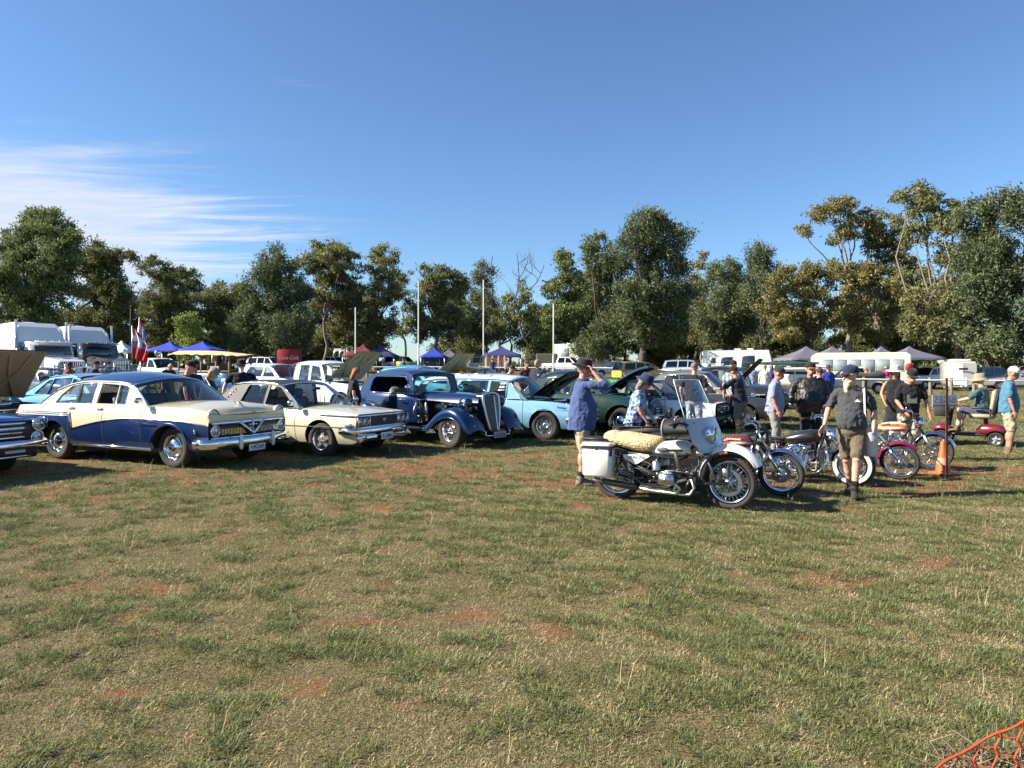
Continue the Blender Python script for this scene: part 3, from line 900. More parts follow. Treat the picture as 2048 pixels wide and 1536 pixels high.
def car(name, label, loc, h, S, cat='car', group=None, near=True):
    """loc: the car's centre between the axles, or ('fn', px, py): where its front wheel on the camera's side meets the ground"""
    wb, tr = S['wb'], S.get('track', 1.4)
    h = R(h)
    if loc[0] == 'fn':
        q = GP(loc[1], loc[2]) - rot2(h) @ Vector((wb / 2, -tr / 2, 0))
    elif loc[0] == 'rn':
        q = GP(loc[1], loc[2]) - rot2(h) @ Vector((-wb / 2, -tr / 2, 0))
    else: q = Vector((loc[0], loc[1], 0))
    q.z = gz(q.x, q.y)
    root = thing(name, label, cat, q, h, group, S.get('scale'))
    Wf, ZS, ZC, ZB = cur(S['W']), cur(S['zs']), cur(S['zc']), cur(S['zb'])
    r, ra = S.get('r', .32), S.get('ra', S.get('r', .32) + .07)
    prof = S.get('prof', [(0, -.10), (.12, -.045), (.4, -.005), (.65, 0), (.85, -.02), (1, -.06)])
    pf = cur(prof)
    zref = S.get('zref', .25)
    z2 = cur(S['z2']) if 'z2' in S else (lambda x: zref + .55 * (ZS(x) - zref))
    axles = [wb / 2, -wb / 2] if 'axles' not in S else S['axles']
    x0, x1 = S['x0'], S['x1']
    cowl, deck = S['cowl'], S['deck']
    doors = S.get('doors', [])
    st = set(np.round(np.linspace(x0, x1, S.get('n', 46)), 4))
    for ax in axles:
        for a in np.linspace(0, math.pi, 15): st.add(round(ax + ra * math.cos(a), 4))
        st.add(round(ax + ra + .002, 4)); st.add(round(ax - ra - .002, 4))
    for a, b in doors:
        for e in (a, b): st.add(round(e - .007, 4)); st.add(round(e + .007, 4))
    for e in (cowl, deck) + tuple(S.get('st', ())): st.add(round(e, 4))
    st = sorted(x for x in st if x0 - 1e-6 <= x <= x1 + 1e-6)
    st = [x for i, x in enumerate(st) if i == 0 or x - st[i - 1] > .003]
    U = S.get('U', (.05, .11, .2, .4, .65, .85, 1.))
    pw = S.get('crown', .75)
    n1, n2 = S.get('n1', 4), S.get('n2', 4)
    def zlow(x):
        z = ZB(x)
        for i, ax in enumerate(axles):
            q_ = S.get('ras', {}).get(i, ra)
            if abs(x - ax) < q_: z = max(z, r + math.sqrt(q_ * q_ - (x - ax) ** 2) * S.get('asq', 1.))
        return z
    def surf(x, z): return Wf(x) + pf((z - zref) / max(.05, ZS(x) - zref))
    def sec(x):
        za, zs, w = zlow(x), ZS(x), Wf(x)
        zm = min(z2(x), zs - .01)
        zb = ZB(x)
        lv = [zb + (zm - zb) * i / n1 for i in range(n1 + 1)] + [zm + (zs - zm) * i / n2 for i in range(1, n2 + 1)]
        P = [(0, za + .03), (w - .30, za + .03), (max(w - .05, .1) + pf((za - zref) / (zs - zref)) * .5, za + .012)]
        for z in lv:
            z = min(max(z, za), zs)
            P.append((surf(x, z), z))
        wt = surf(x, zs)
        zcn = ZC(x)
        for u in U: P.append((wt * (1 - u), zs + (zcn - zs) * math.sin(min(1, u) * math.pi / 2) ** pw))
        return P
    SS = [sec(x) for x in st]
    nl = 3 + n1 + n2 + 1
    B = {k: MB() for k in ('body', 'bonnet', 'boot_lid')}
    D = [[MB(), MB()] for _ in doors]
    colf = S.get('colf')
    ub = S.get('ub', 1)
    bx0, bx1 = S.get('bonnet', (cowl + .03, x1 - .06))
    for i in range(len(st) - 1):
        xm = (st[i] + st[i + 1]) / 2
        gap = any(abs(xm - e) < .0072 for d in doors for e in d)
        for j in range(len(SS[0]) - 1):
            a, b, c, d = SS[i][j], SS[i][j + 1], SS[i + 1][j + 1], SS[i + 1][j]
            zm = (a[1] + b[1] + c[1] + d[1]) / 4
            for si, sg in enumerate((1, -1)):
                vs = [(st[i], sg * a[0], a[1]), (st[i], sg * b[0], b[1]), (st[i + 1], sg * c[0], c[1]), (st[i + 1], sg * d[0], d[1])]
                fc = [(0, 1, 2, 3)] if sg > 0 else [(3, 2, 1, 0)]
                if j < 3:
                    B['body'].add(vs, fc, 3)
                elif j < nl - 1:
                    mi = colf(xm, zm, z2(xm)) if colf else (1 if j >= 3 + n1 else 0)
                    if gap and zm > zlow(xm) + .02: mi = 4
                    k = next((q for q, (e0, e1) in enumerate(doors) if e0 < xm < e1), None)
                    (B['body'] if k is None or gap else D[k][si]).add(vs, fc, mi)
                else:
                    t = j - (nl - 1)
                    if xm > cowl:
                        if t >= ub and bx0 < xm < bx1: B['bonnet'].add(vs, fc, 2)
                        else: B['body'].add(vs, fc, 1)
                    elif xm < deck:
                        B['boot_lid' if (t >= 1 and S.get('boot', True)) else 'body'].add(vs, fc, S.get('mboot', 1))
                    elif t < 1: B['body'].add(vs, fc, 1)
    for i, mi in ((0, S.get('mtail', 1)), (len(st) - 1, S.get('mnose', 1))):
        P = SS[i]
        for j in range(2, len(P) - 1):
            B['body'].add([(st[i], P[j][0], P[j][1]), (st[i], P[j + 1][0], P[j + 1][1]), (st[i], -P[j + 1][0], P[j + 1][1]), (st[i], -P[j][0], P[j][1])], [(0, 1, 2, 3)], mi((P[j][1] + P[j + 1][1]) / 2) if callable(mi) else mi, False)
    mats = [S['m_lo'], S.get('m_up', S['m_lo']), S.get('m_bon', S.get('m_up', S['m_lo'])), DARK, SEAM] + list(S.get('mx', ()))
    o = autosmooth(B['body'].build('body', mats, root), 38)
    for k in D:
        for q in k:
            if q.f: autosmooth(q.build('door', mats, root), 38)
    if B['boot_lid'].f: autosmooth(B['boot_lid'].build('boot_lid', mats, root), 38)
    if B['bonnet'].f:
        q = B['bonnet']
        if S.get('open'):
            hz = ZC(cowl)
            q.v = [(x - cowl, y, z - hz) for x, y, z in q.v]
            nv = list(q.v); nf = list(q.f)
            q.add([(x, y * .985, z - .022) for x, y, z in nv], nf, 5)
            L_ = bx1 - cowl
            rb = lambda x, y: (x, y, ZS(cowl + x) + (ZC(cowl + x) - ZS(cowl + x)) * (1 - (y / .8) ** 2) - hz - .035)
            for sg in (-1, 1):
                q.tube([rb(.1, sg * .1), rb(L_ * .3, sg * .25), rb(L_ * .55, sg * .42), rb(L_ * .9, sg * .5)], .028, 6, 5)
                q.tube([rb(.12, sg * .55), rb(L_ * .5, sg * .25), rb(L_ * .88, sg * .08)], .026, 6, 5)
            ob = q.build('bonnet', mats[:5] + [S.get('m_under', BLACK)], root, (cowl + .02, 0, hz + .03))
            ob.rotation_euler = (0, -R(S['open']), 0)
            e = MB()
            zf = ZS((cowl + x1) / 2)
            xm = (cowl + x1) / 2
            e.box((xm, 0, zf - .30), (x1 - cowl - .1, 1.1, .12), 0)
            e.box((xm - .1, 0, zf - .16), (.62, .5, .26), 0, .05)
            e.lathe([(.0, 0), (.2, 0), (.21, .05), (.18, .08), (0, .085)], 20, 1, (xm - .1, 0, zf - .03))
            for sg in (-1, 1):
                e.tube([(xm - .38, sg * .24, zf - .08), (xm + .2, sg * .24, zf - .08)], .055, 8, 2)
                e.tube([(xm - .3, sg * .3, zf - .1), (xm, sg * .45, zf - .02), (xm + .35, sg * .3, zf - .08)], .015, 6, 0)
            e.box((x1 - .28, 0, zf - .14), (.07, .8, .28), 0, .02)
            e.tube([(x1 - .28, .2, zf), (xm + .3, .12, zf + .02), (xm + .1, .1, zf - .02)], .025, 8, 0)
            e.lathe([(0, 0), (.05, 0), (.05, .09), (0, .1)], 12, 1, (xm + .3, -.45, zf - .12))
            e.box((xm - .35, .5, zf - .1), (.22, .16, .18), 0, .02)
            e.build('engine', [BLACK, CHROME, S.get('m_eng', ALU)], root)
            p = MB(); p.tube([(bx1 - .35, -.55, zf - .1), (cowl + math.cos(R(S['open'])) * (bx1 - cowl) * .55, -.5, hz + math.sin(R(S['open'])) * (bx1 - cowl) * .55)], .008, 6)
            p.build('bonnet_stay', STEEL, root)
        else: autosmooth(q.build('bonnet', mats, root), 38)
    # wheels
    tw = S.get('tw', .18)
    for i, ax in enumerate(axles):
        for sg in (-1, 1):
            wheel(root, (ax, sg * tr / 2, r + (.0 if i else 0)), sg, r, tw, S.get('rr', .19), S.get('style', 'plain'), S.get('white', 0), S.get('steer', 0) if i == 0 else 0, S.get('rimmat'))
    # greenhouse
    C = S.get('cab')
    if C:
        bz, k, yb = C['zb'], C.get('k', .22), C['yb']
        fx, rx, roof = C['front'], C['rear'], C['roof']
        rf = cur([(x, z) for x, z in roof])
        xt, xr = roof[0][0], roof[-1][0]
        xs = list(np.linspace(xt, xr, 13))
        yy = lambda z: yb - (z - bz) * k
        outer = [(fx, bz)] + [(x, rf(x)) for x in xs] + [(rx, bz)]
        wins = C['wins']
        mR, mP = C.get('mroof', mats[1]), C.get('mpil', mats[1])
        for sg in (1, -1):
            b = MB()
            b.prism(outer, .035, 0, lambda u, w, e, sg=sg: (u, sg * (yy(w) - .018) + e, w), holes=wins)
            b.build('pillar_frame', mP, root)
        cr, bf, br = C.get('crown', .05), C.get('bowf', .1), C.get('bowr', .06)
        V = np.linspace(-1, 1, 13)
        def rpt(x, v):
            f = (xt - x) / (xt - xr)
            xo = bf * (1 - f) ** 2 * (1 - v * v) - br * f * f * (1 - v * v)
            return (x + xo, yy(rf(x)) * v, rf(x) + cr * (1 - abs(v) ** C.get('cexp', 3.2)) * C.get('cprof', lambda f: 1.)(f) + .004)
        b = MB()
        lip = C.get('lip', .0)
        rows = [[rpt(x, v) for v in V] for x in xs]
        if lip: rows = [[(p[0] + lip, p[1] * .99, p[2] - .03) for p in rows[0]]] + rows
        b.sheet(rows, 0)
        b.sheet([[(p[0], p[1] * .97, p[2] - .03) for p in r_] for r_ in rows], 1)
        b.build('roof', [mR, C.get('mlin', INTER)], root)
        def screen(xb, xtp, f, bow, nm, sgn):
            bz2 = bz + C.get('wz', -.015)
            rows = []
            for t in np.linspace(0, 1, 5):
                row = []
                for v in V:
                    p1 = rpt(xtp, v)
                    p0 = (xb + sgn * bow * (1 - v * v), (yy(bz)) * v, bz2 + .03 * (1 - v * v))
                    cv = math.sin(t * math.pi) * C.get('wcurve', .03)
                    row.append((p0[0] + (p1[0] - p0[0]) * t + sgn * cv, p0[1] + (p1[1] - p0[1]) * t, p0[2] + (p1[2] - p0[2]) * t - .008 * t))
                rows.append(row)
            g = MB(); g.sheet(rows, 0)
            go = g.build(nm, C.get('glass', GLASS), root)
            tm = C.get('trim', CHROME)
            e = MB()
            e.tube(rows[0], .012, 6); e.tube(rows[-1], .012, 6)
            e.tube([r_[0] for r_ in rows], .016, 6); e.tube([r_[-1] for r_ in rows], .016, 6)
            if C.get('split') and nm == 'windscreen': e.tube([r_[6] for r_ in rows], .012, 6)
            e.build('trim', tm, go)
            if nm == 'windscreen':
                for q in (.25, -.35):
                    e = MB()
                    a = Vector(rows[0][6]) + Vector((.0, q, .0)); c = Vector(rows[2][6]) + Vector((.02, q + .38, -.05))
                    e.tube([a, a.lerp(c, .5) + Vector((.015, 0, 0)), c], .007, 5)
                    e.build('wiper', BLACK, root)
            return rows
        screen(fx, xt, 0, C.get('bow', .18), 'windscreen', 1)
        if C.get('backlight', True): screen(rx, xr, 1, C.get('rbow', .06), 'rear_window', -1)
        for wi, wn in enumerate(wins):
            if wi in C.get('down', ()): continue
            for sg in (1, -1):
                g = MB()
                g.prism(wn, .004, 0, lambda u, w, e, sg=sg: (u, sg * (yy(w) - .026) + e, w))
                gm = C.get('glasses', {}).get(wi, C.get('glass', GLASS))
                go = g.build('side_window', gm, root)
                if C.get('wtrim', True):
                    e = MB()
                    e.tube([(u, sg * (yy(w) + .001), w) for u, w in wn], .009, 5, closed=True)
                    e.build('trim', C.get('trim', CHROME), go)
        if C.get('gutter', True):
            for sg in (1, -1):
                b = MB(); b.tube([(x, sg * (yy(rf(x)) + .006), rf(x) + .004) for x in xs] , .011, 6)
                b.build('gutter', C.get('mgut', mP), root)
        # inside
        sm = C.get('mseat', SEATM)
        b = MB()
        b.box(((fx + rx) / 2, 0, bz - .55), (fx - rx, yb * 1.9, .06), 0)
        b.box((fx - .10, 0, bz - .14), (.36, yb * 1.86, .26), 0, .05)
        fs = S.get('seatx', fx - 1.0)
        b.build('dashboard', INTER, root)
        for sx in ([fs] if S.get('onerow') else [fs, fs - .95]):
            b = MB()
            b.box((sx + .22, 0, bz - .42), (.55, yb * 1.6, .22), 0, .07)
            b.box((sx - .08, 0, bz - .12), (.17, yb * 1.6, .62), 0, .07, rot=(0, -.18, 0))
            if S.get('heads'):
                for q in (-.35, .35): b.box((sx - .14, q, bz + .27), (.1, .26, .18), 0, .05)
            b.build('seat', sm, root)
        b = MB()
        c = Vector((fx - .42, -.36, bz + .03)); u = Vector((.35, 0, .94)).normalized(); v = Vector((0, 1, 0))
        b.tube([c + (u * math.cos(a) + v * math.sin(a)) * .19 for a in np.linspace(0, 2 * math.pi, 21)[:-1]], .012, 6, closed=True)
        b.tube([c, c + Vector((.3, 0, -.14))], .02, 6)
        b.tube([c + v * .18, c - v * .18], .01, 5)
        b.build('steering_wheel', C.get('mwheel', BLACK), root)
    root['_'] = 0; del root['_']
    return root, surf, ZS, ZC, Wf
def strip(root, surf, pts, r=.011, m=None, name='trim', off=.004, flat=1.6):
    """chrome strip laid along the car's flanks through (x, z) points"""
    for sg in (1, -1):
        b = MB(); b.tube([(x, sg * (surf(x, z) + off), z) for x, z in pts], r, 6, flat=1, up=(0, 0, 1))
        b.build(name, m or CHROME, root)
def dense(pts, n=24):
    xs = [p[0] for p in pts]
    f = cur(sorted(pts))
    return [(x, f(x)) for x in np.linspace(min(xs), max(xs), n)]
def handles(root, surf, L, m=None):
    for (x, z) in L:
        for sg in (1, -1):
            b = MB(); y = sg * (surf(x, z) + .02)
            b.tube([(x + .07, y - sg * .02, z), (x + .05, y + sg * .01, z), (x - .06, y + sg * .012, z), (x - .08, y - sg * .004, z)], .011, 6)
            b.ell((x + .06, y, z), (.022, .012, .018), 8, 6)
            b.build('door_handle', m or CHROME, root)
def mirror(root, p, m=None, d=1):
    b = MB()
    p = Vector(p)
    b.tube([p, p + Vector((.03, -.06 * d, .06)), p + Vector((.02, -.12 * d, .09))], .009, 6)
    b.ell(p + Vector((.02, -.14 * d, .11)), (.05, .075, .055), 12, 8)
    b.build('mirror', m or CHROME, root)
# ================================================================== the show cars in front
CREAM = paint('cream_enamel', (.66, .58, .38)); NAVY = paint('navy_metallic', (.004, .026, .115), .35)
PALECREAM = paint('pale_yellow_enamel', (.63, .59, .42)); VINYL = mat('black_vinyl', (.02, .02, .022), .5, var=.2, bump=.3, bscale=150)
RODBLUE = paint('royal_blue_metallic', (.0025, .02, .075), .3, .22); SKYB = paint('light_blue_enamel', (.20, .40, .56)); BOTTLE = paint('bottle_green_enamel', (.005, .034, .027), .1)
NOSEBLUE = paint('deep_blue_metallic', (.012, .06, .28), .6, .28); BROWN = paint('olive_brown_enamel', (.06, .05, .025)); TBLUE = paint('bright_blue_metallic', (.09, .30, .62), .3)
BRUSH = mat('mesh_grey', (.09, .095, .10), .45, .6, var=.15); TAN = mat('tan_underside', (.30, .225, .14), .8, var=.2); BEIGE = mat('beige_underside', (.60, .56, .46), .8, var=.15)
# ---- cream and navy sedan with chrome flash
S = dict(wb=2.93, track=1.50, r=.345, ra=.40, asq=.92, tw=.19, rr=.215, style='cap', white=0, rimmat=CHROME, x0=-2.68, x1=2.28, cowl=.86, deck=-1.72,
  W=[(-2.68, .83), (-2.5, .90), (-1.9, .935), (0, .95), (1.2, .95), (1.9, .925), (2.28, .87)],
  zs=[(-2.68, .90), (-2.55, .965), (-1.8, .985), (-.3, 1.0), (1.0, 1.0), (1.8, .985), (2.15, .96), (2.28, .91)],
  zc=[(-2.68, .80), (-2.5, .95), (-1.9, 1.05), (-1.7, 1.07), (.86, 1.08), (1.5, 1.08), (1.95, 1.035), (2.2, .955), (2.28, .86)],
  zb=[(-2.68, .46), (-2.3, .36), (-1.9, .30), (2, .30), (2.28, .36)], zref=.28,
  z2=[(-2.68, .80), (-1.02, .80), (-.98, .79), (-.92, .585), (-.6, .655), (0, .755), (.55, .80), (1.1, .805), (1.7, .785), (2.28, .72)], n1=4, n2=4,
  doors=[(-1.02, -.12), (-.12, .82)], st=(-.98, -.95, -.92), m_lo=NAVY, m_up=CREAM, mnose=lambda z: 1 if z > .755 else 3, bonnet=(.89, 2.26),
  cab=dict(zb=1.0, yb=.86, k=.28, front=.93, rear=-1.90, roof=[(.44, 1.365), (0, 1.405), (-.6, 1.41), (-1.1, 1.365), (-1.5, 1.25)], crown=.18, cexp=2.2, cprof=lambda f: .62 + .38 * math.sin(min(1, f * 2.2) * math.pi / 2) - .25 * max(0, f - .6), bowf=.16, bow=.30, rbow=.12, lip=.05, mroof=NAVY, mpil=CREAM,
    wins=[[(.34, 1.03), (.34, 1.335), (.17, 1.355), (.12, 1.36), (.12, 1.03)], [(.09, 1.03), (.09, 1.36), (-.36, 1.38), (-.40, 1.03)], [(-.52, 1.03), (-.50, 1.38), (-.88, 1.365), (-.92, 1.03)], [(-.95, 1.03), (-.92, 1.36), (-1.13, 1.325), (-1.36, 1.17), (-1.48, 1.03)]], down=(1,)))
ford, sf, zs_, zc_, w_ = car('classic_sedan', 'cream over navy blue fifties sedan with chrome side flash and navy roof', ('fn', 355, 936), -24.4, S, group='show cars parked along the front row')
strip(ford, sf, dense([(-2.6, .80), (-1.0, .80)], 8), .008); strip(ford, sf, dense([(-2.6, .835), (-1.0, .835)], 8), .008); strip(ford, sf, dense([(-2.6, .865), (-1.0, .865)], 8), .008)
strip(ford, sf, [(-1.0, .87), (-.97, .84), (-.95, .72), (-.94, .585)], .022)
strip(ford, sf, dense([(-.92, .585), (-.6, .655), (0, .755), (.55, .80), (1.1, .805), (1.7, .785), (2.22, .73)]), .012)
strip(ford, sf, [(-.98, .30), (.98, .30)], .035, off=-.01, name='rocker_strip')
for i in range(6):
    for j in range(2):
        if (i + j) % 2 == 0:
            x = -2.55 + i * .055; z = .822 + j * .03
            for sg in (1, -1): b = MB(); b.box((x, sg * (sf(x, z) + .003), z), (.05, .006, .026)); b.build('checker_mark', WHITEINK, ford)
handles(ford, sf, [(-.22, .95), (-.96, .95)])
t_ = text('Customline', .085, CHROME, ford, (1.02, -sf(1.02, .70) - .004, .70), (R(90), 0, 0), shear=.3, ext=.004)
for sg in (1, -1):
    headlight(ford, (2.27, sg * .735, .872), .105, (.99, 0, .05), CREAM, .16)
    headlight(ford, (2.30, sg * .735, .63), .085, (1, 0, 0), CHROME, .10, 'parking_lamp')
    b = MB(); b.tube([(1.465 + .44 * math.cos(a), sg * (sf(1.465, .8) - .006), .345 + .40 * math.sin(a)) for a in np.linspace(.1, 3.05, 16)], .014, 6); b.build('arch_trim', NAVY, ford)
    b = MB(); b.tube([(2.04, sg * (sf(2.0, .62) + .0), .66), (2.04, sg * (sf(2.0, .62) + .012), .60)], .02, 8); b.build('side_badge', CHROME, ford)
b = MB()
b.box((2.285, 0, .63), (.04, 1.30, .20), 1, .03)
b.tube(plan_path(2.33, .80, .05, .755), .03, 8); b.tube(plan_path(2.32, .80, .05, .51), .022, 8)
for i in range(40):
    y = -.62 + i * .0318
    b.box((2.315, y, .61), (.012, .012, .10), 0)
b.tube([(2.34, -.27, .76), (2.37, 0, .55), (2.34, .27, .76)], .028, 8)
b.tube([(2.37, 0, .58), (2.37, 0, .82)], .012, 6); b.tube([(2.37, -.09, .70), (2.37, .09, .70)], .012, 6)
b.build('grille', [CHROME, BLACK], ford)
text('FORD', .05, CHROME, ford, (2.20, 0, .915), (R(60), 0, R(90)), ext=.004, sx=3.2)
b = MB(); b.tube([(1.95, 0, 1.055), (2.05, 0, 1.05), (2.14, 0, 1.005)], [.01, .03, .015], 8); b.build('bonnet_ornament', CHROME, ford)
def over(b):
    for y in (-.36, .36): b.box((2.47, y, .44), (.07, .075, .26), 1, .03)
bumper(ford, plan_path(2.43, .93, .16, .43, .22), .05, .085, extra=over)
bumper(ford, [(-x, y, z) for x, y, z in plan_path(2.82, .9, .1, .50, .2)], .04, .09)
plate(ford, (2.46, 0, .33), 'H42569')
mirror(ford, (.86, -.88, 1.0)); 
for sg in (1, -1): b = MB(); b.lathe([(.08, 0), (.08, .03), (0, .05)], 16, 0, (-2.66, sg * .75, .80), (-1, 0, 0)); b.build('tail_lamp', REDL, ford)
# ---- pale yellow seventies sedan, black vinyl roof
S = dict(wb=2.69, track=1.42, r=.315, ra=.375, tw=.19, rr=.20, style='alloy', rimmat=ALU, x0=-2.4, x1=2.16, cowl=.78, deck=-1.55,
  W=[(-2.4, .79), (-2.2, .83), (0, .85), (1.4, .845), (2.0, .815), (2.16, .79)], zs=[(-2.4, .80), (-1.6, .875), (0, .865), (1.2, .85), (2.16, .80)],
  zc=[(-2.4, .80), (-2.2, .86), (-1.55, .90), (.78, .92), (1.4, .90), (2.0, .845), (2.16, .80)], zb=[(-2.4, .40), (-2, .27), (2, .25), (2.16, .30)], zref=.22,
  prof=[(0, -.12), (.1, -.06), (.42, -.01), (.62, 0), (.72, -.012), (.95, -.05), (1, -.075)], doors=[(-.98, -.12), (-.12, .74)], m_lo=PALECREAM, crown=.55, mnose=3, heads=1,
  cab=dict(zb=.865, yb=.765, k=.30, front=.84, rear=-1.72, roof=[(.22, 1.31), (-.2, 1.355), (-.7, 1.355), (-1.12, 1.31)], crown=.055, bowf=.08, bow=.16, mroof=VINYL, mpil=VINYL, mgut=CHROME,
    wins=[[(.66, .89), (.20, 1.27), (-.08, 1.31), (-.14, .89)], [(-.20, .89), (-.16, 1.315), (-.66, 1.31), (-.86, .89)]], glasses={1: glass('mirror_glass', (.25, .28, .32), 1.0)}, down=(0,)))
crown_, sf, *_ = car('vintage_sedan', 'pale yellow seventies sedan with black vinyl roof beside the blue hot rod', ('fn', 648, 912), -27, S, group='show cars parked along the front row')
strip(crown_, sf, [(-1.6, .885), (-.9, .885)], .012); strip(crown_, sf, [(.8, .868), (0, .882), (-.95, .888)], .012)
strip(crown_, sf, dense([(-2.2, .56), (2.1, .56)], 14), .007, BLACK); strip(crown_, sf, dense([(1.35, .775), (2.14, .755)], 6), .016, BLACK)
handles(crown_, sf, [(-.0, .80), (-.86, .80)])
b = MB()
b.box((2.165, 0, .66), (.05, 1.54, .22), 1, .02)
for y in np.linspace(-.40, .40, 27): b.box((2.19, y, .66), (.02, .010, .16), 2)
for z in (.765, .555): b.tube(plan_path(2.20, .785, .05, z), .018, 8)
for y in (-.765, .765, -.43, .43): b.tube([(2.20, y, .565), (2.20, y, .755)], .014, 6)
b.lathe([(.036, 0), (.036, .012), (0, .014)], 16, 0, (2.205, 0, .67), (1, 0, 0))
b.build('grille', [CHROME, BLACK, mat('grille_grey', (.12, .12, .125), .4, .5)], crown_)
text('C', .06, BLACK, crown_, (2.222, 0, .67), (R(90), 0, R(90)))
for sg in (1, -1):
    for y in (.53, .665): headlight(crown_, (2.19, sg * y, .66), .062)
    b = MB(); b.box((2.02, sg * (sf(2.02, .56) + .012), .60), (.16, .03, .07), 0, .01); b.build('side_lamp', LENS, crown_)
    b = MB(); b.box((1.50, sg * (sf(1.5, .775) + .008), .775), (.13, .016, .03), 0, .005); b.build('indicator', AMBER, crown_)
    for i in range(7):
        b = MB(); x = -1.02 - i * .055; z = 1.22 - i * .05
        b.box((x, sg * (.765 - (z - .865) * .30 + .006), z), (.02, .02, .05), 0, .004, rot=(0, -.75, 0)); b.build('vent_louvre', CHROME, crown_)
def bex(b):
    b.box((2.14, 0, .36), (.16, 1.5, .16), 1, .05)
    b.box((2.22, -.62, .38), (.03, .14, .06), 2, .01); b.box((2.22, .62, .38), (.03, .14, .06), 2, .01)
bm = bumper(crown_, plan_path(2.22, .83, .10, .485, .30), .035, .06, extra=bex)
bm.data.materials.clear(); [bm.data.materials.append(q) for q in (CHROME, PALECREAM, REDL)]
plate(crown_, (2.27, 0, .37), 'B1288H', bg=PLATEM)
mirror(crown_, (.72, -.80, .885)); mirror(crown_, (.72, .80, .885), d=-1)
b = MB(); b.tube([(-1.3, -.75, .9), (-1.75, -.80, 1.45)], .004, 5); b.build('aerial', STEEL, crown_)
b = MB(); b.box((.52, 0, 1.24), (.04, .2, .06), 0, .015); b.build('rear_view_mirror', BLACK, crown_)
# ---- pale blue station wagon, white roof, bonnet up
S = dict(wb=2.67, track=1.42, r=.33, ra=.385, tw=.19, rr=.205, style='mag', rimmat=CHROME, x0=-2.25, x1=2.10, cowl=.84, deck=-2.2, ub=1,
  W=[(-2.25, .79), (-2.0, .83), (0, .86), (1.4, .855), (2.1, .80)], zs=[(-2.25, .86), (-1.4, .90), (0, .905), (1.4, .88), (2.1, .80)],
  zc=[(-2.25, .86), (.84, .96), (1.5, .93), (2.1, .82)], zb=[(-2.25, .38), (-1.9, .27), (1.8, .27), (2.1, .36)], zref=.24,
  prof=[(0, -.11), (.1, -.06), (.4, -.012), (.62, 0), (.70, -.03), (.9, -.045), (1, -.07)], doors=[(-.95, -.1), (-.1, .80)], m_lo=SKYB, open=36, m_under=GLOSSBLK, mnose=3, boot=False,
  cab=dict(zb=.905, yb=.78, k=.26, front=.90, rear=-2.22, roof=[(.38, 1.345), (0, 1.385), (-.8, 1.395), (-1.5, 1.38), (-1.95, 1.335)], crown=.10, cexp=2.2, bowf=.12, bow=.26, mroof=WHITE, mpil=SKYB, lip=.03,
    wins=[[(.74, .93), (.44, 1.31), (.36, 1.32), (.36, .93)], [(.33, .93), (.33, 1.325), (-.08, 1.345), (-.12, .93)], [(-.19, .93), (-.16, 1.35), (-.88, 1.35), (-1.0, .93)], [(-1.12, .93), (-1.0, 1.35), (-1.78, 1.325), (-2.02, .93)]], down=(1,)))
wagon, sf, *_ = car('station_wagon', 'light blue sixties station wagon with white roof and raised bonnet', ('fn', 1092, 880), -24, S, 'car', 'show cars parked along the front row')
strip(wagon, sf, dense([(-2.2, .70), (1.9, .69)], 14), .006, SKYB); handles(wagon, sf, [(0, .82), (-.86, .82)], BLACK)
text('Special', .07, CHROME, wagon, (1.72, -sf(1.7, .76) - .004, .76), (R(90), 0, 0), shear=.3, ext=.003)
b = MB(); b.tube([(.24, -sf(.24, .72) - .004, .66), (.34, -sf(.3, .72) - .004, .66)], .01, 6); b.build('door_badge', CHROME, wagon)
b = MB(); b.box((2.105, 0, .66), (.05, 1.45, .17), 1, .02)
for z in (.6, .66, .72): b.box((2.13, 0, z), (.02, 1.2, .014), 0)
b.build('grille', [CHROME, BLACK], wagon)
for sg in (1, -1): headlight(wagon, (2.12, sg * .64, .66), .085)
bumper(wagon, plan_path(2.22, .86, .12, .46, .2), .05, .08)
plate(wagon, (2.28, 0, .46), 'EH 064', bg=BLACK, ink=WHITEINK)
b = MB()
for y in (-.5, .5): b.tube([(-.2, y, 1.50), (-1.6, y, 1.50)], .012, 6)
for x in (-.3, -.9, -1.5): b.tube([(x, -.5, 1.47), (x, -.5, 1.52), (x, .5, 1.52), (x, .5, 1.47)], .01, 6)
b.build('roof_rack', CHROME, wagon)
# ---- bottle green rounded saloon, bonnet up
S = dict(wb=2.55, track=1.38, r=.335, ra=.40, tw=.17, rr=.2, style='cap', rimmat=BOTTLE, x0=-2.1, x1=2.05, cowl=.70, deck=-1.3, crown=.6,
  W=[(-2.1, .6), (-1.8, .76), (-1, .84), (0, .84), (1.0, .84), (1.7, .80), (2.05, .66)], zs=[(-2.1, .72), (-1.6, .90), (0, .98), (1.0, .95), (1.7, .86), (2.05, .70)],
  zc=[(-2.1, .72), (-1.5, 1.0), (-1.3, 1.06), (.7, 1.10), (1.4, 1.06), (1.9, .92), (2.05, .74)], zb=[(-2.1, .4), (-1.8, .30), (1.8, .30), (2.05, .4)], zref=.26,
  prof=[(0, -.12), (.15, -.03), (.45, 0), (.8, -.05), (1, -.13)], doors=[(-.85, -.05), (-.05, .68)], m_lo=BOTTLE, open=38, m_under=BLACK,
  cab=dict(zb=.98, yb=.72, k=.30, front=.76, rear=-1.5, roof=[(.34, 1.44), (0, 1.51), (-.5, 1.52), (-1.0, 1.40)], crown=.09, bow=.2, wins=[[(.6, 1.0), (.36, 1.38), (-.02, 1.43), (-.06, 1.0)], [(-.14, 1.0), (-.1, 1.44), (-.75, 1.40), (-.95, 1.0)]], down=(0,)))
green, sf, *_ = car('vintage_saloon', 'dark green rounded fifties saloon with its green bonnet raised', ('fn', 1243, 868), -26, S, group='show cars parked along the front row')
handles(green, sf, [(.02, .9)])
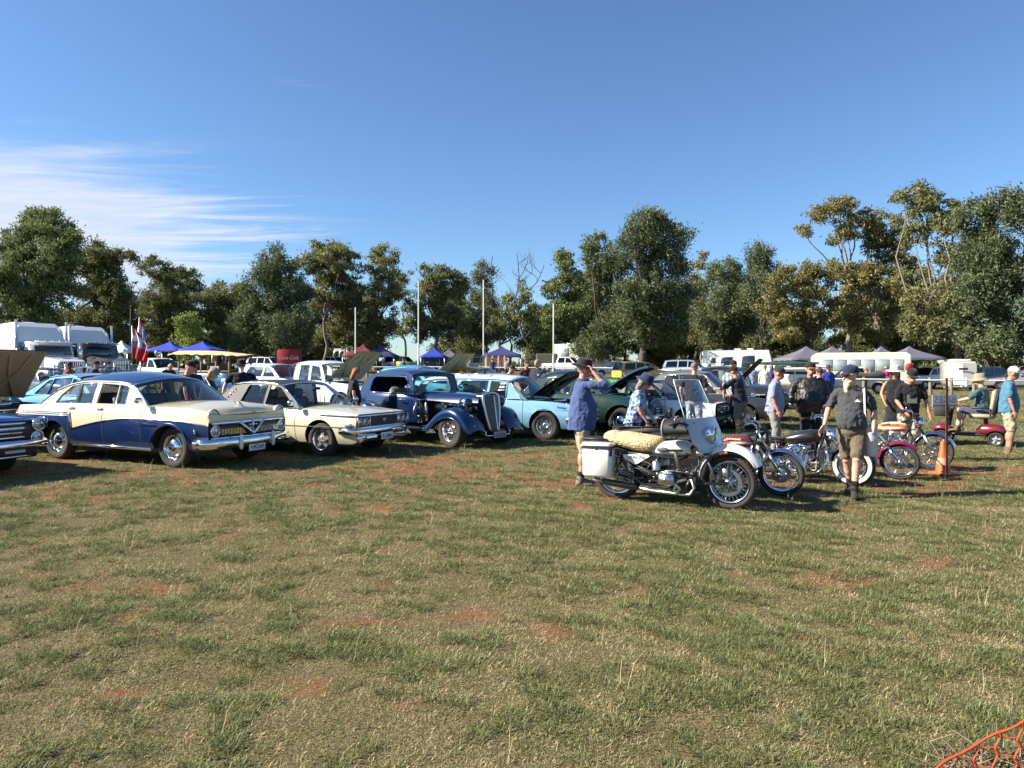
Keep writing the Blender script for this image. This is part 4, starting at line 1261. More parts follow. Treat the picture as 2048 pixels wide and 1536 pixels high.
for sg in (1, -1): headlight(green, (1.92, sg * .58, .74), .095, (1, 0, 0), CHROME, .14)
b = MB(); b.box((2.04, 0, .58), (.06, .8, .22), 1, .03); [b.tube([(2.08, -.4, z), (2.08, .4, z)], .014, 6) for z in (.5, .57, .64)]; b.build('grille', [CHROME, BLACK], green)
bumper(green, plan_path(2.20, .82, .14, .42, .2), .05, .08)
plate(green, (2.26, .1, .45), 'P9032', bg=BLACK, ink=WHITEINK)
# ---- white rally car with matt black bonnet
S = dict(wb=2.34, track=1.32, r=.30, ra=.37, tw=.2, rr=.18, style='alloy', rimmat=WHITE, x0=-1.9, x1=1.85, cowl=.62, deck=-1.3,
  W=[(-1.9, .72), (-1.2, .79), (0, .78), (1.1, .81), (1.85, .74)], zs=[(-1.9, .78), (0, .84), (1.2, .80), (1.85, .74)], zc=[(-1.9, .78), (-1.3, .88), (.62, .90), (1.4, .86), (1.85, .76)], zb=[(-1.9, .36), (-1.5, .25), (1.85, .27)], zref=.2,
  doors=[(-.55, .58)], m_lo=WHITE, m_bon=mat('matt_black', (.02, .02, .02), .6), mnose=3,
  cab=dict(zb=.85, yb=.70, k=.30, front=.68, rear=-1.45, roof=[(.12, 1.27), (-.3, 1.32), (-.9, 1.27)], crown=.05, bow=.15, wins=[[(.5, .87), (.12, 1.22), (-.45, 1.26), (-.5, .87)], [(-.58, .87), (-.53, 1.26), (-.85, 1.22), (-1.12, .87)]], down=(0,), trim=BLACK))
rally, sf, *_ = car('rally_car', 'white compact rally car with matt black bonnet behind the white motorcycle', ('fn', 1378, 866), -30, S, group='show cars parked along the front row')
b = MB(); b.box((1.87, 0, .60), (.04, 1.36, .22), 1, .03); b.tube([(1.90, -.42, .66), (1.90, .42, .66), (1.90, .42, .53), (1.90, -.42, .53)], .010, 6, closed=True); b.tube([(1.90, 0, .53), (1.90, 0, .66)], .01, 6); b.build('grille', [CHROME, BLACK], rally)
for sg in (1, -1):
    headlight(rally, (1.89, sg * .54, .60), .08, body=BLACK)
    b = MB(); b.box((1.55, sg * (sf(1.55, .66) + .006), .66), (.11, .015, .035), 0, .005); b.build('indicator', AMBER, rally)
bumper(rally, plan_path(1.96, .78, .1, .38, .2), .04, .06, BLACK)
plate(rally, (2.02, 0, .36), 'YFL 84', bg=BLACK, ink=WHITEINK); mirror(rally, (.55, -.74, .87), BLACK)
# ---- grey saloon with its bonnet up, and the black vintage car behind it
GUN = paint('gunmetal_enamel', (.05, .05, .055), .4); PEW = paint('pewter_metallic', (.28, .26, .22), .5)
S = dict(wb=2.6, track=1.42, r=.32, x0=-2.2, x1=2.1, cowl=.75, deck=-1.4, W=[(-2.2, .78), (0, .86), (1.5, .85), (2.1, .78)], zs=[(-2.2, .84), (0, .92), (2.1, .80)], zc=[(-2.2, .84), (-1.4, .97), (.75, .97), (2.1, .82)], zb=[(-2.2, .36), (-1.8, .27), (2.1, .3)],
  doors=[(-.9, -.1), (-.1, .72)], m_lo=GUN, open=52, m_under=mat('grey_underside', (.06, .06, .055), .75, var=.3, scale=12, bump=.6, bscale=30), mnose=3,
  cab=dict(zb=.92, yb=.78, k=.28, front=.80, rear=-1.6, roof=[(.22, 1.48), (-.3, 1.54), (-1.0, 1.47)], crown=.05, bow=.15, mroof=PEW, mpil=PEW, wins=[[(.62, .95), (.2, 1.42), (-.05, 1.45), (-.1, .95)], [(-.17, .95), (-.13, 1.46), (-.8, 1.44), (-.95, .95)]]))
grey, sf, *_ = car('grey_saloon', 'gunmetal grey saloon with pewter roof and raised dark bonnet', (5.35, 20.3), -24, S, group='show cars parked along the second row')
for sg in (1, -1): headlight(grey, (2.11, sg * .6, .64), .085)
bumper(grey, plan_path(2.2, .84, .1, .44, .2), .05, .07)
S = dict(wb=2.7, track=1.4, r=.34, x0=-2.2, x1=2.0, cowl=.6, deck=-1.0, crown=.6, W=[(-2.2, .74), (0, .84), (1.2, .84), (2.0, .70)], zs=[(-2.2, .95), (0, 1.02), (2.0, .86)], zc=[(-2.2, .98), (-1.0, 1.04), (.6, 1.12), (1.6, 1.06), (2.0, .90)], zb=[(-2.2, .36), (2.0, .36)],
  doors=[(-.5, .52)], m_lo=GLOSSBLK, boot=False, onerow=1, style='cap', rimmat=REDL, mnose=1,
  cab=dict(zb=1.02, yb=.76, k=.2, front=.62, rear=-.85, roof=[(.36, 1.58), (-.2, 1.63), (-.75, 1.58)], crown=.06, bow=.1, mroof=paint('teal_black_enamel', (.03, .06, .075)), wins=[[(.5, 1.05), (.34, 1.52), (-.42, 1.55), (-.46, 1.05)]], trim=GLOSSBLK))
blk, sf, *_ = car('vintage_pickup', 'black vintage pickup with a round headlamp beside the leaning man', (7.0, 22.9), -24, S, group='show cars parked along the second row')
text('Kustom', .13, WHITEINK, blk, (.95, -sf(.95, .78) - .012, .80), (R(90), 0, 0), shear=.3)
for sg in (1, -1): headlight(blk, (1.9, sg * .66, .84), .11, body=GLOSSBLK, depth=.2)
bumper(blk, plan_path(2.15, .84, .1, .5, .2), .04, .07)
# ---- deep blue sixties coupe nose at the left edge, stacked lamps
S = dict(wb=2.95, track=1.56, r=.35, x0=-2.7, x1=2.30, cowl=.8, deck=-1.5, crown=.5, W=[(-2.7, .9), (0, .99), (1.6, .99), (2.2, .97), (2.30, .955)], zs=[(-2.7, .86), (0, .90), (1.5, .89), (2.30, .84)], zc=[(-2.7, .86), (-1.5, .96), (.8, .98), (1.6, .965), (2.2, .89), (2.30, .83)],
  zb=[(-2.7, .4), (-2, .28), (2.0, .28), (2.30, .40)], doors=[(-.6, .75)], m_lo=NOSEBLUE, mnose=3, style='ring', rr=.2,
  cab=dict(zb=.90, yb=.88, k=.34, front=.86, rear=-1.7, roof=[(.2, 1.32), (-.4, 1.37), (-1.1, 1.28)], crown=.05, bow=.2, wins=[[(.6, .93), (.2, 1.27), (-.5, 1.30), (-.55, .93)], [(-.62, .93), (-.57, 1.3), (-.95, 1.25), (-1.2, .93)]]))
pon, sf, *_ = car('blue_coupe', 'deep blue sixties coupe with stacked headlights cut off at the left edge', (-9.86, 11.28), -25, S, group='show cars parked along the front row')
b = MB(); b.box((2.30, 0, .66), (.06, 1.62, .28), 1, .03)
for z, q in ((.80, .02), (.725, .03), (.66, .012), (.59, .02)): b.tube(plan_path(2.36, .72, .06, z), q, 8)
b.build('grille', [CHROME, BLACK], pon)
text('pontiac', .045, CHROME, pon, (2.38, .52, .665), (R(90), 0, R(90)))
for sg in (1, -1):
    headlight(pon, (2.34, sg * .86, .77), .09, depth=.1); headlight(pon, (2.33, sg * .845, .575), .088, depth=.1)
    b = MB(); b.tube([(2.2, sg * .95, .87), (2.36, sg * .955, .865), (2.40, sg * .93, .80), (2.36, sg * .955, .72)], .02, 8); b.build('lamp_surround', NOSEBLUE, pon)
def pex(b):
    b.box((2.30, 0, .36), (.10, 1.75, .18), 2, .05); b.tube(plan_path(2.38, .80, .08, .30), .02, 8)
    for y in (-.5, .5): b.box((2.36, y, .39), (.02, .3, .07), 1, .01)
bumper(pon, plan_path(2.43, .97, .14, .475, .3), .05, .075, NOSEBLUE and CHROME, extra=pex)
# ---- olive brown coupe, bonnet up, left edge
S = dict(wb=2.8, track=1.5, r=.33, x0=-2.4, x1=2.25, cowl=.75, deck=-1.4, W=[(-2.4, .84), (0, .93), (2.25, .88)], zs=[(-2.4, .86), (0, .90), (2.25, .88)], zc=[(-2.4, .86), (-1.4, .95), (.75, .98), (2.25, .90)], zb=[(-2.4, .36), (2.25, .34)], doors=[(-.5, .7)], m_lo=BROWN, open=50, m_under=TAN, mnose=3,
  cab=dict(zb=.90, yb=.83, k=.34, front=.8, rear=-1.6, roof=[(.15, 1.30), (-.4, 1.35), (-1.0, 1.27)], crown=.05, bow=.18, wins=[[(.55, .93), (.15, 1.25), (-.5, 1.28), (-.55, .93)], [(-.62, .93), (-.57, 1.28), (-.9, 1.23), (-1.1, .93)]]))
brn, sf, *_ = car('brown_coupe', 'olive brown coupe with tan bonnet raised and twin round headlights, left edge', (-11.9, 15.3), -25, S, group='show cars parked along the second row')
b = MB(); b.box((2.26, 0, .70), (.05, 1.66, .2), 1, .02); b.tube(plan_path(2.30, .86, .04, .82), .02, 8); b.tube(plan_path(2.30, .86, .04, .58), .02, 8)
for z in np.linspace(.62, .78, 6): b.box((2.29, 0, z), (.01, .84, .008), 0)
b.build('grille', [CHROME, BLACK], brn)
for sg in (1, -1):
    for y in (.5, .66): headlight(brn, (2.29, sg * y, .70), .07)
    b = MB(); b.box((2.30, sg * .80, .70), (.02, .1, .04), 0); b.build('indicator', AMBER, brn)
bumper(brn, plan_path(2.38, .92, .1, .46, .2), .05, .075)
# ---- bright blue sedan behind
S = dict(wb=2.5, track=1.36, r=.31, x0=-2.1, x1=2.0, cowl=.72, deck=-1.25, W=[(-2.1, .74), (0, .82), (2.0, .74)], zs=[(-2.1, .82), (-1.2, .93), (0, .90), (2.0, .80)], zc=[(-2.1, .82), (-1.25, .99), (.72, .95), (2.0, .82)], zb=[(-2.1, .36), (2.0, .3)], doors=[(-.85, -.05), (-.05, .68)], m_lo=TBLUE, scale=1.07,
  cab=dict(zb=.92, yb=.74, k=.32, front=.78, rear=-1.75, roof=[(.15, 1.33), (-.3, 1.38), (-.9, 1.33)], crown=.05, bow=.16, trim=BLACK, wins=[[(.55, .95), (.15, 1.28), (-.02, 1.31), (-.07, .95)], [(-.13, .95), (-.08, 1.32), (-.7, 1.30), (-.82, .95)], [(-.86, .95), (-.76, 1.28), (-.9, 1.26), (-1.28, .95)]]))
tor, sf, *_ = car('blue_sedan', 'bright metallic blue sedan parked behind the cream and navy sedan', (-10.25, 17.7), -25, S, group='show cars parked along the second row')
handles(tor, sf, [(-.02, .82), (-.78, .82)], BLACK)
# ---- royal blue thirties coupe (hot rod)
def hotrod():
    hd = R(-42)
    wb, tr = 2.80, 1.46
    q = GP(905, 896) - rot2(hd) @ Vector((wb / 2, -tr / 2, 0))
    t = thing('hot_rod', 'royal blue thirties hot rod coupe with exposed chrome engine and mesh grille', 'car', q, hd, 'show cars parked along the front row')
    m = RODBLUE
    # cabin tub: lower body loft from cowl to tail
    W = cur([(-2.05, .34), (-1.9, .60), (-1.5, .73), (-.8, .75), (0, .70), (.42, .58)])
    ZT = cur([(-2.05, .62), (-1.85, .86), (-1.4, 1.04), (-1.0, 1.08), (.42, 1.06)])
    ZBm = cur([(-2.05, .55), (-1.6, .42), (.42, .40)])
    b = MB(); dr = [MB(), MB()]
    xs = [-2.05, -2.0, -1.9, -1.75, -1.6, -1.4, -1.2, -1.0, -.8, -.6, -.407, -.393, -.2, 0, .2, .353, .367, .42]
    rows = []
    for x in xs:
        w, a, c = W(x), ZBm(x), ZT(x)
        rows.append([(x, 0, a), (x, w * .8, a), (x, w * .97, a + .06), (x, w, a + (c - a) * .5), (x, w * .985, c - .10), (x, w * .955, c - .03), (x, w * .93, c)] + ([(x, w * .5, c + .05), (x, 0, c + .07)] if x < -1.15 else []))
    for i in range(len(xs) - 1):
        n = min(len(rows[i]), len(rows[i + 1]))
        xm = (xs[i] + xs[i + 1]) / 2
        for j in range(n - 1):
            for si, sg in enumerate((1, -1)):
                vs = [(p[0], p[1] * sg, p[2]) for p in (rows[i][j], rows[i][j + 1], rows[i + 1][j + 1], rows[i + 1][j])]
                gap = abs(xm + .40) < .01 or abs(xm - .36) < .01
                tgt = dr[si] if -.4 < xm < .36 and 2 <= j < 6 and not gap else b
                tgt.add(vs, [(0, 1, 2, 3)], 1 if gap and j >= 2 else 0)
    b.build('body', [m, SEAM], t)
    for q_ in dr: q_.build('door', [m], t)
    # greenhouse
    bz, yb, k = 1.06, .665, .12
    yy = lambda z: yb - (z - bz) * k
    roofl = cur([(.30, 1.50), (.05, 1.56), (-.5, 1.585), (-1.0, 1.54), (-1.35, 1.40), (-1.52, 1.20), (-1.58, 1.06)])
    xs2 = list(np.linspace(.30, -1.58, 22))
    outer = [(.42, bz)] + [(x, roofl(x)) for x in xs2]
    def rr_(pts, r=.05):
        out = []
        n = len(pts)
        for i in range(n):
            p, a, c = Vector(pts[i]), Vector(pts[i - 1]), Vector(pts[(i + 1) % n])
            for f, d in ((1, a), (0, c)):
                out.append(tuple(p + (d - p).normalized() * r)) if f else None
            mid = p + ((a - p).normalized() + (c - p).normalized()) * r * .35
            out.append(tuple(mid)); out.append(tuple(p + (c - p).normalized() * r))
        return out
    win = [rr_([(.24, 1.09), (.16, 1.46), (-1.05, 1.46), (-1.20, 1.09)], .10)]
    for sg in (1, -1):
      b = MB(); b.prism(outer, .05, 0, lambda u, w, e, sg=sg: (u, sg * (yy(w) - .02) + e, w), holes=win)
      b.build('pillar_frame', m, t)
    V = np.linspace(-1, 1, 13)
    b = MB()
    b.sheet([[(x + .05 * (1 - v * v) * (1 if x > 0 else -1), yy(roofl(x)) * v * 1.005, roofl(x) + .075 * (1 - abs(v) ** 2.6) * (1 if x > -1 else max(.2, (x + 1.9) / .9)) - (0 if abs(v) < .99 else .01)) for v in V] for x in xs2], 0)
    b.build('roof', m, t)
    rows = [[(.44 - .13 * f + .04 * (1 - v * v), yy(bz + .42 * f) * v, bz + .44 * f + .05 * f * (1 - v * v)) for v in V] for f in np.linspace(0, 1, 4)]
    g = MB(); g.sheet(rows); go = g.build('windscreen', GLASS, t)
    e = MB(); e.tube(rows[0], .018, 6); e.tube(rows[-1], .02, 6); e.tube([r[0] for r in rows], .022, 6); e.tube([r[-1] for r in rows], .022, 6); e.build('trim', m, go)
    for sg in (1, -1):
        e = MB(); e.tube([(u, sg * (yy(w) + .01), w) for u, w in win[0]], .012, 6, closed=True); e.build('trim', m, t)
    b = MB(); b.box((-.55, 0, .95), (.2, 1.1, .55), 0, .08, rot=(0, -.15, 0)); b.box((-.3, 0, .66), (.55, 1.1, .2), 0, .08); b.build('seat', SEATM, t)
    b = MB(); b.box((.25, 0, 1.0), (.2, 1.2, .14), 0, .05); b.build('dashboard', INTER, t)
    b = MB(); c = Vector((-.02, -.32, 1.10))
    b.tube([c + Vector((.06 * math.cos(a), .17 * math.sin(a), .16 * math.cos(a))) for a in np.linspace(0, 2 * math.pi, 19)[:-1]], .012, 6, closed=True); b.tube([c, c + Vector((.3, 0, -.12))], .02, 6); b.build('steering_wheel', BLACK, t)
    for o in list(t.children): o.location.x -= .31
    # bonnet: long tapered top, sides open on the engine
    b = MB()
    rows = []
    for x in np.linspace(.12, 1.72, 14):
        f = (x - .12) / 1.60
        w = .60 - .27 * f; z = 1.085 - .07 * f * f
        row = []
        for v in np.linspace(-1, 1, 15):
            a = abs(v)
            row.append((x, w * (v if a < .8 else math.copysign(.8 + (a - .8) * .9, v)), z + .06 * (1 - a ** 2.2) - (.13 * ((a - .8) / .2) ** 1.2 if a > .8 else 0)))
        rows.append(row)
    b.sheet(rows); b.sheet([[(p[0], p[1] * .98, p[2] - .012) for p in r] for r in rows])
    b.tube([(.14, 0, 1.15), (1.72, 0, 1.085)], .009, 6)
    b.build('bonnet', m, t)
    b = MB(); b.box((.14, 0, .74), (.05, 1.1, .6), 0, .02); b.build('firewall', GLOSSBLK, t)
    # engine
    b = MB()
    b.box((1.0, 0, .66), (.75, .42, .40), 0, .05)
    for sg in (1, -1):
        b.box((1.02, sg * .27, .90), (.62, .16, .10), 1, .035, rot=(sg * -.6, 0, 0))
        for i in range(4):
            x = .78 + i * .16
            b.tube([(x, sg * .27, .80), (x + .02, sg * .42, .76), (x - .04, sg * .44, .60), (x - .12, sg * .40, .48)], .028, 8, 1)
        b.tube([(.7, sg * .42, .47), (.2, sg * .5, .36)], .04, 8, 1)
    b.lathe([(0, 0), (.17, 0), (.18, .05), (.14, .09), (0, .1)], 20, 1, (1.0, 0, .96))
    b.lathe([(.11, 0), (.12, .03), (.03, .05), (0, .05)], 18, 1, (1.42, 0, .82), (1, 0, 0))
    b.lathe([(.09, 0), (.09, .16), (0, .17)], 16, 1, (1.34, -.26, .84), (1, 0, 0)); b.lathe([(.08, 0), (.08, .14), (0, .15)], 16, 1, (1.38, -.22, .62), (1, 0, 0))
    for i in range(26):
        p = (rnd.uniform(.68, 1.5), rnd.uniform(.28, .40) * rnd.choice((-1, 1)), rnd.uniform(.62, .98))
        b.ell(p, (rnd.uniform(.015, .035),) * 3, 8, 6, 1)
    for i in range(5): b.tube([(rnd.uniform(.6, .8), -.36, .95), (1.0, -.40, rnd.uniform(.84, 1.0)), (rnd.uniform(1.2, 1.5), -.33, .9)], .011, 6, rnd.choice((0, 1)))
    b.tube([(.30, -.46, 1.0), (.31, -.50, .75), (.34, -.50, .50)], .035, 8, 1)
    b.build('engine', [BLACK, CHROME], t)
    # grille shell, leaning back, V nosed
    b = MB()
    def gx(z): return 1.90 - (z - .34) * .16
    gw = cur([(.34, .11), (.42, .14), (.6, .185), (.8, .22), (.98, .235), (1.08, .22)])
    zs = [.34, .38, .44, .52, .6, .7, .8, .9, .98, 1.04, 1.08]
    rows = [[(gx(z) + .10 * (1 - abs(v)) , gw(z) * v, z) for v in np.linspace(-1, 1, 9)] for z in zs]
    b.sheet(rows, 0)
    edge = [r[0] for r in rows] + [(gx(1.10), -.11, 1.12), (gx(1.12) + .06, 0, 1.13), (gx(1.10), .11, 1.12)] + [r[-1] for r in rows[::-1]]
    b.tube(edge, .03, 8, 1, closed=True)
    b.tube([r[4] for r in rows], .014, 6, 1)
    for z in np.linspace(.42, 1.04, 26):
        b.tube([(gx(z) + .008 + .10 * (1 - abs(v)), gw(z) * v * .95, z) for v in (-1, -.5, 0, .5, 1)], .004, 4, 2)
    b.tube([(gx(.9) + .11, -.06, .90), (gx(.9) + .11, .06, .90)], .014, 6, 1)
    sh = MB()
    sh.sheet([[(p[0], p[1] * 1.05, p[2] + .01) for p in edge[1:-1]], [(p[0] - .16, p[1] * 1.12, p[2] + .015) for p in edge[1:-1]]], 0)
    sh.build('grille_shell', m, t)
    b.build('grille', [BRUSH, STEEL, mat('grille_bar', (.2, .21, .22), .4, .8)], t)
    b = MB(); b.tube([(1.62, 0, 1.10), (1.66, 0, 1.16), (1.52, .0, 1.20)], [.015, .012, .02], 8); b.build('bonnet_ornament', CHROME, t)
    # front fenders: crescent sweeping back to the running board; rear fenders
    def fender(xs, zt, w0, w1, nm):
        for sg in (1, -1):
            b = MB(); rows = []
            f, wi, wo = cur(zt), cur(w0), cur(w1)
            for x in xs:
                z, yi, yo = f(x), wi(x), wo(x)
                dp = min(.20, max(.03, z - .32))
                rows.append([(x, sg * yi, z - .06), (x, sg * (yi + .10), z - .005), (x, sg * ((yi + yo) / 2), z + .012), (x, sg * (yo - .06), z - .015), (x, sg * (yo - .012), z - .05), (x, sg * yo, z - dp * .6), (x, sg * (yo - .005), z - dp)])
            b.sheet(rows); b.sheet([[(p[0], p[1] - sg * .012, p[2] - .012) for p in r] for r in rows], 1)
            b.tube([r[-1] for r in rows], .012, 6)
            b.build(nm, [m, DARK], t)
    fx = wb / 2
    fender([.45, .6, .75, .9, 1.0, 1.1, 1.2, 1.3, 1.4, 1.5, 1.6, 1.7, 1.8, 1.88, 1.94, 1.97], [(.45, .38), (.75, .52), (1.0, .70), (1.2, .80), (1.42, .835), (1.65, .78), (1.82, .64), (1.92, .50), (1.97, .38)],
           [(.45, .62), (.9, .50), (1.4, .38), (1.97, .34)], [(.45, .80), (1.0, .87), (1.6, .88), (1.9, .84), (1.97, .76)], 'fender')
    fender([-2.15, -2.1, -2.0, -1.9, -1.75, -1.6, -1.4, -1.2, -1.05, -.95, -.85], [(-2.15, .45), (-2.05, .62), (-1.8, .80), (-1.45, .86), (-1.15, .74), (-.95, .52), (-.85, .40)], [(-2.15, .45), (-1.4, .62), (-.85, .66)], [(-2.15, .72), (-1.6, .90), (-.85, .82)], 'rear_fender')
    for sg in (1, -1):
        b = MB(); b.box((-.2, sg * .74, .36), (1.4, .20, .05), 0, .02); b.tube([(-.9, sg * .845, .365), (.5, sg * .845, .365)], .012, 6, 1); b.build('running_board', [m, CHROME], t)
    for sg in (1, -1):
        b = MB(); b.ell((1.55, sg * .50, .93), (.17, .115, .115), 16, 10, 1); b.tube([(1.55, sg * .50, .84), (1.56, sg * .44, .70)], .02, 8, 0)
        b.lathe([(.112, .0), (.118, .02), (.10, .03), (.06, .045), (0, .05)], 20, 2, (1.61, sg * .50, .93), (1, 0, 0)); b.lathe([(.12, -.02), (.125, .02), (.11, .03)], 20, 0, (1.61, sg * .50, .93), (1, 0, 0))
        b.build('headlight', [CHROME, m, LENS], t)
        b = MB(); b.ell((1.92, sg * .62, .47), (.03, .03, .025), 8, 6); b.build('indicator', AMBER, t)
    for i, x in enumerate((fx, -fx)):
        for sg in (1, -1): wheel(t, (x, sg * tr / 2, .35 + .02 * i), sg, .35 + .02 * i, .20, .21, 'mag', rimmat=CHROME)
    b = MB(); b.tube([(fx, -.7, .33), (fx, .7, .33)], .035, 8); b.box((0, 0, .34), (3.0, .6, .08)); b.tube([(1.9, -.36, .30), (2.02, -.36, .27), (2.04, -.3, .26), (2.04, .3, .26), (2.02, .36, .27), (1.9, .36, .30)], .014, 6, 1)
    for sg in (1, -1): b.tube([(2.0, sg * .36, .27), (2.0, sg * .36, .36)], .014, 6, 1); b.tube([(1.2, sg * .55, .3), (1.75, sg * .3, .38)], .018, 6, 1)
    b.build('chassis', [DARK, CHROME], t)
    plate(t, (2.06, 0, .27), 'SZ2455', bg=mat('plate_grey', (.3, .3, .32), .5))
    mirror(t, (.03, -.66, 1.12)); mirror(t, (.03, .66, 1.12), d=-1)
    b = MB(); b.tube([(-.19, -.735, .955), (-.21, -.76, .955), (-.33, -.76, .955)], .012, 6); b.build('door_handle', CHROME, t)
    b = MB(); b.tube([(.11, -.60, .90), (.08, -.66, .72), (.09, -.66, .62)], .014, 6); b.build('side_vent', STEEL, t)
hotrod()
# ================================================================== motorcycles
def spoke_wheel(parent, pos, r, tw, rim, steer=0., knob=False, white=False, disc=.14, spokes=20, rimw=None, rimm=None):
    ax = (0, 1, 0); h = tw / 2
    b = MB()
    prof = []
    for a in np.linspace(-2.2, 2.2, 15): prof.append((rim + (r - rim) * (.5 + .5 * math.cos(a)) + .003, h * math.sin(a) * (1 if abs(a) < 1.57 else .95)))
    if white:
        b.lathe(prof[3:12], 44, 0, ax=ax)
        b.lathe(prof[11:], 44, 1, ax=ax); b.lathe(prof[:4], 44, 1, ax=ax)
    else: b.lathe(prof, 44, 0, ax=ax)
    if knob:
        for k in range(46):
            a = 2 * math.pi * k / 46
            for y in (-.55, 0, .55):
                X = Matrix.Rotation(a + (y != 0) * .06, 4, 'Y')
                b.box((0, y * h, r - (.004 if y == 0 else .016)), (.022, h * .42, .03), 0, .004, X=X)
    o = b.build('wheel', [RUBBER, mat('whitewall', (.78, .76, .72), .7)], parent, pos)
    o.rotation_euler = (0, 0, steer)
    b = MB()
    q = rim + .004
    w = rimw or h * .7
    b.lathe([(q, -w), (q - .012, -w), (q - .02, -w * .5), (q - .028, 0), (q - .02, w * .5), (q - .012, w), (q, w)], 44, 0, ax=ax)
    b.lathe([(.02, -.09), (.045, -.075), (.045, -.05), (.03, -.03), (.03, .03), (.045, .05), (.045, .075), (.02, .09)], 18, 1, ax=ax)
    for k in range(spokes):
        a = 2 * math.pi * k / spokes
        sg = 1 if k % 2 else -1
        a2 = a + (.42 if (k // 2) % 2 else -.42)
        b.tube([(.042 * math.cos(a), sg * .05, .042 * math.sin(a)), (q * math.cos(a2) * .97, 0, q * math.sin(a2) * .97)], .0032, 4, 0, cap=False)
    if disc:
        for sg in (-1, 1): b.lathe([(disc * .72, sg * .062), (disc, sg * .062), (disc, sg * .066), (disc * .72, sg * .066), (disc * .72, sg * .062)], 30, 2, ax=ax, smooth=False)
    b.build('rim', [rimm or CHROME, ALU, mat('disc_steel', (.20, .20, .205), .42, 1., var=.1)], o)
    return o
def mudguard(parent, c, r, w, a0, a1, m, name='mudguard', drop=.04, n=18, tw=1.):
    b = MB(); rows = []
    for a in np.linspace(R(a0), R(a1), n):
        row = []
        for v in np.linspace(-1, 1, 9):
            rr = r - drop * abs(v) ** 2.4
            row.append((c[0] + rr * math.cos(a), c[1] + w * v, c[2] + rr * math.sin(a)))
        rows.append(row)
    b.sheet(rows); b.sheet([[(p[0] - .0, p[1] * .985, p[2] - .006) for p in r_] for r_ in rows])
    b.tube([r_[0] for r_ in rows], .006, 5); b.tube([r_[-1] for r_ in rows], .006, 5)
    return b.build(name, m, parent)
def ringblob(secs, n=16, p=2.4):
    """sections (x, y half width, z low, z high) -> super-ellipse rings"""
    out = []
    for (x, w, z0, z1) in secs:
        c, hh = (z0 + z1) / 2, (z1 - z0) / 2
        ring = []
        for k in range(n):
            a = 2 * math.pi * k / n
            ca, sa = math.cos(a), math.sin(a)
            ring.append((x, w * math.copysign(abs(ca) ** (2 / p), ca), c + hh * math.copysign(abs(sa) ** (2 / p), sa)))
        out.append(ring)
    return out
def tankmesh(parent, secs, mats, colf=None, name='tank', n=24):
    b = MB(); rings = ringblob(secs, n)
    for i in range(len(rings) - 1):
        for j in range(n):
            j2 = (j + 1) % n
            q = [rings[i][j], rings[i][j2], rings[i + 1][j2], rings[i + 1][j]]
            zc = sum(p[2] for p in q) / 4; xc = sum(p[0] for p in q) / 4
            b.add(q, [(0, 1, 2, 3)], colf(xc, zc) if colf else 0)
    for r_ in (rings[0], rings[-1]): b.add(r_, [tuple(range(n))], 0)
    return b.build(name, mats, parent)
def fins(b, c, d, n, m=0):
    for k in range(n): b.box((c[0], c[1], c[2] - d[2] / 2 + d[2] * (k + .5) / n), (d[0], d[1], d[2] / n * .45), m)
    b.box(c, (d[0] * .84, d[1] * .84, d[2]), m)
def forks(parent, ax, top, m0, m1, yw=.10, lower=.45, steerz=None):
    A, T = Vector(ax), Vector(top)
    for sg in (1, -1):
        b = MB()
        o = Vector((0, sg * yw, 0))
        mid = A.lerp(T, lower)
        b.tube([A + o, mid + o], [.024, .027], 10, 0); b.tube([mid + o, T + o], .019, 10, 1); b.ell(A + o, (.034, .03, .034), 10, 8, 0)
        b.build('fork_leg', [m0, m1], parent)
    for f in (.78, 1.0):
        b = MB(); p = A.lerp(T, f); b.box(p, (.07, yw * 2 + .06, .035), 0, .012); b.build('triple_clamp', m1, parent)
def handlebar(parent, base, rise=.12, back=.16, half=.36, m=None, gauges=True):
    x, z = base
    b = MB()
    pts = [(x, .06, z), (x, .12, z + rise * .6), (x - back * .2, .2, z + rise), (x - back * .6, half * .8, z + rise), (x - back, half, z + rise * .9)]
    full = [(p[0], -p[1], p[2]) for p in pts[::-1]] + pts
    b.tube(full, .012, 8, 0)
    for sg in (1, -1):
        b.tube([(x - back * .72, sg * half * .86, z + rise * .95), (x - back * 1.15, sg * (half + .06), z + rise * .85)], .018, 8, 1)
        b.tube([(x - back * .55, sg * half * .78, z + rise * .98), (x - back * .35, sg * half * .95, z + rise * .95), (x - back * .6, sg * (half + .08), z + rise * .88)], .007, 6, 0)
    b.build('handlebar', [m or CHROME, BLACK], parent)
    if gauges:
        for sg in (1, -1):
            b = MB(); b.lathe([(0, -.05), (.045, -.045), (.05, 0), (.046, .012), (0, .012)], 16, 0, (x + .05, sg * .065, z + .05), (-.5, 0, .85)); b.build('gauge', BLACK, parent)
def bmirror(parent, p, q, r=.055, m=None, rect=False):
    b = MB(); b.tube([p, q], .006, 6, 0)
    d = Vector((-1, 0, 0))
    if rect: b.box(q, (.03, .13, .08), 1, .02)
    else: b.lathe([(0, -.02), (r * .9, -.012), (r, .006), (r * .9, .012), (0, .012)], 18, 1, q, d)
    b.build('mirror', [CHROME, m or BLACK], parent)
def indicators(parent, pts, r=.035, d=(1, 0, 0)):
    for p in pts:
        b = MB(); b.lathe([(r * .8, -.05), (r, -.02), (r, 0)], 14, 1, p, d); b.lathe([(r, 0), (r * .8, .022), (0, .03)], 14, 0, p, d); b.build('indicator', [AMBER, CHROME], parent)
def place_bike(name, label, fpx, h, wb, sc, group='motorcycles on show in a row'):
    q = GP(*fpx) - rot2(R(h)) @ Vector((wb / 2 * sc, 0, 0))
    return thing(name, label, 'motorcycle', q, R(h), group, sc)
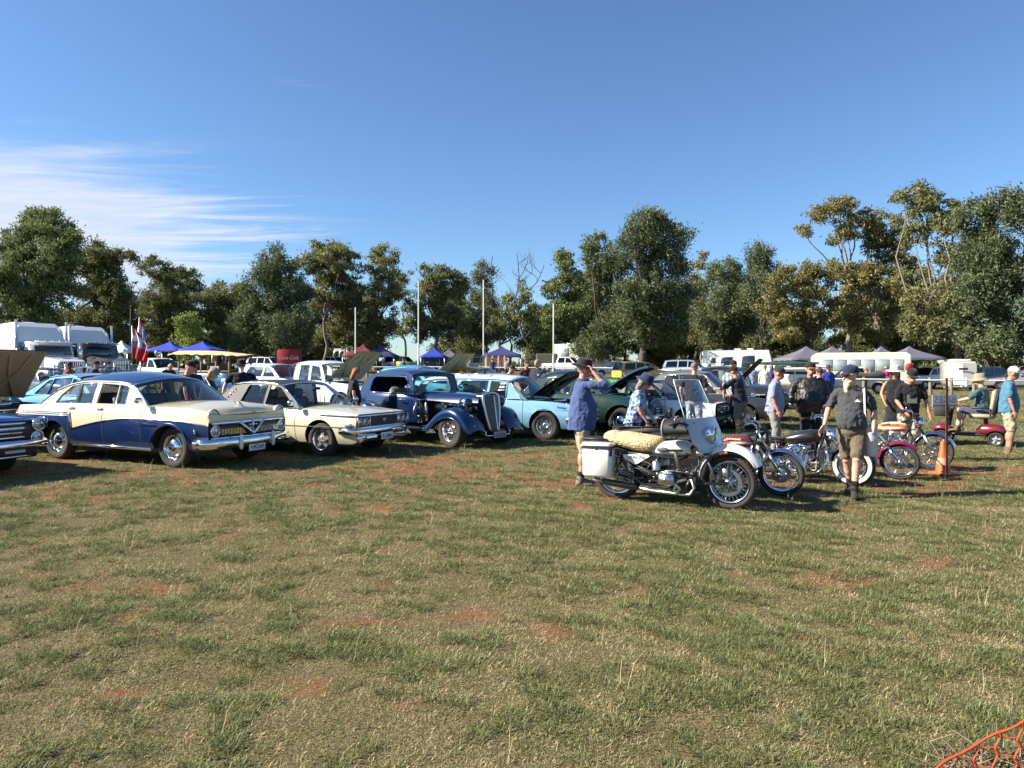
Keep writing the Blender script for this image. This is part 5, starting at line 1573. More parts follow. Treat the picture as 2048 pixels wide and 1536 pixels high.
def frame(parent, tubes, r=.018, m=None, name='frame'):
    b = MB()
    for t in tubes:
        for sg in (1, -1):
            b.tube([(x, y * sg, z) for x, y, z in t], r, 8)
    return b.build(name, m or GLOSSBLK, parent)

# ---- big white tourer with pannier, sheepskin and sidecar
BWHITE = paint('bike_white', (.74, .73, .68), dust=.15); FLEECE = mat('sheepskin', (.52, .42, .25), .95, var=.25, scale=14, bump=1., bscale=45, spec=.1)
def ural():
    wb, sc = 1.39, 1.0
    t = place_bike('touring_motorcycle', 'white touring motorcycle with square pannier, sheepskin seat and tall windscreen', (1460, 1018), -29.7, wb, sc)
    fx, rx, r = wb / 2, -wb / 2, .315
    spoke_wheel(t, (fx, 0, r), r, .11, .235, R(-6), True, disc=.16, spokes=36)
    spoke_wheel(t, (rx, 0, r), r, .11, .235, 0, True, disc=0, spokes=36)
    mudguard(t, (rx, 0, r), r + .045, .085, 25, 190, GLOSSBLK, 'rear_mudguard')
    mudguard(t, (fx + .0, 0, r + .03), r + .10, .12, 28, 125, BWHITE, 'front_mudguard', drop=.07)
    mudguard(t, (fx + .0, 0, r + .03), r + .07, .09, 125, 178, BWHITE, 'mudguard_tail', drop=.05)
    frame(t, [[(-.62, .13, .60), (-.2, .12, .58), (.15, .10, .56), (.34, .05, .78)], [(-.62, .13, .60), (-.5, .14, .36), (-.3, .15, .22), (.2, .15, .20), (.36, .08, .50), (.36, .05, .80)], [(rx, .12, r), (-.3, .14, .30)], [(-.55, .13, .60), (-.85, .13, .64), (-.98, .12, .66)]], .02)
    tankmesh(t, [(-.24, .07, .60, .66), (-.2, .12, .585, .705), (-.08, .15, .58, .755), (.08, .165, .58, .775), (.18, .15, .59, .765), (.26, .09, .62, .73), (.28, .05, .65, .70)], [BWHITE, BLACK], lambda x, z: 1 if .648 < z < .664 else 0)
    for sg in (1, -1):
        b = MB(); b.ell((-.06, sg * .158, .665), (.075, .02, .032), 14, 8); b.build('knee_pad', mat('knee_rubber', (.09, .09, .095), .6), t)
        b = MB(); b.prism([(-.54, .585), (-.22, .60), (-.20, .58), (-.36, .48), (-.40, .475), (-.53, .55)], .03, 0, lambda u, w, e, sg=sg: (u, sg * .205 + e, w)); b.build('side_cover', BWHITE, t)
        text('URAL 750', .055, INK, t, (-.375 if sg < 0 else -.375, sg * .2215, .556), (R(90), 0, 0 if sg < 0 else R(180)), ext=.001, shear=.2)
    # fleece-covered seat: lumpy
    b = MB(); secs = []
    for x, w, z0, z1 in [(-.86, .06, .74, .80), (-.82, .13, .70, .84), (-.72, .15, .68, .865), (-.66, .15, .665, .835), (-.6, .165, .65, .85), (-.5, .18, .625, .845), (-.4, .19, .61, .83), (-.3, .19, .60, .82), (-.2, .17, .605, .815), (-.12, .12, .64, .80), (-.09, .06, .68, .77)]: secs.append((x, w, z0, z1))
    b.loft(ringblob(secs, 22, 2.2))
    o = b.build('sheepskin_seat', FLEECE, t)
    sb = o.modifiers.new('s', 'SUBSURF'); sb.levels = sb.render_levels = 3
    tx = bpy.data.textures.new('fleece', 'CLOUDS'); tx.noise_scale = .014; tx.noise_depth = 2
    dm = o.modifiers.new('d', 'DISPLACE'); dm.texture = tx; dm.strength = .022; dm.mid_level = .4; dm.texture_coords = 'LOCAL'
    # panniers and rack
    for sg in (-1, 1):
        if sg > 0: continue
        b = MB(); b.box((-.825, sg * .30, .485), (.37, .21, .36), 0, .03); o = b.build('pannier', BWHITE, t)
        b = MB(); b.box((-.825, sg * .30, .70), (.385, .225, .055), 0, .025); b.build('lid', BWHITE, o)
        b = MB(); b.box((-.825, sg * .30, .669), (.38, .22, .012), 0); b.box((-.825, sg * .408, .655), (.04, .012, .014), 0, .003); b.box((-.645, sg * .36, .62), (.02, .06, .10), 0, .004); b.build('latch', BLACK, o)
    b = MB()
    for y in (-.12, 0, .12): b.tube([(-1.10, y, .745), (-.78, y, .745)], .009, 6)
    b.box((-.95, 0, .752), (.34, .26, .012), 0, .004); b.tube([(-.78, -.14, .745), (-1.12, -.14, .745), (-1.12, .14, .745), (-.78, .14, .745)], .01, 6); b.build('luggage_rack', BLACK, t)
    indicators(t, [(-1.09, -.20, .655), (-1.09, .2, .655)], .034, (-1, 0, 0))
    # engine: flat twin, cylinder towards the viewer
    b = MB()
    b.box((.04, 0, .33), (.46, .24, .26), 0, .06); b.box((-.26, 0, .34), (.24, .2, .22), 0, .05); b.lathe([(.11, -.02), (.115, .04), (.09, .06), (0, .06)], 20, 1, (.26, 0, .36), (1, 0, 0))
    for sg in (1, -1):
        for k in range(7): b.lathe([(.03, 0), (.088, 0), (.088, .008), (.03, .008)], 20, 1, (.02, sg * (.12 + k * .019), .33), (0, sg, 0), False)
        b.box((.02, sg * .285, .33), (.19, .06, .14), 2, .025); b.box((.02, sg * .318, .335), (.13, .03, .075), 2, .012)
        b.ell((.02, sg * .335, .335), (.018, .012, .018), 10, 6, 2)
        b.tube([(.10, sg * .25, .30), (.17, sg * .24, .22), (.12, sg * .2, .16), (-.2, sg * .17, .165), (-.38, sg * .18, .19)], .022, 10, 2)
        b.tube([(-.36, sg * .19, .19), (-.42, sg * .2, .2), (-.80, sg * .21, .235)], [.025, .042, .042], 12, 0); b.tube([(-.80, sg * .21, .235), (-.94, sg * .21, .245)], .02, 10, 2)
        b.lathe([(.05, 0), (.05, .09), (.035, .11), (0, .11)], 14, 1, (-.13, sg * .18, .42), (0, 0, 1)); b.tube([(-.13, sg * .18, .50), (-.12, sg * .12, .56)], .03, 8, 0)
    b.tube([(.22, -.10, .30), (.30, -.19, .33), (.33, -.2, .24), (.28, -.2, .16), (.16, -.2, .15), (.10, -.22, .20), (.13, -.22, .30), (.24, -.21, .34)], .018, 8, 1)
    b.build('engine', [GLOSSBLK, ALU, STEEL], t)
    b = MB(); b.box((.13, -.168, .50), (.05, .015, .30), 0, .005, rot=(0, -.22, 0)); b.build('tank_strap', BLACK, t)
    b = MB()
    for k in range(16):
        a, c = (rnd.uniform(-.5, .35), rnd.uniform(-.19, -.10), rnd.uniform(.36, .5)), (rnd.uniform(-.5, .35), rnd.uniform(-.2, -.10), rnd.uniform(.2, .52))
        mid = ((a[0] + c[0]) / 2 + .05, -.2, (a[2] + c[2]) / 2 + .03)
        b.tube([a, mid, c], rnd.choice((.006, .009, .012)), 6, rnd.choice((0, 0, 1)))
    for k in range(30): b.ell((rnd.uniform(-.72, .35), rnd.uniform(-.2, -.08), rnd.uniform(.2, .52)), (rnd.uniform(.01, .03),) * 3, 8, 6, rnd.choice((0, 0, 1, 2)))
    b.build('fittings', [BLACK, STEEL, ALU], t)
    for (x, y, z0, z1, xo) in ((-.66, -.15, .32, .60, .06), (-.66, .15, .32, .60, .06), (.56, -.13, .34, .60, -.1), (.56, .13, .34, .60, -.1)):
        b = MB(); n = 90
        b.tube([(x + xo * (k / n) + .026 * math.cos(k * .62), y + .026 * math.sin(k * .62), z0 + (z1 - z0) * k / n) for k in range(n)], .0055, 5, 1); b.tube([(x, y, z0), (x + xo, y, z1)], .012, 8, 0); b.build('shock_absorber', [STEEL, BLACK], t)
    for sg in (1, -1):   # leading link fork
        b = MB(); b.tube([(fx - .0, sg * .13, r), (fx - .26, sg * .13, r - .02), (fx - .30, sg * .12, r + .05), (fx - .20, sg * .11, .62), (fx - .30, sg * .10, .86)], .02, 8, 0); b.build('fork_leg', GLOSSBLK, t)
        b = MB(); b.box((fx - .03, sg * .105, r + .12), (.07, .03, .1), 0, .02); b.build('brake_caliper', ALU, t)
    b = MB(); b.box((fx - .25, 0, .64), (.06, .22, .04), 0, .01); b.tube([(fx - .25, 0, .64), (fx - .3, 0, .9)], .025, 8); b.box((fx - .30, 0, .82), (.06, .22, .04), 0, .01); b.build('triple_clamp', GLOSSBLK, t)
    # fairing: white board greyed in colour for its shaded face, clear upper screen
    def scr(z, v):
        f = (z - .66) / .86
        q = Vector((.06 - .36 * f + .05 * (1 - v * v), .35 * v * (1 - .28 * max(0, f - .3) - (.2 if f < .08 else 0)), 0))
        q = rot2(R(-16)) @ q
        return (.44 + q.x, q.y, z)
    V = np.linspace(-1, 1, 11)
    b = MB(); b.sheet([[scr(z, v) for v in V] for z in np.linspace(.66, 1.045, 8)]); b.sheet([[(scr(z, v)[0] - .008, scr(z, v)[1], z) for v in V] for z in np.linspace(.66, 1.045, 8)])
    b.build('fairing', paint('fairing_shaded_white', (.40, .40, .42), dust=.1), t)
    b = MB(); b.sheet([[scr(z, v) for v in V] for z in np.linspace(1.05, 1.5, 8)]); go = b.build('windscreen', glass('clear_screen', (.93, .95, .97)), t)
    b = MB(); b.tube([scr(1.047, v) for v in V], .008, 6); b.tube([scr(z, -1) for z in np.linspace(1.05, 1.5, 6)] + [scr(1.5, v) for v in V] + [scr(z, 1) for z in np.linspace(1.5, 1.05, 6)], .005, 5); b.build('screen_edge', mat('clear_edge', (.6, .65, .72), .2), go)
    b = MB()
    for y in (-.12, .12): b.tube([(scr(1.2, y * 3)[0] - .02, y, 1.2), (.22, y, .95)], .008, 6)
    b.tube([(scr(1.2, 0)[0] - .012, -.2, 1.2), (scr(1.2, 0)[0] - .012, .2, 1.2)], .006, 6); b.build('screen_bracket', CHROME, t)
    headlight(t, (.52, -.02, .86), .088, (1, 0, 0), CHROME, .12)
    b = MB(); b.tube([(.40, 0, .84), (.48, -.02, .86)], .05, 12); b.build('lamp_bracket', BLACK, t)
    indicators(t, [(.42, -.22, .655), (.42, .22, .655)], .036)
    for sg in (1, -1): b = MB(); b.box((fx - .05, sg * .128, r + .345), (.10, .012, .028), 0, .004, rot=(0, -.15, 0)); b.build('reflector', AMBER, t)
    handlebar(t, (.36, .92), .08, .22, .36, BLACK, False)
    for sg in (1, -1):
        b = MB(); rows = []
        for f in np.linspace(0, 1, 6):
            x = .30 - .30 * f
            rows.append([(x, sg * (.24 + .17 * math.cos(a) * (1 - .15 * f)), .93 + .11 * math.sin(a) * (.55 + .45 * f)) for a in np.linspace(-2.8, 2.8, 12)])
        b.sheet(rows); b.tube(rows[-1], .012, 6, 1); b.build('hand_muff', [mat('muff_black', (.025, .025, .03), .7), mat('muff_grey', (.25, .25, .27), .7)], t)
        bmirror(t, (.2, sg * .3, 1.0), (.12, sg * .42, 1.13), .06)
    # sidecar on the far side
    b = MB()
    secs = [(-.85, .20, .40, .66), (-.75, .25, .32, .72), (-.5, .28, .26, .74), (0, .28, .24, .72), (.35, .25, .26, .68), (.65, .17, .32, .60), (.82, .07, .40, .52)]
    b.loft([[(x, y + .78, z) for x, y, z in rg] for rg in ringblob(secs, 20, 3.)]); o = b.build('sidecar', GLOSSBLK, t)
    b = MB(); b.loft([[(x, y + .78, z) for x, y, z in rg] for rg in ringblob([(-.60, .2, .68, .75), (-.5, .25, .70, .775), (.1, .25, .70, .77), (.3, .2, .67, .72)], 16, 3.)]); b.build('tonneau', mat('tonneau_black', (.02, .02, .022), .7), o)
    b = MB()
    for z in (.80, .86): b.tube([(-.95, .5, z), (-.15, .5, z + .02), (-.15, 1.06, z + .02), (-.95, 1.06, z)], .009, 6, closed=True)
    for x in (-.95, -.55, -.15): b.tube([(x, .5, .72), (x, .5, .87)], .008, 6); b.tube([(x, 1.06, .72), (x, 1.06, .87)], .008, 6)
    for y in (.6, .7, .8, .9, 1.0): b.tube([(-.95, y, .80), (-.15, y, .82)], .006, 5)
    b.build('sidecar_rack', BLACK, o)
    b = MB(); b.lathe([(.17, -.05), (.27, -.05), (.29, 0), (.27, .05), (.17, .05), (.17, -.05)], 30, 0, (-1.0, .78, .56), (-1, 0, .15)); b.build('spare_wheel', RUBBER, o)
    spoke_wheel(t, (-.35, 1.22, r), r, .11, .235, 0, True, disc=0, spokes=24)
    mudguard(t, (-.35, 1.22, r), r + .05, .09, 15, 165, GLOSSBLK, 'sidecar_mudguard')
    b = MB(); b.tube([(-.5, .15, .3), (-.5, .5, .26), (-.5, 1.15, .28)], .018, 8); b.tube([(.3, .12, .28), (.3, .6, .26)], .018, 8); b.tube([(.3, .55, .26), (-.5, .55, .26)], .018, 8); b.build('sidecar_chassis', GLOSSBLK, t)
ural()

# ---- shared parts for the road bikes
def roadbike(name, label, fpx, h, sp, sc=.88):
    wb = sp.get('wb', 1.48)
    t = place_bike(name, label, fpx, h, wb, sc)
    fx, rx = wb / 2, -wb / 2
    rf, rr = sp.get('rf', .325), sp.get('rr', .32)
    st = R(sp.get('steer', 0))
    spoke_wheel(t, (fx, 0, rf), rf, sp.get('twf', .09), sp.get('rimf', .245), st, white=sp.get('white', False), disc=sp.get('disc', .125), spokes=sp.get('sp', 28))
    spoke_wheel(t, (rx, 0, rr), rr, sp.get('twr', .12), sp.get('rimr', .235), 0, white=sp.get('white', False), disc=.10, spokes=28)
    a0, a1 = sp.get('fg', (25, 125))
    mudguard(t, (fx, 0, rf), rf + .045, sp.get('fw', .07), a0, a1, sp['mfg'], 'front_mudguard')
    mudguard(t, (rx, 0, rr), rr + .05, .095, 30, 170, sp.get('mrg', sp['mfg']), 'rear_mudguard')
    top = sp['top']
    forks(t, (fx, 0, rf), (top[0], 0, top[1]), sp.get('mfork', CHROME), sp.get('mfork2', CHROME), .10, sp.get('lower', .45))
    tankmesh(t, sp['tank'], sp['mtank'], sp.get('tcol'))
    b = MB(); b.loft(ringblob(sp['seat'], 16, 2.6)); b.build('seat', sp.get('mseat', mat('seat_black', (.018, .018, .02), .55, var=.2)), t)
    frame(t, [[(top[0] - .03, .03, top[1] - .05), (top[0] - .12, .08, .55), (.28, .14, .22), (-.15, .15, .2), (-.28, .14, .42), (-.35, .13, .68)], [(top[0] - .05, .03, top[1] - .02), (.0, .06, .72), (-.35, .13, .70), (-.75, .13, .74)], [(rx, .13, rr), (-.22, .14, .30)]], .018, sp.get('mframe'))
    for sg in (1, -1):
        b = MB(); b.tube([(rx + .02, sg * .15, rr + .02), (rx + .14, sg * .15, .68)], .016, 8, 0); b.tube([(rx + .04, sg * .15, rr + .08), (rx + .12, sg * .15, .62)], .033, 10, 1); b.build('shock_absorber', [CHROME, STEEL], t)
    headlight(t, (top[0] + .14, 0, top[1] - .10), sp.get('hl', .095), (1, 0, 0), sp.get('mhl', CHROME), .13)
    handlebar(t, (top[0] - .02, top[1] + .01), *sp.get('bar', (.12, .18, .36)), None, sp.get('gauges', True))
    if sp.get('ind', True): indicators(t, [(top[0] + .06, sg * .19, top[1] - .12) for sg in (1, -1)], .036)
    for sg in (1, -1): bmirror(t, (top[0] - .12, sg * .28, top[1] + .13), (top[0] - .14, sg * .40, top[1] + .25), .045)
    return t
def bits(t, n, box, mats, name='fittings', s=(.012, .035)):
    b = MB()
    for k in range(n):
        p = [rnd.uniform(*q) for q in box]
        b.ell(p, (rnd.uniform(*s), rnd.uniform(*s), rnd.uniform(*s)), 8, 6, rnd.randrange(len(mats)))
    for k in range(n // 3):
        p, q = [rnd.uniform(*q) for q in box], [rnd.uniform(*q) for q in box]
        b.tube([p, [(p[i] + q[i]) / 2 + rnd.uniform(-.03, .03) for i in range(3)], q], .007, 5, rnd.randrange(len(mats)))
    o = b.build(name, mats, t); return o
KBROWN = paint('candy_brown', (.19, .042, .012), .25, .2, dust=.03); KORANGE = paint('candy_orange', (.62, .13, .02), 0, .25, dust=.03); MAGENTA = paint('magenta_enamel', (.22, .01, .05), .2, .25, dust=.05); HORANGE = paint('tank_orange', (.68, .22, .04), dust=.03)
# brown and orange four
t = roadbike('brown_motorcycle', 'brown and orange tanked four cylinder motorcycle next to the white tourer', (1562, 992), -30, dict(top=(.44, .93), steer=0, mfg=CHROME, mtank=[KBROWN, KORANGE, PLATEM], tcol=lambda x, z: 1 if z < .75 else (2 if z < .765 else 0), mhl=BLACK, hl=.10,
    tank=[(-.26, .05, .69, .73), (-.22, .10, .675, .775), (-.1, .14, .67, .83), (.05, .16, .67, .87), (.2, .165, .68, .875), (.3, .13, .69, .85), (.36, .06, .72, .80)], seat=[(-.86, .10, .76, .84), (-.8, .13, .73, .86), (-.5, .14, .70, .82), (-.28, .12, .70, .80), (-.22, .08, .71, .78)], lower=.5))
for sg in (1, -1): text('KAWASAKI', .042, WHITEINK, t, (.10, sg * .165, .81), (R(66), 0, 0 if sg < 0 else R(180)), ext=.004)
b = MB(); b.box((.08, 0, .34), (.42, .34, .26), 0, .05); fins(b, (.14, 0, .56), (.24, .44, .2), 7, 1); b.box((.14, 0, .68), (.2, .46, .06), 1, .02)
for sg in (1, -1): b.lathe([(.09, 0), (.09, .04), (.06, .05), (0, .05)], 18, 1, (.12, sg * .17, .34), (0, sg, 0))
b.build('engine', [GLOSSBLK, ALU], t)
for i, y in enumerate((-.20, -.08, .08, .20)):
    b = MB(); b.tube([(.26, y, .62), (.36, y * 1.05, .56), (.36, y * 1.1, .36), (.28, y * 1.15, .24), (.08, y * 1.2, .20), (-.3, (-.19 if y < 0 else .19), .22 + .05 * (i % 2))], .023, 10); b.tube([(-.3, (-.19 if y < 0 else .19), .22 + .05 * (i % 2)), (-.42, (-.22 if y < 0 else .22), .24 + .07 * (i % 2)), (-.95, (-.24 if y < 0 else .24), .34 + .1 * (i % 2))], [.024, .05, .045], 12); b.build('exhaust', CHROME, t)
bits(t, 36, ((-.25, .25), (-.24, -.14), (.3, .7)), [ALU, BLACK, CHROME])
# black cruiser, chrome v-twin
t = roadbike('black_cruiser', 'black cruiser motorcycle with chrome V engine and wide whitewall tyres', (1706, 972), -33, dict(wb=1.6, top=(.42, .88), steer=-4, white=True, twf=.14, twr=.14, rf=.325, rimf=.20, rimr=.2, sp=36, mfg=GLOSSBLK, mtank=[GLOSSBLK], hl=.10, fg=(10, 165), fw=.085, ind=False,
    tank=[(-.28, .06, .66, .70), (-.2, .11, .63, .76), (0, .15, .62, .83), (.16, .16, .64, .87), (.28, .12, .68, .87), (.36, .05, .73, .82)], seat=[(-.92, .12, .70, .76), (-.8, .15, .66, .77), (-.55, .17, .60, .70), (-.3, .14, .62, .70), (-.2, .08, .65, .70)], bar=(.2, .25, .40), gauges=False))
b = MB(); b.box((-.02, 0, .28), (.40, .24, .2), 0, .07)
for s_ in (1, -1):
    X = Matrix.Translation((.0, 0, .36)) @ Matrix.Rotation(R(22) * s_, 4, 'Y')
    for k in range(8): b.lathe([(.03, 0), (.085, 0), (.085, .009), (.03, .009)], 20, 0, (0, 0, .04 + k * .022), (0, 0, 1), False, X=X)
    b.box((0, 0, .25), (.16, .15, .09), 0, .03, X=X)
    b.tube([X @ Vector((.06 * s_, -.08, .2)), X @ Vector((.1, -.17, .15)), Vector((.1, -.2, .2)), Vector((-.3, -.2, .2)), Vector((-.95, -.21, .24))], .026, 10)
b.lathe([(.10, 0), (.115, .02), (.105, .045), (.05, .05), (0, .052)], 24, 0, (-.02, -.13, .50), (0, -1, 0)); b.lathe([(.04, 0), (.04, .01), (0, .012)], 16, 1, (-.02, -.182, .50), (0, -1, 0))
b.lathe([(.11, 0), (.11, .04), (.07, .05), (0, .05)], 22, 0, (-.08, -.13, .27), (0, -1, 0)); b.box((-.3, -.1, .32), (.25, .1, .2), 0, .05)
b.build('engine', [CHROME, BLACK], t)
b = MB(); b.tube([(.40, -.14, .62), (.46, -.2, .5), (.46, -.2, .32), (.40, -.2, .22)], .02, 8); b.tube([(.44, -.2, .4), (.34, -.24, .22), (.28, -.24, .2)], .016, 8); b.box((.30, -.27, .2), (.10, .09, .03), 1, .01); b.build('crash_bar', [CHROME, BLACK], t)
b = MB(); b.box((.33, 0, .42), (.05, .22, .3), 1)
for k in range(12): b.box((.362, 0, .29 + k * .023), (.012, .22, .008), 0)
b.build('oil_cooler', [STEEL, BLACK], t)
bits(t, 30, ((-.35, .25), (-.2, -.12), (.2, .6)), [CHROME, CHROME, BLACK], s=(.012, .04))
# magenta chopper
t = roadbike('magenta_chopper', 'chopper with magenta mudguards and long raked chrome forks', (1800, 959), -30, dict(wb=1.62, top=(.30, .98), steer=-6, rf=.30, rimf=.235, twf=.08, mfg=MAGENTA, fg=(40, 190), fw=.075, mtank=[MAGENTA], hl=.085, mhl=CHROME, lower=.3, ind=False,
    tank=[(-.3, .05, .70, .73), (-.2, .10, .68, .79), (0, .13, .68, .85), (.14, .12, .70, .86), (.24, .06, .74, .83)], seat=[(-.9, .10, .68, .74), (-.6, .15, .60, .68), (-.35, .12, .62, .70), (-.28, .06, .64, .69)], bar=(.16, .24, .36), gauges=False))
b = MB(); b.box((0, 0, .30), (.40, .24, .2), 0, .07)
for s_ in (1, -1):
    X = Matrix.Translation((.02, 0, .36)) @ Matrix.Rotation(R(22) * s_, 4, 'Y')
    for k in range(9): b.lathe([(.03, 0), (.08, 0), (.08, .009), (.03, .009)], 20, 0, (0, 0, .03 + k * .022), (0, 0, 1), False, X=X)
    b.box((0, 0, .25), (.15, .14, .08), 0, .03, X=X)
b.tube([(.1, -.12, .45), (.2, -.2, .3), (.0, -.2, .18), (-.9, -.2, .24)], .026, 10); b.build('engine', [CHROME], t)
b = MB(); b.tube([(.18, -.14, .62), (.2, -.16, .5)], .04, 10); b.build('oil_filter', mat('filter_orange', (.75, .16, .02), .4), t)
bits(t, 24, ((-.3, .3), (-.2, -.12), (.2, .6)), [CHROME, BLACK])
b = MB(); b.ell((.2, 0, 1.15), (.07, .06, .06), 12, 8); b.tube([(.2, 0, 1.0), (.2, 0, 1.12)], .012, 6); b.build('speedometer', GLOSSBLK, t)
# orange and white twin at the end
t = roadbike('orange_motorcycle', 'orange and white tanked motorcycle at the end of the row by the cone', (1866, 940), -28, dict(top=(.44, .95), steer=-3, mfg=CHROME, rf=.335, rimf=.265, fg=(20, 150), mtank=[HORANGE, PLATEM, BLACK], tcol=lambda x, z: 1 if .735 < z < .76 or z > .835 else (2 if .79 < z < .82 and -.05 < x < .25 else 0), hl=.10,
    tank=[(-.26, .05, .69, .73), (-.22, .10, .675, .775), (-.1, .13, .67, .83), (.05, .15, .67, .86), (.2, .155, .68, .865), (.3, .12, .69, .84), (.36, .06, .72, .80)], seat=[(-.86, .10, .76, .84), (-.5, .14, .70, .82), (-.28, .12, .70, .80), (-.22, .08, .71, .78)], mfork=ALU, mfork2=BLACK, lower=.5, disc=.13))
b = MB(); b.box((.06, 0, .34), (.40, .30, .24), 0, .05); fins(b, (.12, 0, .55), (.22, .32, .2), 7, 0); b.box((.12, 0, .67), (.2, .34, .06), 0, .02)
for sg in (1, -1): b.lathe([(.08, 0), (.08, .03), (0, .04)], 18, 0, (.08, sg * .15, .34), (0, sg, 0)); b.tube([(.24, sg * .08, .58), (.36, sg * .1, .48), (.3, sg * .14, .24), (-.2, sg * .19, .2), (-.9, sg * .22, .3)], [.022, .022, .022, .024, .045], 10, 1)
b.build('engine', [ALU, CHROME], t)
for sg in (1, -1): b = MB(); b.tube([(.74, sg * .09, .335), (1.0, sg * .08, .60)], .008, 6); b.build('guard_stay', CHROME, t)
bits(t, 26, ((-.25, .25), (-.2, -.12), (.3, .66)), [ALU, BLACK, CHROME])
# ================================================================== people
SKINS = [mat('skin_fair', (.52, .29, .20), .55, var=.12, scale=12), mat('skin_tan', (.40, .20, .125), .55, var=.12, scale=12), mat('skin_ruddy', (.50, .22, .15), .5, var=.14, scale=12)]
TXF = bpy.data.textures.new('folds', 'CLOUDS'); TXF.noise_scale = .075; TXF.noise_depth = 1
TXH = bpy.data.textures.new('strands', 'CLOUDS'); TXH.noise_scale = .03; TXH.noise_depth = 2
def skinned(b, name, m, parent, vox, fold=0., smooth=4, tex=None):
    o = b.build(name, m, parent)
    r = o.modifiers.new('r', 'REMESH'); r.mode = 'VOXEL'; r.voxel_size = vox; r.use_smooth_shade = True
    s = o.modifiers.new('s', 'SMOOTH'); s.iterations = smooth; s.factor = .5
    if fold:
        d = o.modifiers.new('d', 'DISPLACE'); d.texture = tex or TXF; d.strength = fold; d.mid_level = .5; d.texture_coords = 'LOCAL'
    return o
def ik(a, c, l1, l2, hint):
    a, c = Vector(a), Vector(c)
    d = c - a; L = d.length
    if L > (l1 + l2) * .995: c = a + d * ((l1 + l2) * .995 / L); d = c - a; L = d.length
    x = (l1 * l1 - l2 * l2 + L * L) / (2 * L)
    h = math.sqrt(max(l1 * l1 - x * x, 0))
    u = d.normalized(); hv = Vector(hint); hv = hv - u * hv.dot(u)
    if hv.length < 1e-4: hv = u.orthogonal()
    return a + u * x + hv.normalized() * h, c
def rings(levels, T, n=18):
    """levels: (z, x centre, half depth, half width) -> ellipse rings moved by T"""
    return [[T @ Vector((xc + rx * math.cos(a), ry * math.sin(a), z)) for a in np.linspace(0, 2 * math.pi, n + 1)[:-1]] for (z, xc, rx, ry) in levels]
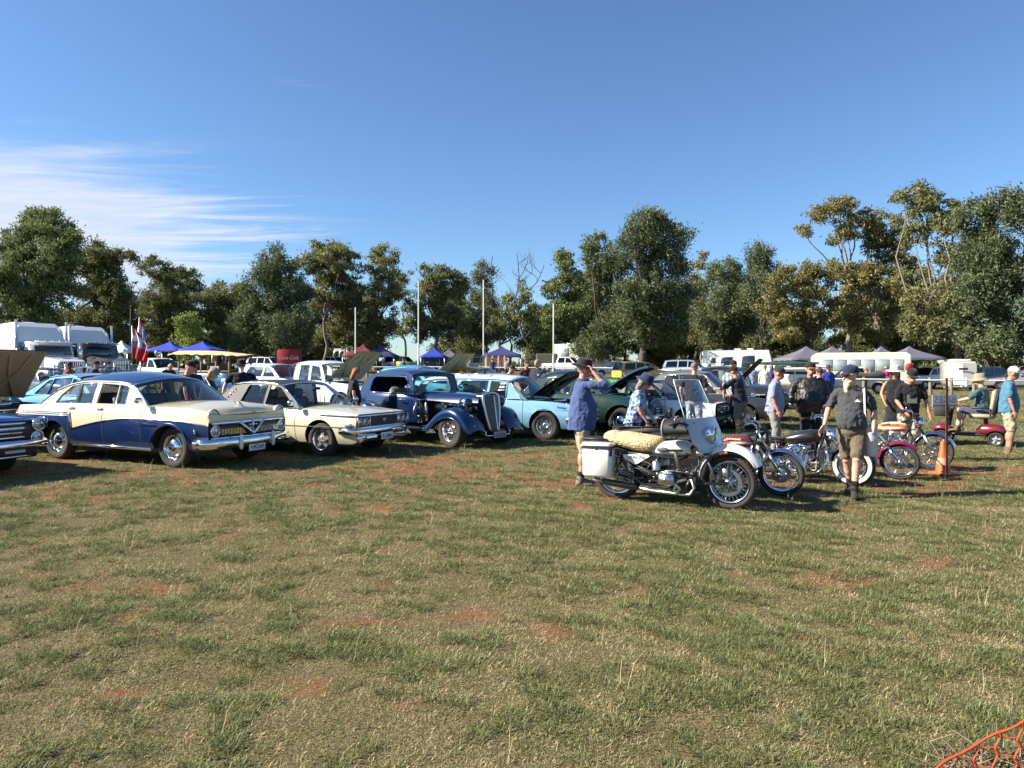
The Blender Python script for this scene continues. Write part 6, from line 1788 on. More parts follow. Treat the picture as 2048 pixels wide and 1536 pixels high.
def person(label, px, d, heading, P, h=1.75, group=None, loc=None, near=0):
    """P: pose and clothes; body frame x forward, y left"""
    q = Vector(loc) if loc is not None else PL(px, d)
    sc = h / 1.75
    t = thing('person', label, 'person', q, R(heading), group, sc)
    vox = {0: .022, 1: .014, 2: .0085}[near]
    sk = SKINS[P.get('skin', 0)]
    belly, build = P.get('belly', 0.), P.get('build', 1.)
    hipz = P.get('hip', .93)
    hip0 = Vector((P.get('hipx', 0), 0, hipz))
    lean = P.get('lean', 2)
    T = Matrix.Translation(hip0) @ Matrix.Rotation(R(P.get('turn', 0)), 4, 'Z') @ Matrix.Rotation(R(P.get('tilt', 0)), 4, 'X') @ Matrix.Rotation(R(lean), 4, 'Y') @ Matrix.Translation((0, 0, -.93))
    bw = build
    sh = {s: T @ Vector((-.01, s * .185 * bw, 1.425)) for s in (1, -1)}
    hips = {s: hip0 + rot2(R(P.get('turn', 0) * .4)) @ Vector((0, s * .09, -.02)) for s in (1, -1)}
    feet = {1: Vector((*P.get('fl', (0, .11)), .085)), -1: Vector((*P.get('fr', (0, -.11)), .085))}
    if P.get('flz'): feet[1].z = P['flz']
    if P.get('frz'): feet[-1].z = P['frz']
    knee, ank, elb, wri = {}, {}, {}, {}
    for s, kk in ((1, 'l'), (-1, 'r')):
        knee[s], ank[s] = ik(hips[s], feet[s], .422, .410, (1, s * .1, .15))
        tgt = P.get('h' + kk, (.06, .06 * 1, -.54))
        w = sh[s] + (T.to_3x3() if P.get('armrel') else Matrix.Identity(3)) @ Vector((tgt[0], s * tgt[1], tgt[2]))
        elb[s], wri[s] = ik(sh[s], w, .29, .255, P.get('e' + kk, (-.7, s * .5, -.3)))
    hy, hp = P.get('yaw', 0), P.get('pitch', 5)
    Hd = T @ Matrix.Translation((.015, 0, 1.50)) @ Matrix.Rotation(R(hy), 4, 'Z') @ Matrix.Rotation(R(hp - lean * .6), 4, 'Y')
    # ---- body, one surface
    b = MB()
    b.loft(rings([(.80, 0, .09, .14), (.93, 0, .10, .155), (1.06, .01, .09 + belly * .5, .135), (1.25, .005, .10, .155), (1.40, -.01, .075, .15), (1.46, -.005, .055, .075)], T))
    b.caps(T @ Vector((-.01, 0, 1.42)), .06, Hd @ Vector((-.005, 0, .07)), .054)
    b.ell(Hd @ Vector((-.005, 0, .155)), (.098, .077, .10), 16, 12); b.ell((0, 0, 0), (.072, .058, .062), 14, 10, X=Hd @ Matrix.Translation((.03, 0, .075)))
    b.caps(Hd @ Vector((.09, 0, .135)), .011, Hd @ Vector((.112, 0, .10)), .016)
    b.ell((0, 0, 0), (.02, .05, .012), 10, 6, X=Hd @ Matrix.Translation((.084, 0, .155)))
    b.ell((0, 0, 0), (.014, .026, .012), 10, 6, X=Hd @ Matrix.Translation((.094, 0, .062)))
    for s in (1, -1):
        b.ell((0, 0, 0), (.022, .012, .034), 8, 6, X=Hd @ Matrix.Translation((-.005, s * .08, .12)))
        b.caps(sh[s] + (T @ Vector((0, 0, 1.40)) - sh[s]) * .15, .026, sh[s].lerp(elb[s], .35), .036 * bw); b.caps(sh[s].lerp(elb[s], .3), .041 * bw, elb[s], .039 * bw); b.caps(elb[s], .040 * bw, wri[s], .026)
        mid = elb[s].lerp(wri[s], .3); b.ell(mid, .042 * bw)
        f = (wri[s] - elb[s]).normalized()
        hd = P.get('hand' + ('l' if s > 0 else 'r'), {})
        f2 = Vector(hd['dir']).normalized() if 'dir' in hd else f
        pn = Vector(hd.get('palm', (0, -s, 0))); pn = (pn - f2 * pn.dot(f2)).normalized()
        sd_ = f2.cross(pn) * s * (1)
        curl = hd.get('curl', .35)
        pc = wri[s] + f2 * .045
        X = Matrix((( *f2, 0), (*sd_, 0), (*pn, 0), (0, 0, 0, 1))).transposed(); X.translation = pc
        b.ell((0, 0, 0), (.055, .042, .018), 12, 8, X=X)
        for k, (yo, ln) in enumerate(((.03, .075), (.010, .082), (-.010, .077), (-.029, .06))):
            p0 = pc + f2 * .04 + sd_ * yo
            sp = hd.get('spread', .12)
            d1 = (f2 * math.cos(curl) + pn * math.sin(curl) + sd_ * yo * 4 * sp * 8).normalized(); d2 = (f2 * math.cos(curl * 2.4) + pn * math.sin(curl * 2.4) + sd_ * yo * 4 * sp * 8).normalized()
            p1 = p0 + d1 * ln * .55; p2 = p1 + d2 * ln * .5
            b.caps(p0, .0095, p1, .009, 8); b.caps(p1, .009, p2, .0075, 8)
        p0 = pc - f2 * .01 + sd_ * .036; p1 = p0 + (f2 * .6 + sd_ * .7 + pn * .35).normalized() * .042; p2 = p1 + (f2 * .85 + sd_ * .15 + pn * .5).normalized() * .032
        b.caps(p0, .013, p1, .011, 8); b.caps(p1, .011, p2, .008, 8)
        b.caps(hips[s], .088 * bw, knee[s], .058 * bw); b.caps(knee[s], .057 * bw, ank[s], .040)
        c = knee[s].lerp(ank[s], .32); u = (ank[s] - knee[s]).normalized(); b.ell(c - Vector((.018, 0, 0)), (.060, .058, .11)); b.ell(knee[s] + Vector((.012, 0, 0)), .055)
        ft = feet[s]; fa = P.get('toe' + ('l' if s > 0 else 'r'), s * 8); fd = Vector((math.cos(R(fa)), math.sin(R(fa)), 0))
        b.caps(ank[s], .032, ank[s] + fd * .07 + Vector((0, 0, -.05)), .018)
    skinned(b, 'body', sk, t, vox)
    # ---- shirt
    if P.get('shirt'):
        ms = P['shirt']
        hem = P.get('hem', .86)
        g = .013 + P.get('loose', .008)
        b = MB()
        lv = [(hem, .0, .125 + g + belly * .75, .165 * bw + g), (.97, .01 + belly * .25, .122 + g + belly, .165 * bw + g + belly * .3), (1.08, .012 + belly * .3, .118 + g + belly * 1.05, .158 * bw + g + belly * .35), (1.2, .01 + belly * .1, .118 + g + belly * .5, .165 * bw + g), (1.32, .0, .11 + g, .178 * bw + g), (1.395, -.008, .09 + g, .188 * bw), (1.445, -.008, .072 + g * .5, .13), (1.48, -.002, .062, .068)]
        b.loft(rings(lv, T))
        sl = P.get('sleeve', .55)
        for s in (1, -1):
            if sl <= 0: continue
            if sl < 1:
                e = sh[s].lerp(elb[s], sl); b.caps(sh[s] + (T @ Vector((0, 0, 1.40)) - sh[s]) * .16, .050 * bw, sh[s].lerp(e, .5), .060 * bw); b.caps(sh[s].lerp(e, .4), .059 * bw, e, .064 * bw)
            else:
                b.caps(sh[s] + (T @ Vector((0, 0, 1.40)) - sh[s]) * .16, .052 * bw, sh[s].lerp(elb[s], .4), .062 * bw); b.caps(sh[s].lerp(elb[s], .3), .061 * bw, elb[s], .054 * bw); e = elb[s].lerp(wri[s], sl - 1); b.caps(elb[s], .056 * bw, e, .044 * bw)
        o = skinned(b, P.get('top', 'shirt'), ms, t, vox, P.get('fold', .042))
        if P.get('collar'):
            b = MB()
            for s in (1, -1): b.prism([(0, 0), (.07, .02), (.08, -.05), (.03, -.06)], .008, 0, lambda u, w, e, s=s: T @ Vector((.055 - u * .1 + .04, s * (.015 + u * .75), 1.475 + w * .6 + e)))
            b.tube([T @ Vector((.0 + .062 * math.cos(a), .066 * math.sin(a), 1.485 - .012 * math.cos(a))) for a in np.linspace(.5, 2 * math.pi - .5, 14)], .016, 6)
            b.build('collar', P['collar'] if not isinstance(P['collar'], bool) else ms, t)
        for fn in P.get('print', ()): fn(t, T)
    # ---- trousers, shorts or dress
    if P.get('legs'):
        b = MB(); g = .012 + belly * .3
        b.loft(rings([(.78, 0, .10, .155 * bw), (.86, 0, .125 + g, .17 * bw + .004), (.95, .005, .125 + g * 1.2, .165 * bw + .004), (1.0, .008, .118 + g, .158 * bw)], T if abs(lean) < 25 and P.get('hip', .93) > .8 else Matrix.Translation(hip0 - Vector((0, 0, .93)))))
        ln = P.get('leglen', 2.)
        for s in (1, -1):
            if ln <= 1: e = hips[s].lerp(knee[s], ln); b.caps(hips[s], .10 * bw, e, .088 * bw)
            else:
                b.caps(hips[s], .10 * bw, knee[s], .073 * bw); e = knee[s].lerp(ank[s], ln - 1); b.caps(knee[s], .073 * bw, e, .062)
        skinned(b, P.get('bottom', 'trousers' if ln > 1 else 'shorts'), P['legs'], t, vox, .025)
        if P.get('belt'):
            b = MB(); b.tube([T @ Vector((.008 + (.134 + belly * .9) * math.cos(a), (.172 * bw + belly * .2) * math.sin(a), .975)) for a in np.linspace(0, 2 * math.pi, 25)[:-1]], .02, 6, closed=True, flat=.4, up=(0, 0, 1)); b.build('belt', P['belt'], t)
    if P.get('skirt'):
        b = MB(); b.loft(rings([(.12, 0, .22, .24), (.5, 0, .20, .22), (.9, 0, .15, .17), (1.02, .01, .125, .15)], Matrix.Identity(4))); skinned(b, 'skirt', P['skirt'], t, vox, .05)
    # ---- feet
    for s in (1, -1):
        ft = ank[s]; fa = P.get('toe' + ('l' if s > 0 else 'r'), s * 8); fd = Vector((math.cos(R(fa)), math.sin(R(fa)), 0)); zf = ft.z - .085
        if P.get('sock'):
            b = MB(); u = (knee[s] - ank[s]).normalized(); b.caps(ft, .046, ft + u * P.get('sockh', .12), .052); b.build('sock', P['sock'], t)
        b = MB()
        c0 = Vector((ft.x, ft.y, zf)) - fd * .045
        sdv = Vector((-fd.y, fd.x, 0))
        rg = []
        for (u, w, z0, z1) in ((-.02, .02, .01, .05), (-.01, .032, .002, .085), (.03, .038, 0, .10), (.09, .042, 0, .085), (.15, .048, 0, .062), (.20, .046, 0, .05), (.235, .03, .006, .038), (.25, .012, .012, .028)):
            rg.append([c0 + fd * u + sdv * w * math.cos(a) + Vector((0, 0, (z0 + z1) / 2 + (z1 - z0) / 2 * math.sin(a))) for a in np.linspace(0, 2 * math.pi, 13)[:-1]])
        b.loft(rg)
        if P.get('boot', True): b.caps(ft + Vector((0, 0, -.02)), .047, ft + (knee[s] - ank[s]).normalized() * .06, .05)
        b.build('shoe', P.get('shoe', BLACK), t)
    # ---- head wear, hair, beard
    if P.get('hair'):
        b = MB(); st, hm = P['hair']
        if st == 'short': b.ell((0, 0, 0), (.103, .085, .085), 14, 10, X=Hd @ Matrix.Translation((-.014, 0, .172)))
        elif st == 'bald': b.ell((0, 0, 0), (.06, .084, .05), 12, 8, X=Hd @ Matrix.Translation((-.05, 0, .12)))
        else:
            b.ell((0, 0, 0), (.105, .092, .10), 14, 10, X=Hd @ Matrix.Translation((-.02, 0, .162)))
            dn = {'bob': -.02, 'long': -.16, 'tail': -.20}[st]
            if st == 'tail': b.caps(Hd @ Vector((-.09, 0, .15)), .045, Hd @ Vector((-.11, 0, dn)), .03)
            else:
                for yo in (-.055, 0, .055): b.caps(Hd @ Vector((-.045 - .02 * (yo == 0), yo, .14)), .055, Hd @ Vector((-.06, yo * 1.15, dn)), .045)
        skinned(b, 'hair', hm, t, min(vox, .016), .02, 2, TXH)
    if P.get('beard'):
        ln, bm_ = P['beard']; b = MB()
        b.ell((0, 0, 0), (.06, .062, .05), 12, 8, X=Hd @ Matrix.Translation((.038, 0, .055)))
        b.caps(Hd @ Vector((.06, 0, .04)), .05, Hd @ Vector((.085, 0, .04 - ln)), .03)
        skinned(b, 'beard', bm_, t, min(vox, .014), .02, 2, TXH)
    if P.get('hat'):
        st, hm = P['hat'][:2]; b = MB()
        Z = Hd @ Matrix.Translation((-.006, 0, .185)) @ Matrix.Rotation(R(P.get('hattilt', 0)), 4, 'Y')
        if st == 'cap':
            b.lathe([(.108, -.015), (.109, .01), (.102, .045), (.08, .075), (.045, .092), (0, .098)], 20, 0, X=Z @ Matrix.Diagonal((1.02, .86, 1, 1)))
            rows = [[Vector((.085 + u * .09 * (1 - (v * v) * .5), .078 * v, .0 - .012 * v * v - u * .012)) for v in np.linspace(-1, 1, 9)] for u in (0, .5, 1)]
            mi = 1 if len(P['hat']) > 2 else 0
            b.sheet(rows, mi, X=Z); b.sheet([[p + Vector((0, 0, -.006)) for p in r_] for r_ in rows], mi, X=Z); b.ell((0, 0, .098), .008, 6, 4, 0, X=Z)
        else:
            br = {'brim': .185, 'bucket': .155, 'wide': .22, 'felt': .18}[st]; dp = {'brim': .03, 'bucket': .055, 'wide': .015, 'felt': .005}[st]
            cr = .10 if st != 'bucket' else .09
            b.lathe([(br, -.01 - dp), (br - .004, -.004 - dp), (.115, .0), (.112, .02), (.105, cr * .75), (.09, cr), (.04, cr + .006 - (.02 if st == 'felt' else 0)), (0, cr - (.02 if st == 'felt' else 0))], 24, 0, X=Z @ Matrix.Diagonal((1.05, .9, 1, 1)))
            b.lathe([(br - .002, -.016 - dp), (.11, -.008)], 24, 0, X=Z @ Matrix.Diagonal((1.05, .9, 1, 1)))
            b.lathe([(.1145, .002), (.1135, .022)], 24, len(P['hat']) > 2 and 1 or 0, X=Z @ Matrix.Diagonal((1.06, .91, 1, 1)))
        b.build('hat' if st != 'cap' else 'cap', [hm] + list(P['hat'][2:]), t)
    if P.get('glasses'):
        b = MB()
        for s in (1, -1): b.ell((0, 0, 0), (.01, .03, .02), 10, 6, X=Hd @ Matrix.Translation((.092, s * .034, .138))); b.tube([Hd @ Vector((.092, s * .06, .145)), Hd @ Vector((0, s * .082, .14))], .004, 5)
        b.tube([Hd @ Vector((.098, -.01, .142)), Hd @ Vector((.098, .01, .142))], .004, 5); b.build('sunglasses', GLOSSBLK, t)
    elif near:
        for s in (1, -1): b = MB(); b.ell((0, 0, 0), (.008, .012, .008), 8, 6, X=Hd @ Matrix.Translation((.083, s * .032, .137))); b.build('eye', INK, t)
    return t, T, Hd, wri, sh
c_ = cloth
BLK, NVY, KHAKI, GRYP = c_('black_cotton', (.014, .014, .017)), c_('navy_cotton', (.016, .02, .045)), c_('khaki_cotton', (.33, .28, .19)), c_('grey_twill', (.13, .13, .135))
GREYH, WHITEH, AUBURN, BROWNH, BLOND = [mat(n, c, .8, var=.35, scale=40, bump=.6, bscale=70) for n, c in (('grey_hair', (.22, .2, .18)), ('white_beard', (.62, .52, .36)), ('auburn_hair', (.26, .10, .035)), ('brown_hair', (.06, .03, .016)), ('blond_hair', (.42, .28, .12)))]
BOOT, TANBOOT, SNEAK = mat('brown_boot', (.05, .034, .024), .8, var=.3), mat('tan_boot', (.17, .10, .05), .8, var=.25), mat('grey_sneaker', (.17, .15, .13), .8, var=.4, scale=30)
DENIMSH = c_('blue_work_shirt', (.055, .083, .20)); FLORAL = pattern('floral_blue', [(0, (.03, .06, .20)), (.42, (.12, .24, .48)), (.5, (.50, .56, .62)), (.58, (.10, .18, .38))], 16); POLO = c_('charcoal_polo', (.05, .053, .06)); DKPOLO = c_('dark_polo', (.018, .02, .028))
# ---- the two nearest
person('man in blue work shirt and khaki shorts holding his hat brim beside the white tourer', 1162, 9.95, 4, dict(skin=2, belly=.06, build=1.03, shirt=DENIMSH, sleeve=.95, hem=.78, loose=.008, fold=.03, legs=KHAKI, leglen=.92, sock=BLK, sockh=.10, shoe=SNEAK, hat=('felt', c_('dark_hat', (.02, .022, .024))), hattilt=10, hair=('short', GREYH),
    hr=(.14, -.02, .17), er=(.5, -.3, -.6), handr=dict(dir=(-.25, .5, .7), palm=(-.6, .7, .1), curl=.45), hl=(.10, .03, -.50), yaw=10, pitch=4, collar=True, fl=(.02, .12), fr=(-.03, -.11)), 1.74, 'people looking round the show', near=2)
def logo(t, T):
    b = MB(); b.prism([(-.035, -.012), (.035, -.012), (.02, .004), (.008, .004), (.004, .03), (-.012, .018), (-.01, .004), (-.03, .0)], .004, 0, lambda u, w, e: T @ Vector((.146 + e, .085 + u, 1.30 + w))); b.build('chest_logo', WHITEINK, t)
def tote(t, T):
    m = c_('calico', (.62, .54, .45)); b = MB()
    b.tube([T @ Vector(p) for p in ((.05, .20, .95), (.13, .17, 1.15), (.10, .16, 1.40), (-.02, .14, 1.475), (-.11, .16, 1.38), (-.06, .24, 1.15), (-.01, .25, .97))], .02, 6, flat=.25); 
    b.loft([[T @ Vector((x, y, z)) for x, y in ((.05, .16), (.02, .29), (-.05, .31), (-.01, .17))] for z in (.55, .60, .78, .98)]); b.build('tote_bag', m, t)
def can(t, T): pass
bp_, T_, H_, W_, S_ = person('bearded man in charcoal polo and brown shorts walking past the cruiser', 1704, 9.10, -122, dict(skin=0, belly=.055, build=.98, shirt=POLO, sleeve=.75, hem=.92, loose=.002, legs=c_('brown_shorts', (.125, .095, .065)), leglen=.86, belt=mat('leather_belt', (.03, .02, .015), .5), sock=BLK, sockh=.10, shoe=BOOT, hat=('cap', c_('navy_cap', (.02, .026, .055))), hair=('short', GREYH), beard=(.12, WHITEH), glasses=1,
    yaw=-48, pitch=6, hl=(.10, .09, -.50), hr=(.22, .13, -.46), handr=dict(dir=(.35, -.35, -.6), palm=(.3, .6, -.3), curl=.15, spread=.2), handl=dict(curl=.95, dir=(.1, .1, -1), palm=(-.1, -1, 0)), fl=(.20, .05), fr=(-.20, -.04), frz=.12, collar=True, print=(logo, tote)), 1.66, 'people looking round the show', near=2)
b = MB(); p = Vector(bp_.location) + rot2(R(-122)) @ ((W_[1] + Vector((.035, -.02, -.10))) * (1.66 / 1.75)); b.lathe([(.0, -.06), (.028, -.058), (.032, -.045), (.032, .045), (.026, .058), (0, .06)], 18, 0, p, (.3, -.1, -.95)); tag(b.build('drink_can', mat('clear_bottle', (.55, .56, .58), .15, .3, 1.)), 'small silver drink can held by the bearded man', 'can')
G1 = 'people looking round the show'
BAGM = mat('brown_bag', (.16, .11, .07), .6, var=.3)
def bag(t, T):
    b = MB(); b.box(T @ Vector((-.02, .19, .92)), (.2, .1, .16), 0, .04); b.tube([T @ Vector(p) for p in ((-.02, .2, .98), (-.09, .1, 1.3), (-.03, -.1, 1.46), (.09, 0, 1.3), (.06, .2, 1.0))], .008, 6); b.build('shoulder_bag', BAGM, t)
def band(t, T):
    for k in range(4): b = MB(); b.box(T @ Vector((-.128, .05, 1.36 - k * .05)), (.006, .10, .022)); b.build('back_lettering', WHITEINK, t)
def tee(t, T):
    b = MB(); b.box(T @ Vector((.142, 0, 1.22)), (.006, .17, .17)); b.build('shirt_print', mat('faded_print', (.16, .18, .13), .8, var=.6, scale=25), t)
person('woman in navy sun hat and blue floral shirt looking down behind the sidecar', 1266, 11.2, -18, dict(skin=0, shirt=FLORAL, sleeve=.7, hem=.80, lean=14, pitch=24, legs=NVY, leglen=1.95, hat=('brim', c_('navy_hat', (.025, .032, .075))), hair=('bob', GREYH), hl=(.22, .0, -.48), hr=(.16, .0, -.50)), 1.56, G1, near=1)
person('auburn haired woman in black T-shirt with shoulder bag by the hot rod', 706, 15.9, 14, dict(skin=0, build=1.05, belly=.03, shirt=BLK, legs=c_('denim', (.04, .05, .09)), leglen=1.95, hair=('bob', AUBURN), pitch=20, hr=(.08, .05, -.53), print=(bag, band)), 1.66, G1, near=1)
person('man with white goatee in black hat and black shirt behind the yellow sedan', 483, 17.6, -70, dict(skin=0, build=1.15, belly=.05, shirt=BLK, sleeve=.6, legs=BLK, hat=('felt', BLK), beard=(.05, mat('white_goatee', (.7, .68, .64), .8)), hair=('short', GREYH), glasses=1, hr=(.12, .2, -.46), hl=(.12, .2, -.46)), 1.84, G1)
person('man in black cap and black shirt, first of the trio by the navy roof', 364, 15.35, 18, dict(skin=2, shirt=BLK, legs=BLK, hat=('cap', BLK), lean=10, pitch=14), 1.80, G1)
person('man in black cap with grey beard, middle of the trio by the navy roof', 382, 16.0, -30, dict(skin=2, shirt=BLK, legs=BLK, hat=('cap', BLK), beard=(.06, GREYH), lean=6), 1.82, G1)
person('blond woman in dark top and visor, last of the trio by the navy roof', 407, 15.2, 0, dict(skin=0, shirt=BLK, legs=BLK, hair=('bob', BLOND), hat=('cap', c_('grey_visor', (.25, .24, .22))), lean=16, pitch=18), 1.68, G1)
person('woman with long red-brown hair behind the bright blue sedan', 138, 27.0, 80, dict(skin=1, shirt=c_('rust_top', (.20, .06, .04)), legs=BLK, hair=('long', BROWNH)), 1.74, G1)
person('child with brown hair behind the bright blue sedan', 166, 27.4, 60, dict(skin=1, shirt=NVY, legs=BLK, hair=('bob', BROWNH)), 1.52, G1)
person('man in navy cap behind the bright blue sedan', 190, 26.8, 10, dict(skin=1, shirt=NVY, legs=BLK, hat=('cap', NVY), hair=('short', BROWNH)), 1.76, G1)
person('bald man bending forward in front of the white ute', 330, 26.5, -40, dict(skin=1, shirt=BLK, legs=BLK, hair=('bald', GREYH), lean=35, pitch=30), 1.84, G1)
person('grey haired man in navy printed jumper behind the light blue wagon', 1076, 22.5, -120, dict(skin=1, build=1.1, shirt=c_('navy_jumper', (.025, .028, .05)), sleeve=1.9, legs=BLK, hair=('short', GREYH), yaw=-20, print=(logo,)), 1.86, G1)
person('person in maroon top beside the grey haired man', 1052, 23.6, -60, dict(skin=1, shirt=c_('maroon_top', (.08, .02, .025)), sleeve=1.9, legs=BLK, hair=('short', BROWNH)), 1.82, G1)
person('person in black and white striped top behind the wagon windows', 1006, 20.2, 30, dict(skin=1, shirt=pattern('striped_cotton', [(0, (.6, .6, .58)), (.5, (.02, .02, .022))], 3.2, True), legs=KHAKI, hair=('short', BROWNH), lean=22, pitch=20, hr=(.42, .1, -.22)), 1.78, G1)
person('man in black T-shirt and grey jeans seen from behind at the white rally car', 1388, 16.6, 62, dict(skin=0, build=1.1, shirt=BLK, sleeve=.7, legs=c_('grey_jeans', (.30, .31, .34)), leglen=1.95, hair=('short', mat('cropped_hair', (.20, .13, .09), .8)), hl=(.1, .1, -.5), hr=(.16, .05, -.48)), 1.78, G1, near=1)
person('man in dark polo and grey shorts leaning on the black pickup', 1482, 16.7, 135, dict(skin=1, build=1.08, shirt=DKPOLO, sleeve=.8, legs=c_('grey_shorts', (.12, .115, .11)), leglen=.9, hat=('cap', BLK), hair=('short', BROWNH), lean=14, pitch=12, hl=(.42, .02, -.22), hr=(.3, .1, -.35), sock=GRYP, shoe=SNEAK), 1.70, G1, near=1)
person('man in cap and checked shirt behind the leaning man', 1466, 19.2, -100, dict(skin=1, shirt=pattern('check_cotton', [(0, (.35, .40, .45)), (.5, (.12, .16, .22))], 22), legs=BLK, hat=('cap', BLK)), 1.84, G1)
person('elderly man in pale blue shirt and grey trousers between the cars and bikes', 1548, 13.4, -28, dict(skin=2, belly=.03, shirt=c_('pale_blue_shirt', (.22, .26, .36)), sleeve=.85, legs=c_('grey_trousers', (.22, .22, .21)), leglen=1.95, belt=BLACK, hat=('cap', c_('black_cap', (.03, .03, .035))), hair=('short', GREYH), pitch=14, lean=4, hr=(.08, .06, -.52), collar=True), 1.66, G1, near=1)
LEATH = mat('black_leather', (.012, .012, .013), .5, var=.3, bump=.2, bscale=9)
person('heavy man in black leather jacket and cap with orange brim facing the bikes', 1620, 13.7, -100, dict(skin=2, build=1.22, belly=.08, shirt=LEATH, top='leather_jacket', sleeve=1.95, hem=.80, loose=.03, fold=.04, legs=BLK, leglen=1.95, hat=('cap', BLK, mat('orange_brim', (.42, .16, .05), .7)), glasses=0, hair=('short', BROWNH), hl=(.2, .02, -.42), hr=(.16, .12, -.44)), 1.74, G1, near=1)
person('woman with ponytail in royal blue top walking away', 1657, 29, 95, dict(skin=1, shirt=c_('royal_blue', (.015, .04, .28)), sleeve=1.6, hem=.7, legs=BLK, hair=('tail', BROWNH)), 1.78, G1)
person('person in black trousers partly hidden behind the leather jacket man', 1640, 17.0, 80, dict(skin=1, shirt=BLK, sleeve=1.9, legs=BLK, hair=('short', BROWNH)), 1.66, G1)
person('man in black printed T-shirt and cap leaning over the orange motorcycle', 1816, 12.75, -100, dict(skin=1, build=1.05, shirt=BLK, sleeve=.7, legs=pattern('patterned_shorts', [(0, (.10, .08, .06)), (.5, (.42, .36, .28))], 24), leglen=.95, hat=('cap', BLK, BLK), glasses=1, lean=14, pitch=16, hr=(.20, -.02, -.46), hl=(.06, .12, -.52), print=(tee,)), 1.64, G1, near=1)
person('woman in wide cream sun hat and black dress behind the orange motorcycle', 1790, 15.2, -110, dict(skin=1, shirt=BLK, sleeve=.0, skirt=BLK, hair=('long', BROWNH), hat=('wide', c_('straw_hat', (.55, .48, .38))), glasses=1, hr=(.18, .05, -.46)), 1.68, G1)
person('person in magenta top and pale shorts near the rail', 1772, 52, 70, dict(skin=1, shirt=c_('magenta_top', (.55, .02, .18)), sleeve=1.5, hem=.78, legs=c_('pale_shorts', (.5, .48, .45)), leglen=.9, hat=('brim', c_('tan_hat', (.35, .26, .17)))), 1.78, G1)
person('man in blue polo, white cap and camouflage shorts beside the mobility scooter', 2016, 13.4, -28, dict(skin=1, belly=.03, shirt=c_('sky_polo', (.06, .16, .24)), sleeve=.8, hem=.84, legs=pattern('camo_cotton', [(0, (.16, .15, .09)), (.42, (.36, .31, .20)), (.56, (.46, .41, .28))], 14), leglen=.88, sock=c_('dark_sock', (.12, .11, .10)), sockh=.07, shoe=TANBOOT, hat=('cap', c_('white_cap', (.66, .66, .66))), hair=('short', GREYH), pitch=22, hr=(.06, .06, -.53), collar=True), 1.66, G1, near=1)
for px, d, hd, sm_, nm in ((1505, 31, 100, pattern('blue_floral', [(0, (.16, .24, .42)), (.5, (.52, .55, .6))], 14), 'blue floral shirt'), (1530, 30, 85, c_('white_top', (.62, .58, .55)), 'white sleeveless top'), (1543, 32, 100, c_('violet_top', (.10, .05, .30)), 'violet top'), (1446, 33, 60, c_('sage_top', (.25, .27, .2)), 'sage green shirt'), (1418, 34, 100, c_('plum_top', (.12, .05, .07)), 'plum coloured top'), (1732, 46, 170, c_('orange_vest', (.6, .2, .05)), 'orange top')):
    person('visitor in ' + nm + ' near the caravans', px, d, hd, dict(skin=rnd.randrange(3), shirt=sm_, legs=BLK, hair=(rnd.choice(('short', 'bob')), GREYH)), 1.74, 'visitors near the caravans')
for px, d, hd, col, nm in ((985, 57, 100, (.05, .06, .10), 'navy'), (1000, 59, 200, (.05, .05, .05), 'black'), (1012, 56, 20, (.15, .2, .3), 'blue'), (940, 57, 300, (.3, .3, .3), 'grey'), (806, 58, 90, (.08, .2, .3), 'teal')):
    person('distant visitor in ' + nm + ' by the dark blue stall tent', px, d, hd, dict(skin=1, shirt=c_('far_' + nm, col), legs=BLK, hair=('short', BROWNH)), 1.72, 'visitors by the stall tent')
# ================================================================== things further off
def far_car(name, label, px, d, h, S, group='vehicles parked across the paddock', **k):
    S = dict(S); S.setdefault('n', 20); S.update(k)
    x = (px - 1024) / F * d
    return car(name, label, (x, d), h, S, 'car', group)
def SUV(m, glassm=None, **k):
    S = dict(wb=2.75, track=1.55, r=.37, x0=-2.35, x1=2.25, cowl=.95, deck=-2.3, boot=False, W=[(-2.35, .86), (0, .92), (1.6, .91), (2.25, .84)], zs=[(-2.35, 1.05), (0, 1.12), (1.2, 1.08), (2.25, .98)], zc=[(-2.35, 1.05), (.95, 1.18), (2.0, 1.10), (2.25, 1.0)], zb=[(-2.35, .48), (2.25, .45)], zref=.42, doors=[(-.9, 0), (0, .95)], m_lo=m, st=(), rr=.21, style='six', rimmat=ALU,
        cab=dict(zb=1.12, yb=.84, k=.2, front=1.05, rear=-2.3, roof=[(.45, 1.68), (0, 1.76), (-1.4, 1.77), (-2.1, 1.70)], crown=.05, bow=.15, glass=glassm or TINT, trim=BLACK, wtrim=False, wins=[[(.8, 1.15), (.42, 1.64), (.0, 1.69), (-.02, 1.15)], [(-.1, 1.15), (-.08, 1.7), (-.85, 1.7), (-.9, 1.15)], [(-1.0, 1.15), (-.95, 1.7), (-1.9, 1.66), (-2.05, 1.15)]]))
    S.update(k); return S
def UTE(m, **k):
    S = SUV(m, deck=-.95, x0=-2.6, wb=3.0, boot=True, **k)
    S['W'] = [(-2.6, .88), (0, .92), (1.6, .91), (2.25, .84)]; S['zs'] = [(-2.6, 1.08), (-1, 1.10), (0, 1.10), (2.25, .98)]; S['zc'] = [(-2.6, 1.06), (-1.0, 1.06), (.95, 1.18), (2.25, 1.0)]; S['zb'] = [(-2.6, .5), (2.25, .46)]
    S['cab'] = dict(S['cab'], rear=-1.05, roof=[(.45, 1.66), (0, 1.74), (-.6, 1.74), (-.9, 1.68)], wins=[[(.8, 1.15), (.42, 1.62), (.0, 1.67), (-.02, 1.15)], [(-.1, 1.15), (-.08, 1.68), (-.75, 1.68), (-.85, 1.15)]])
    return S
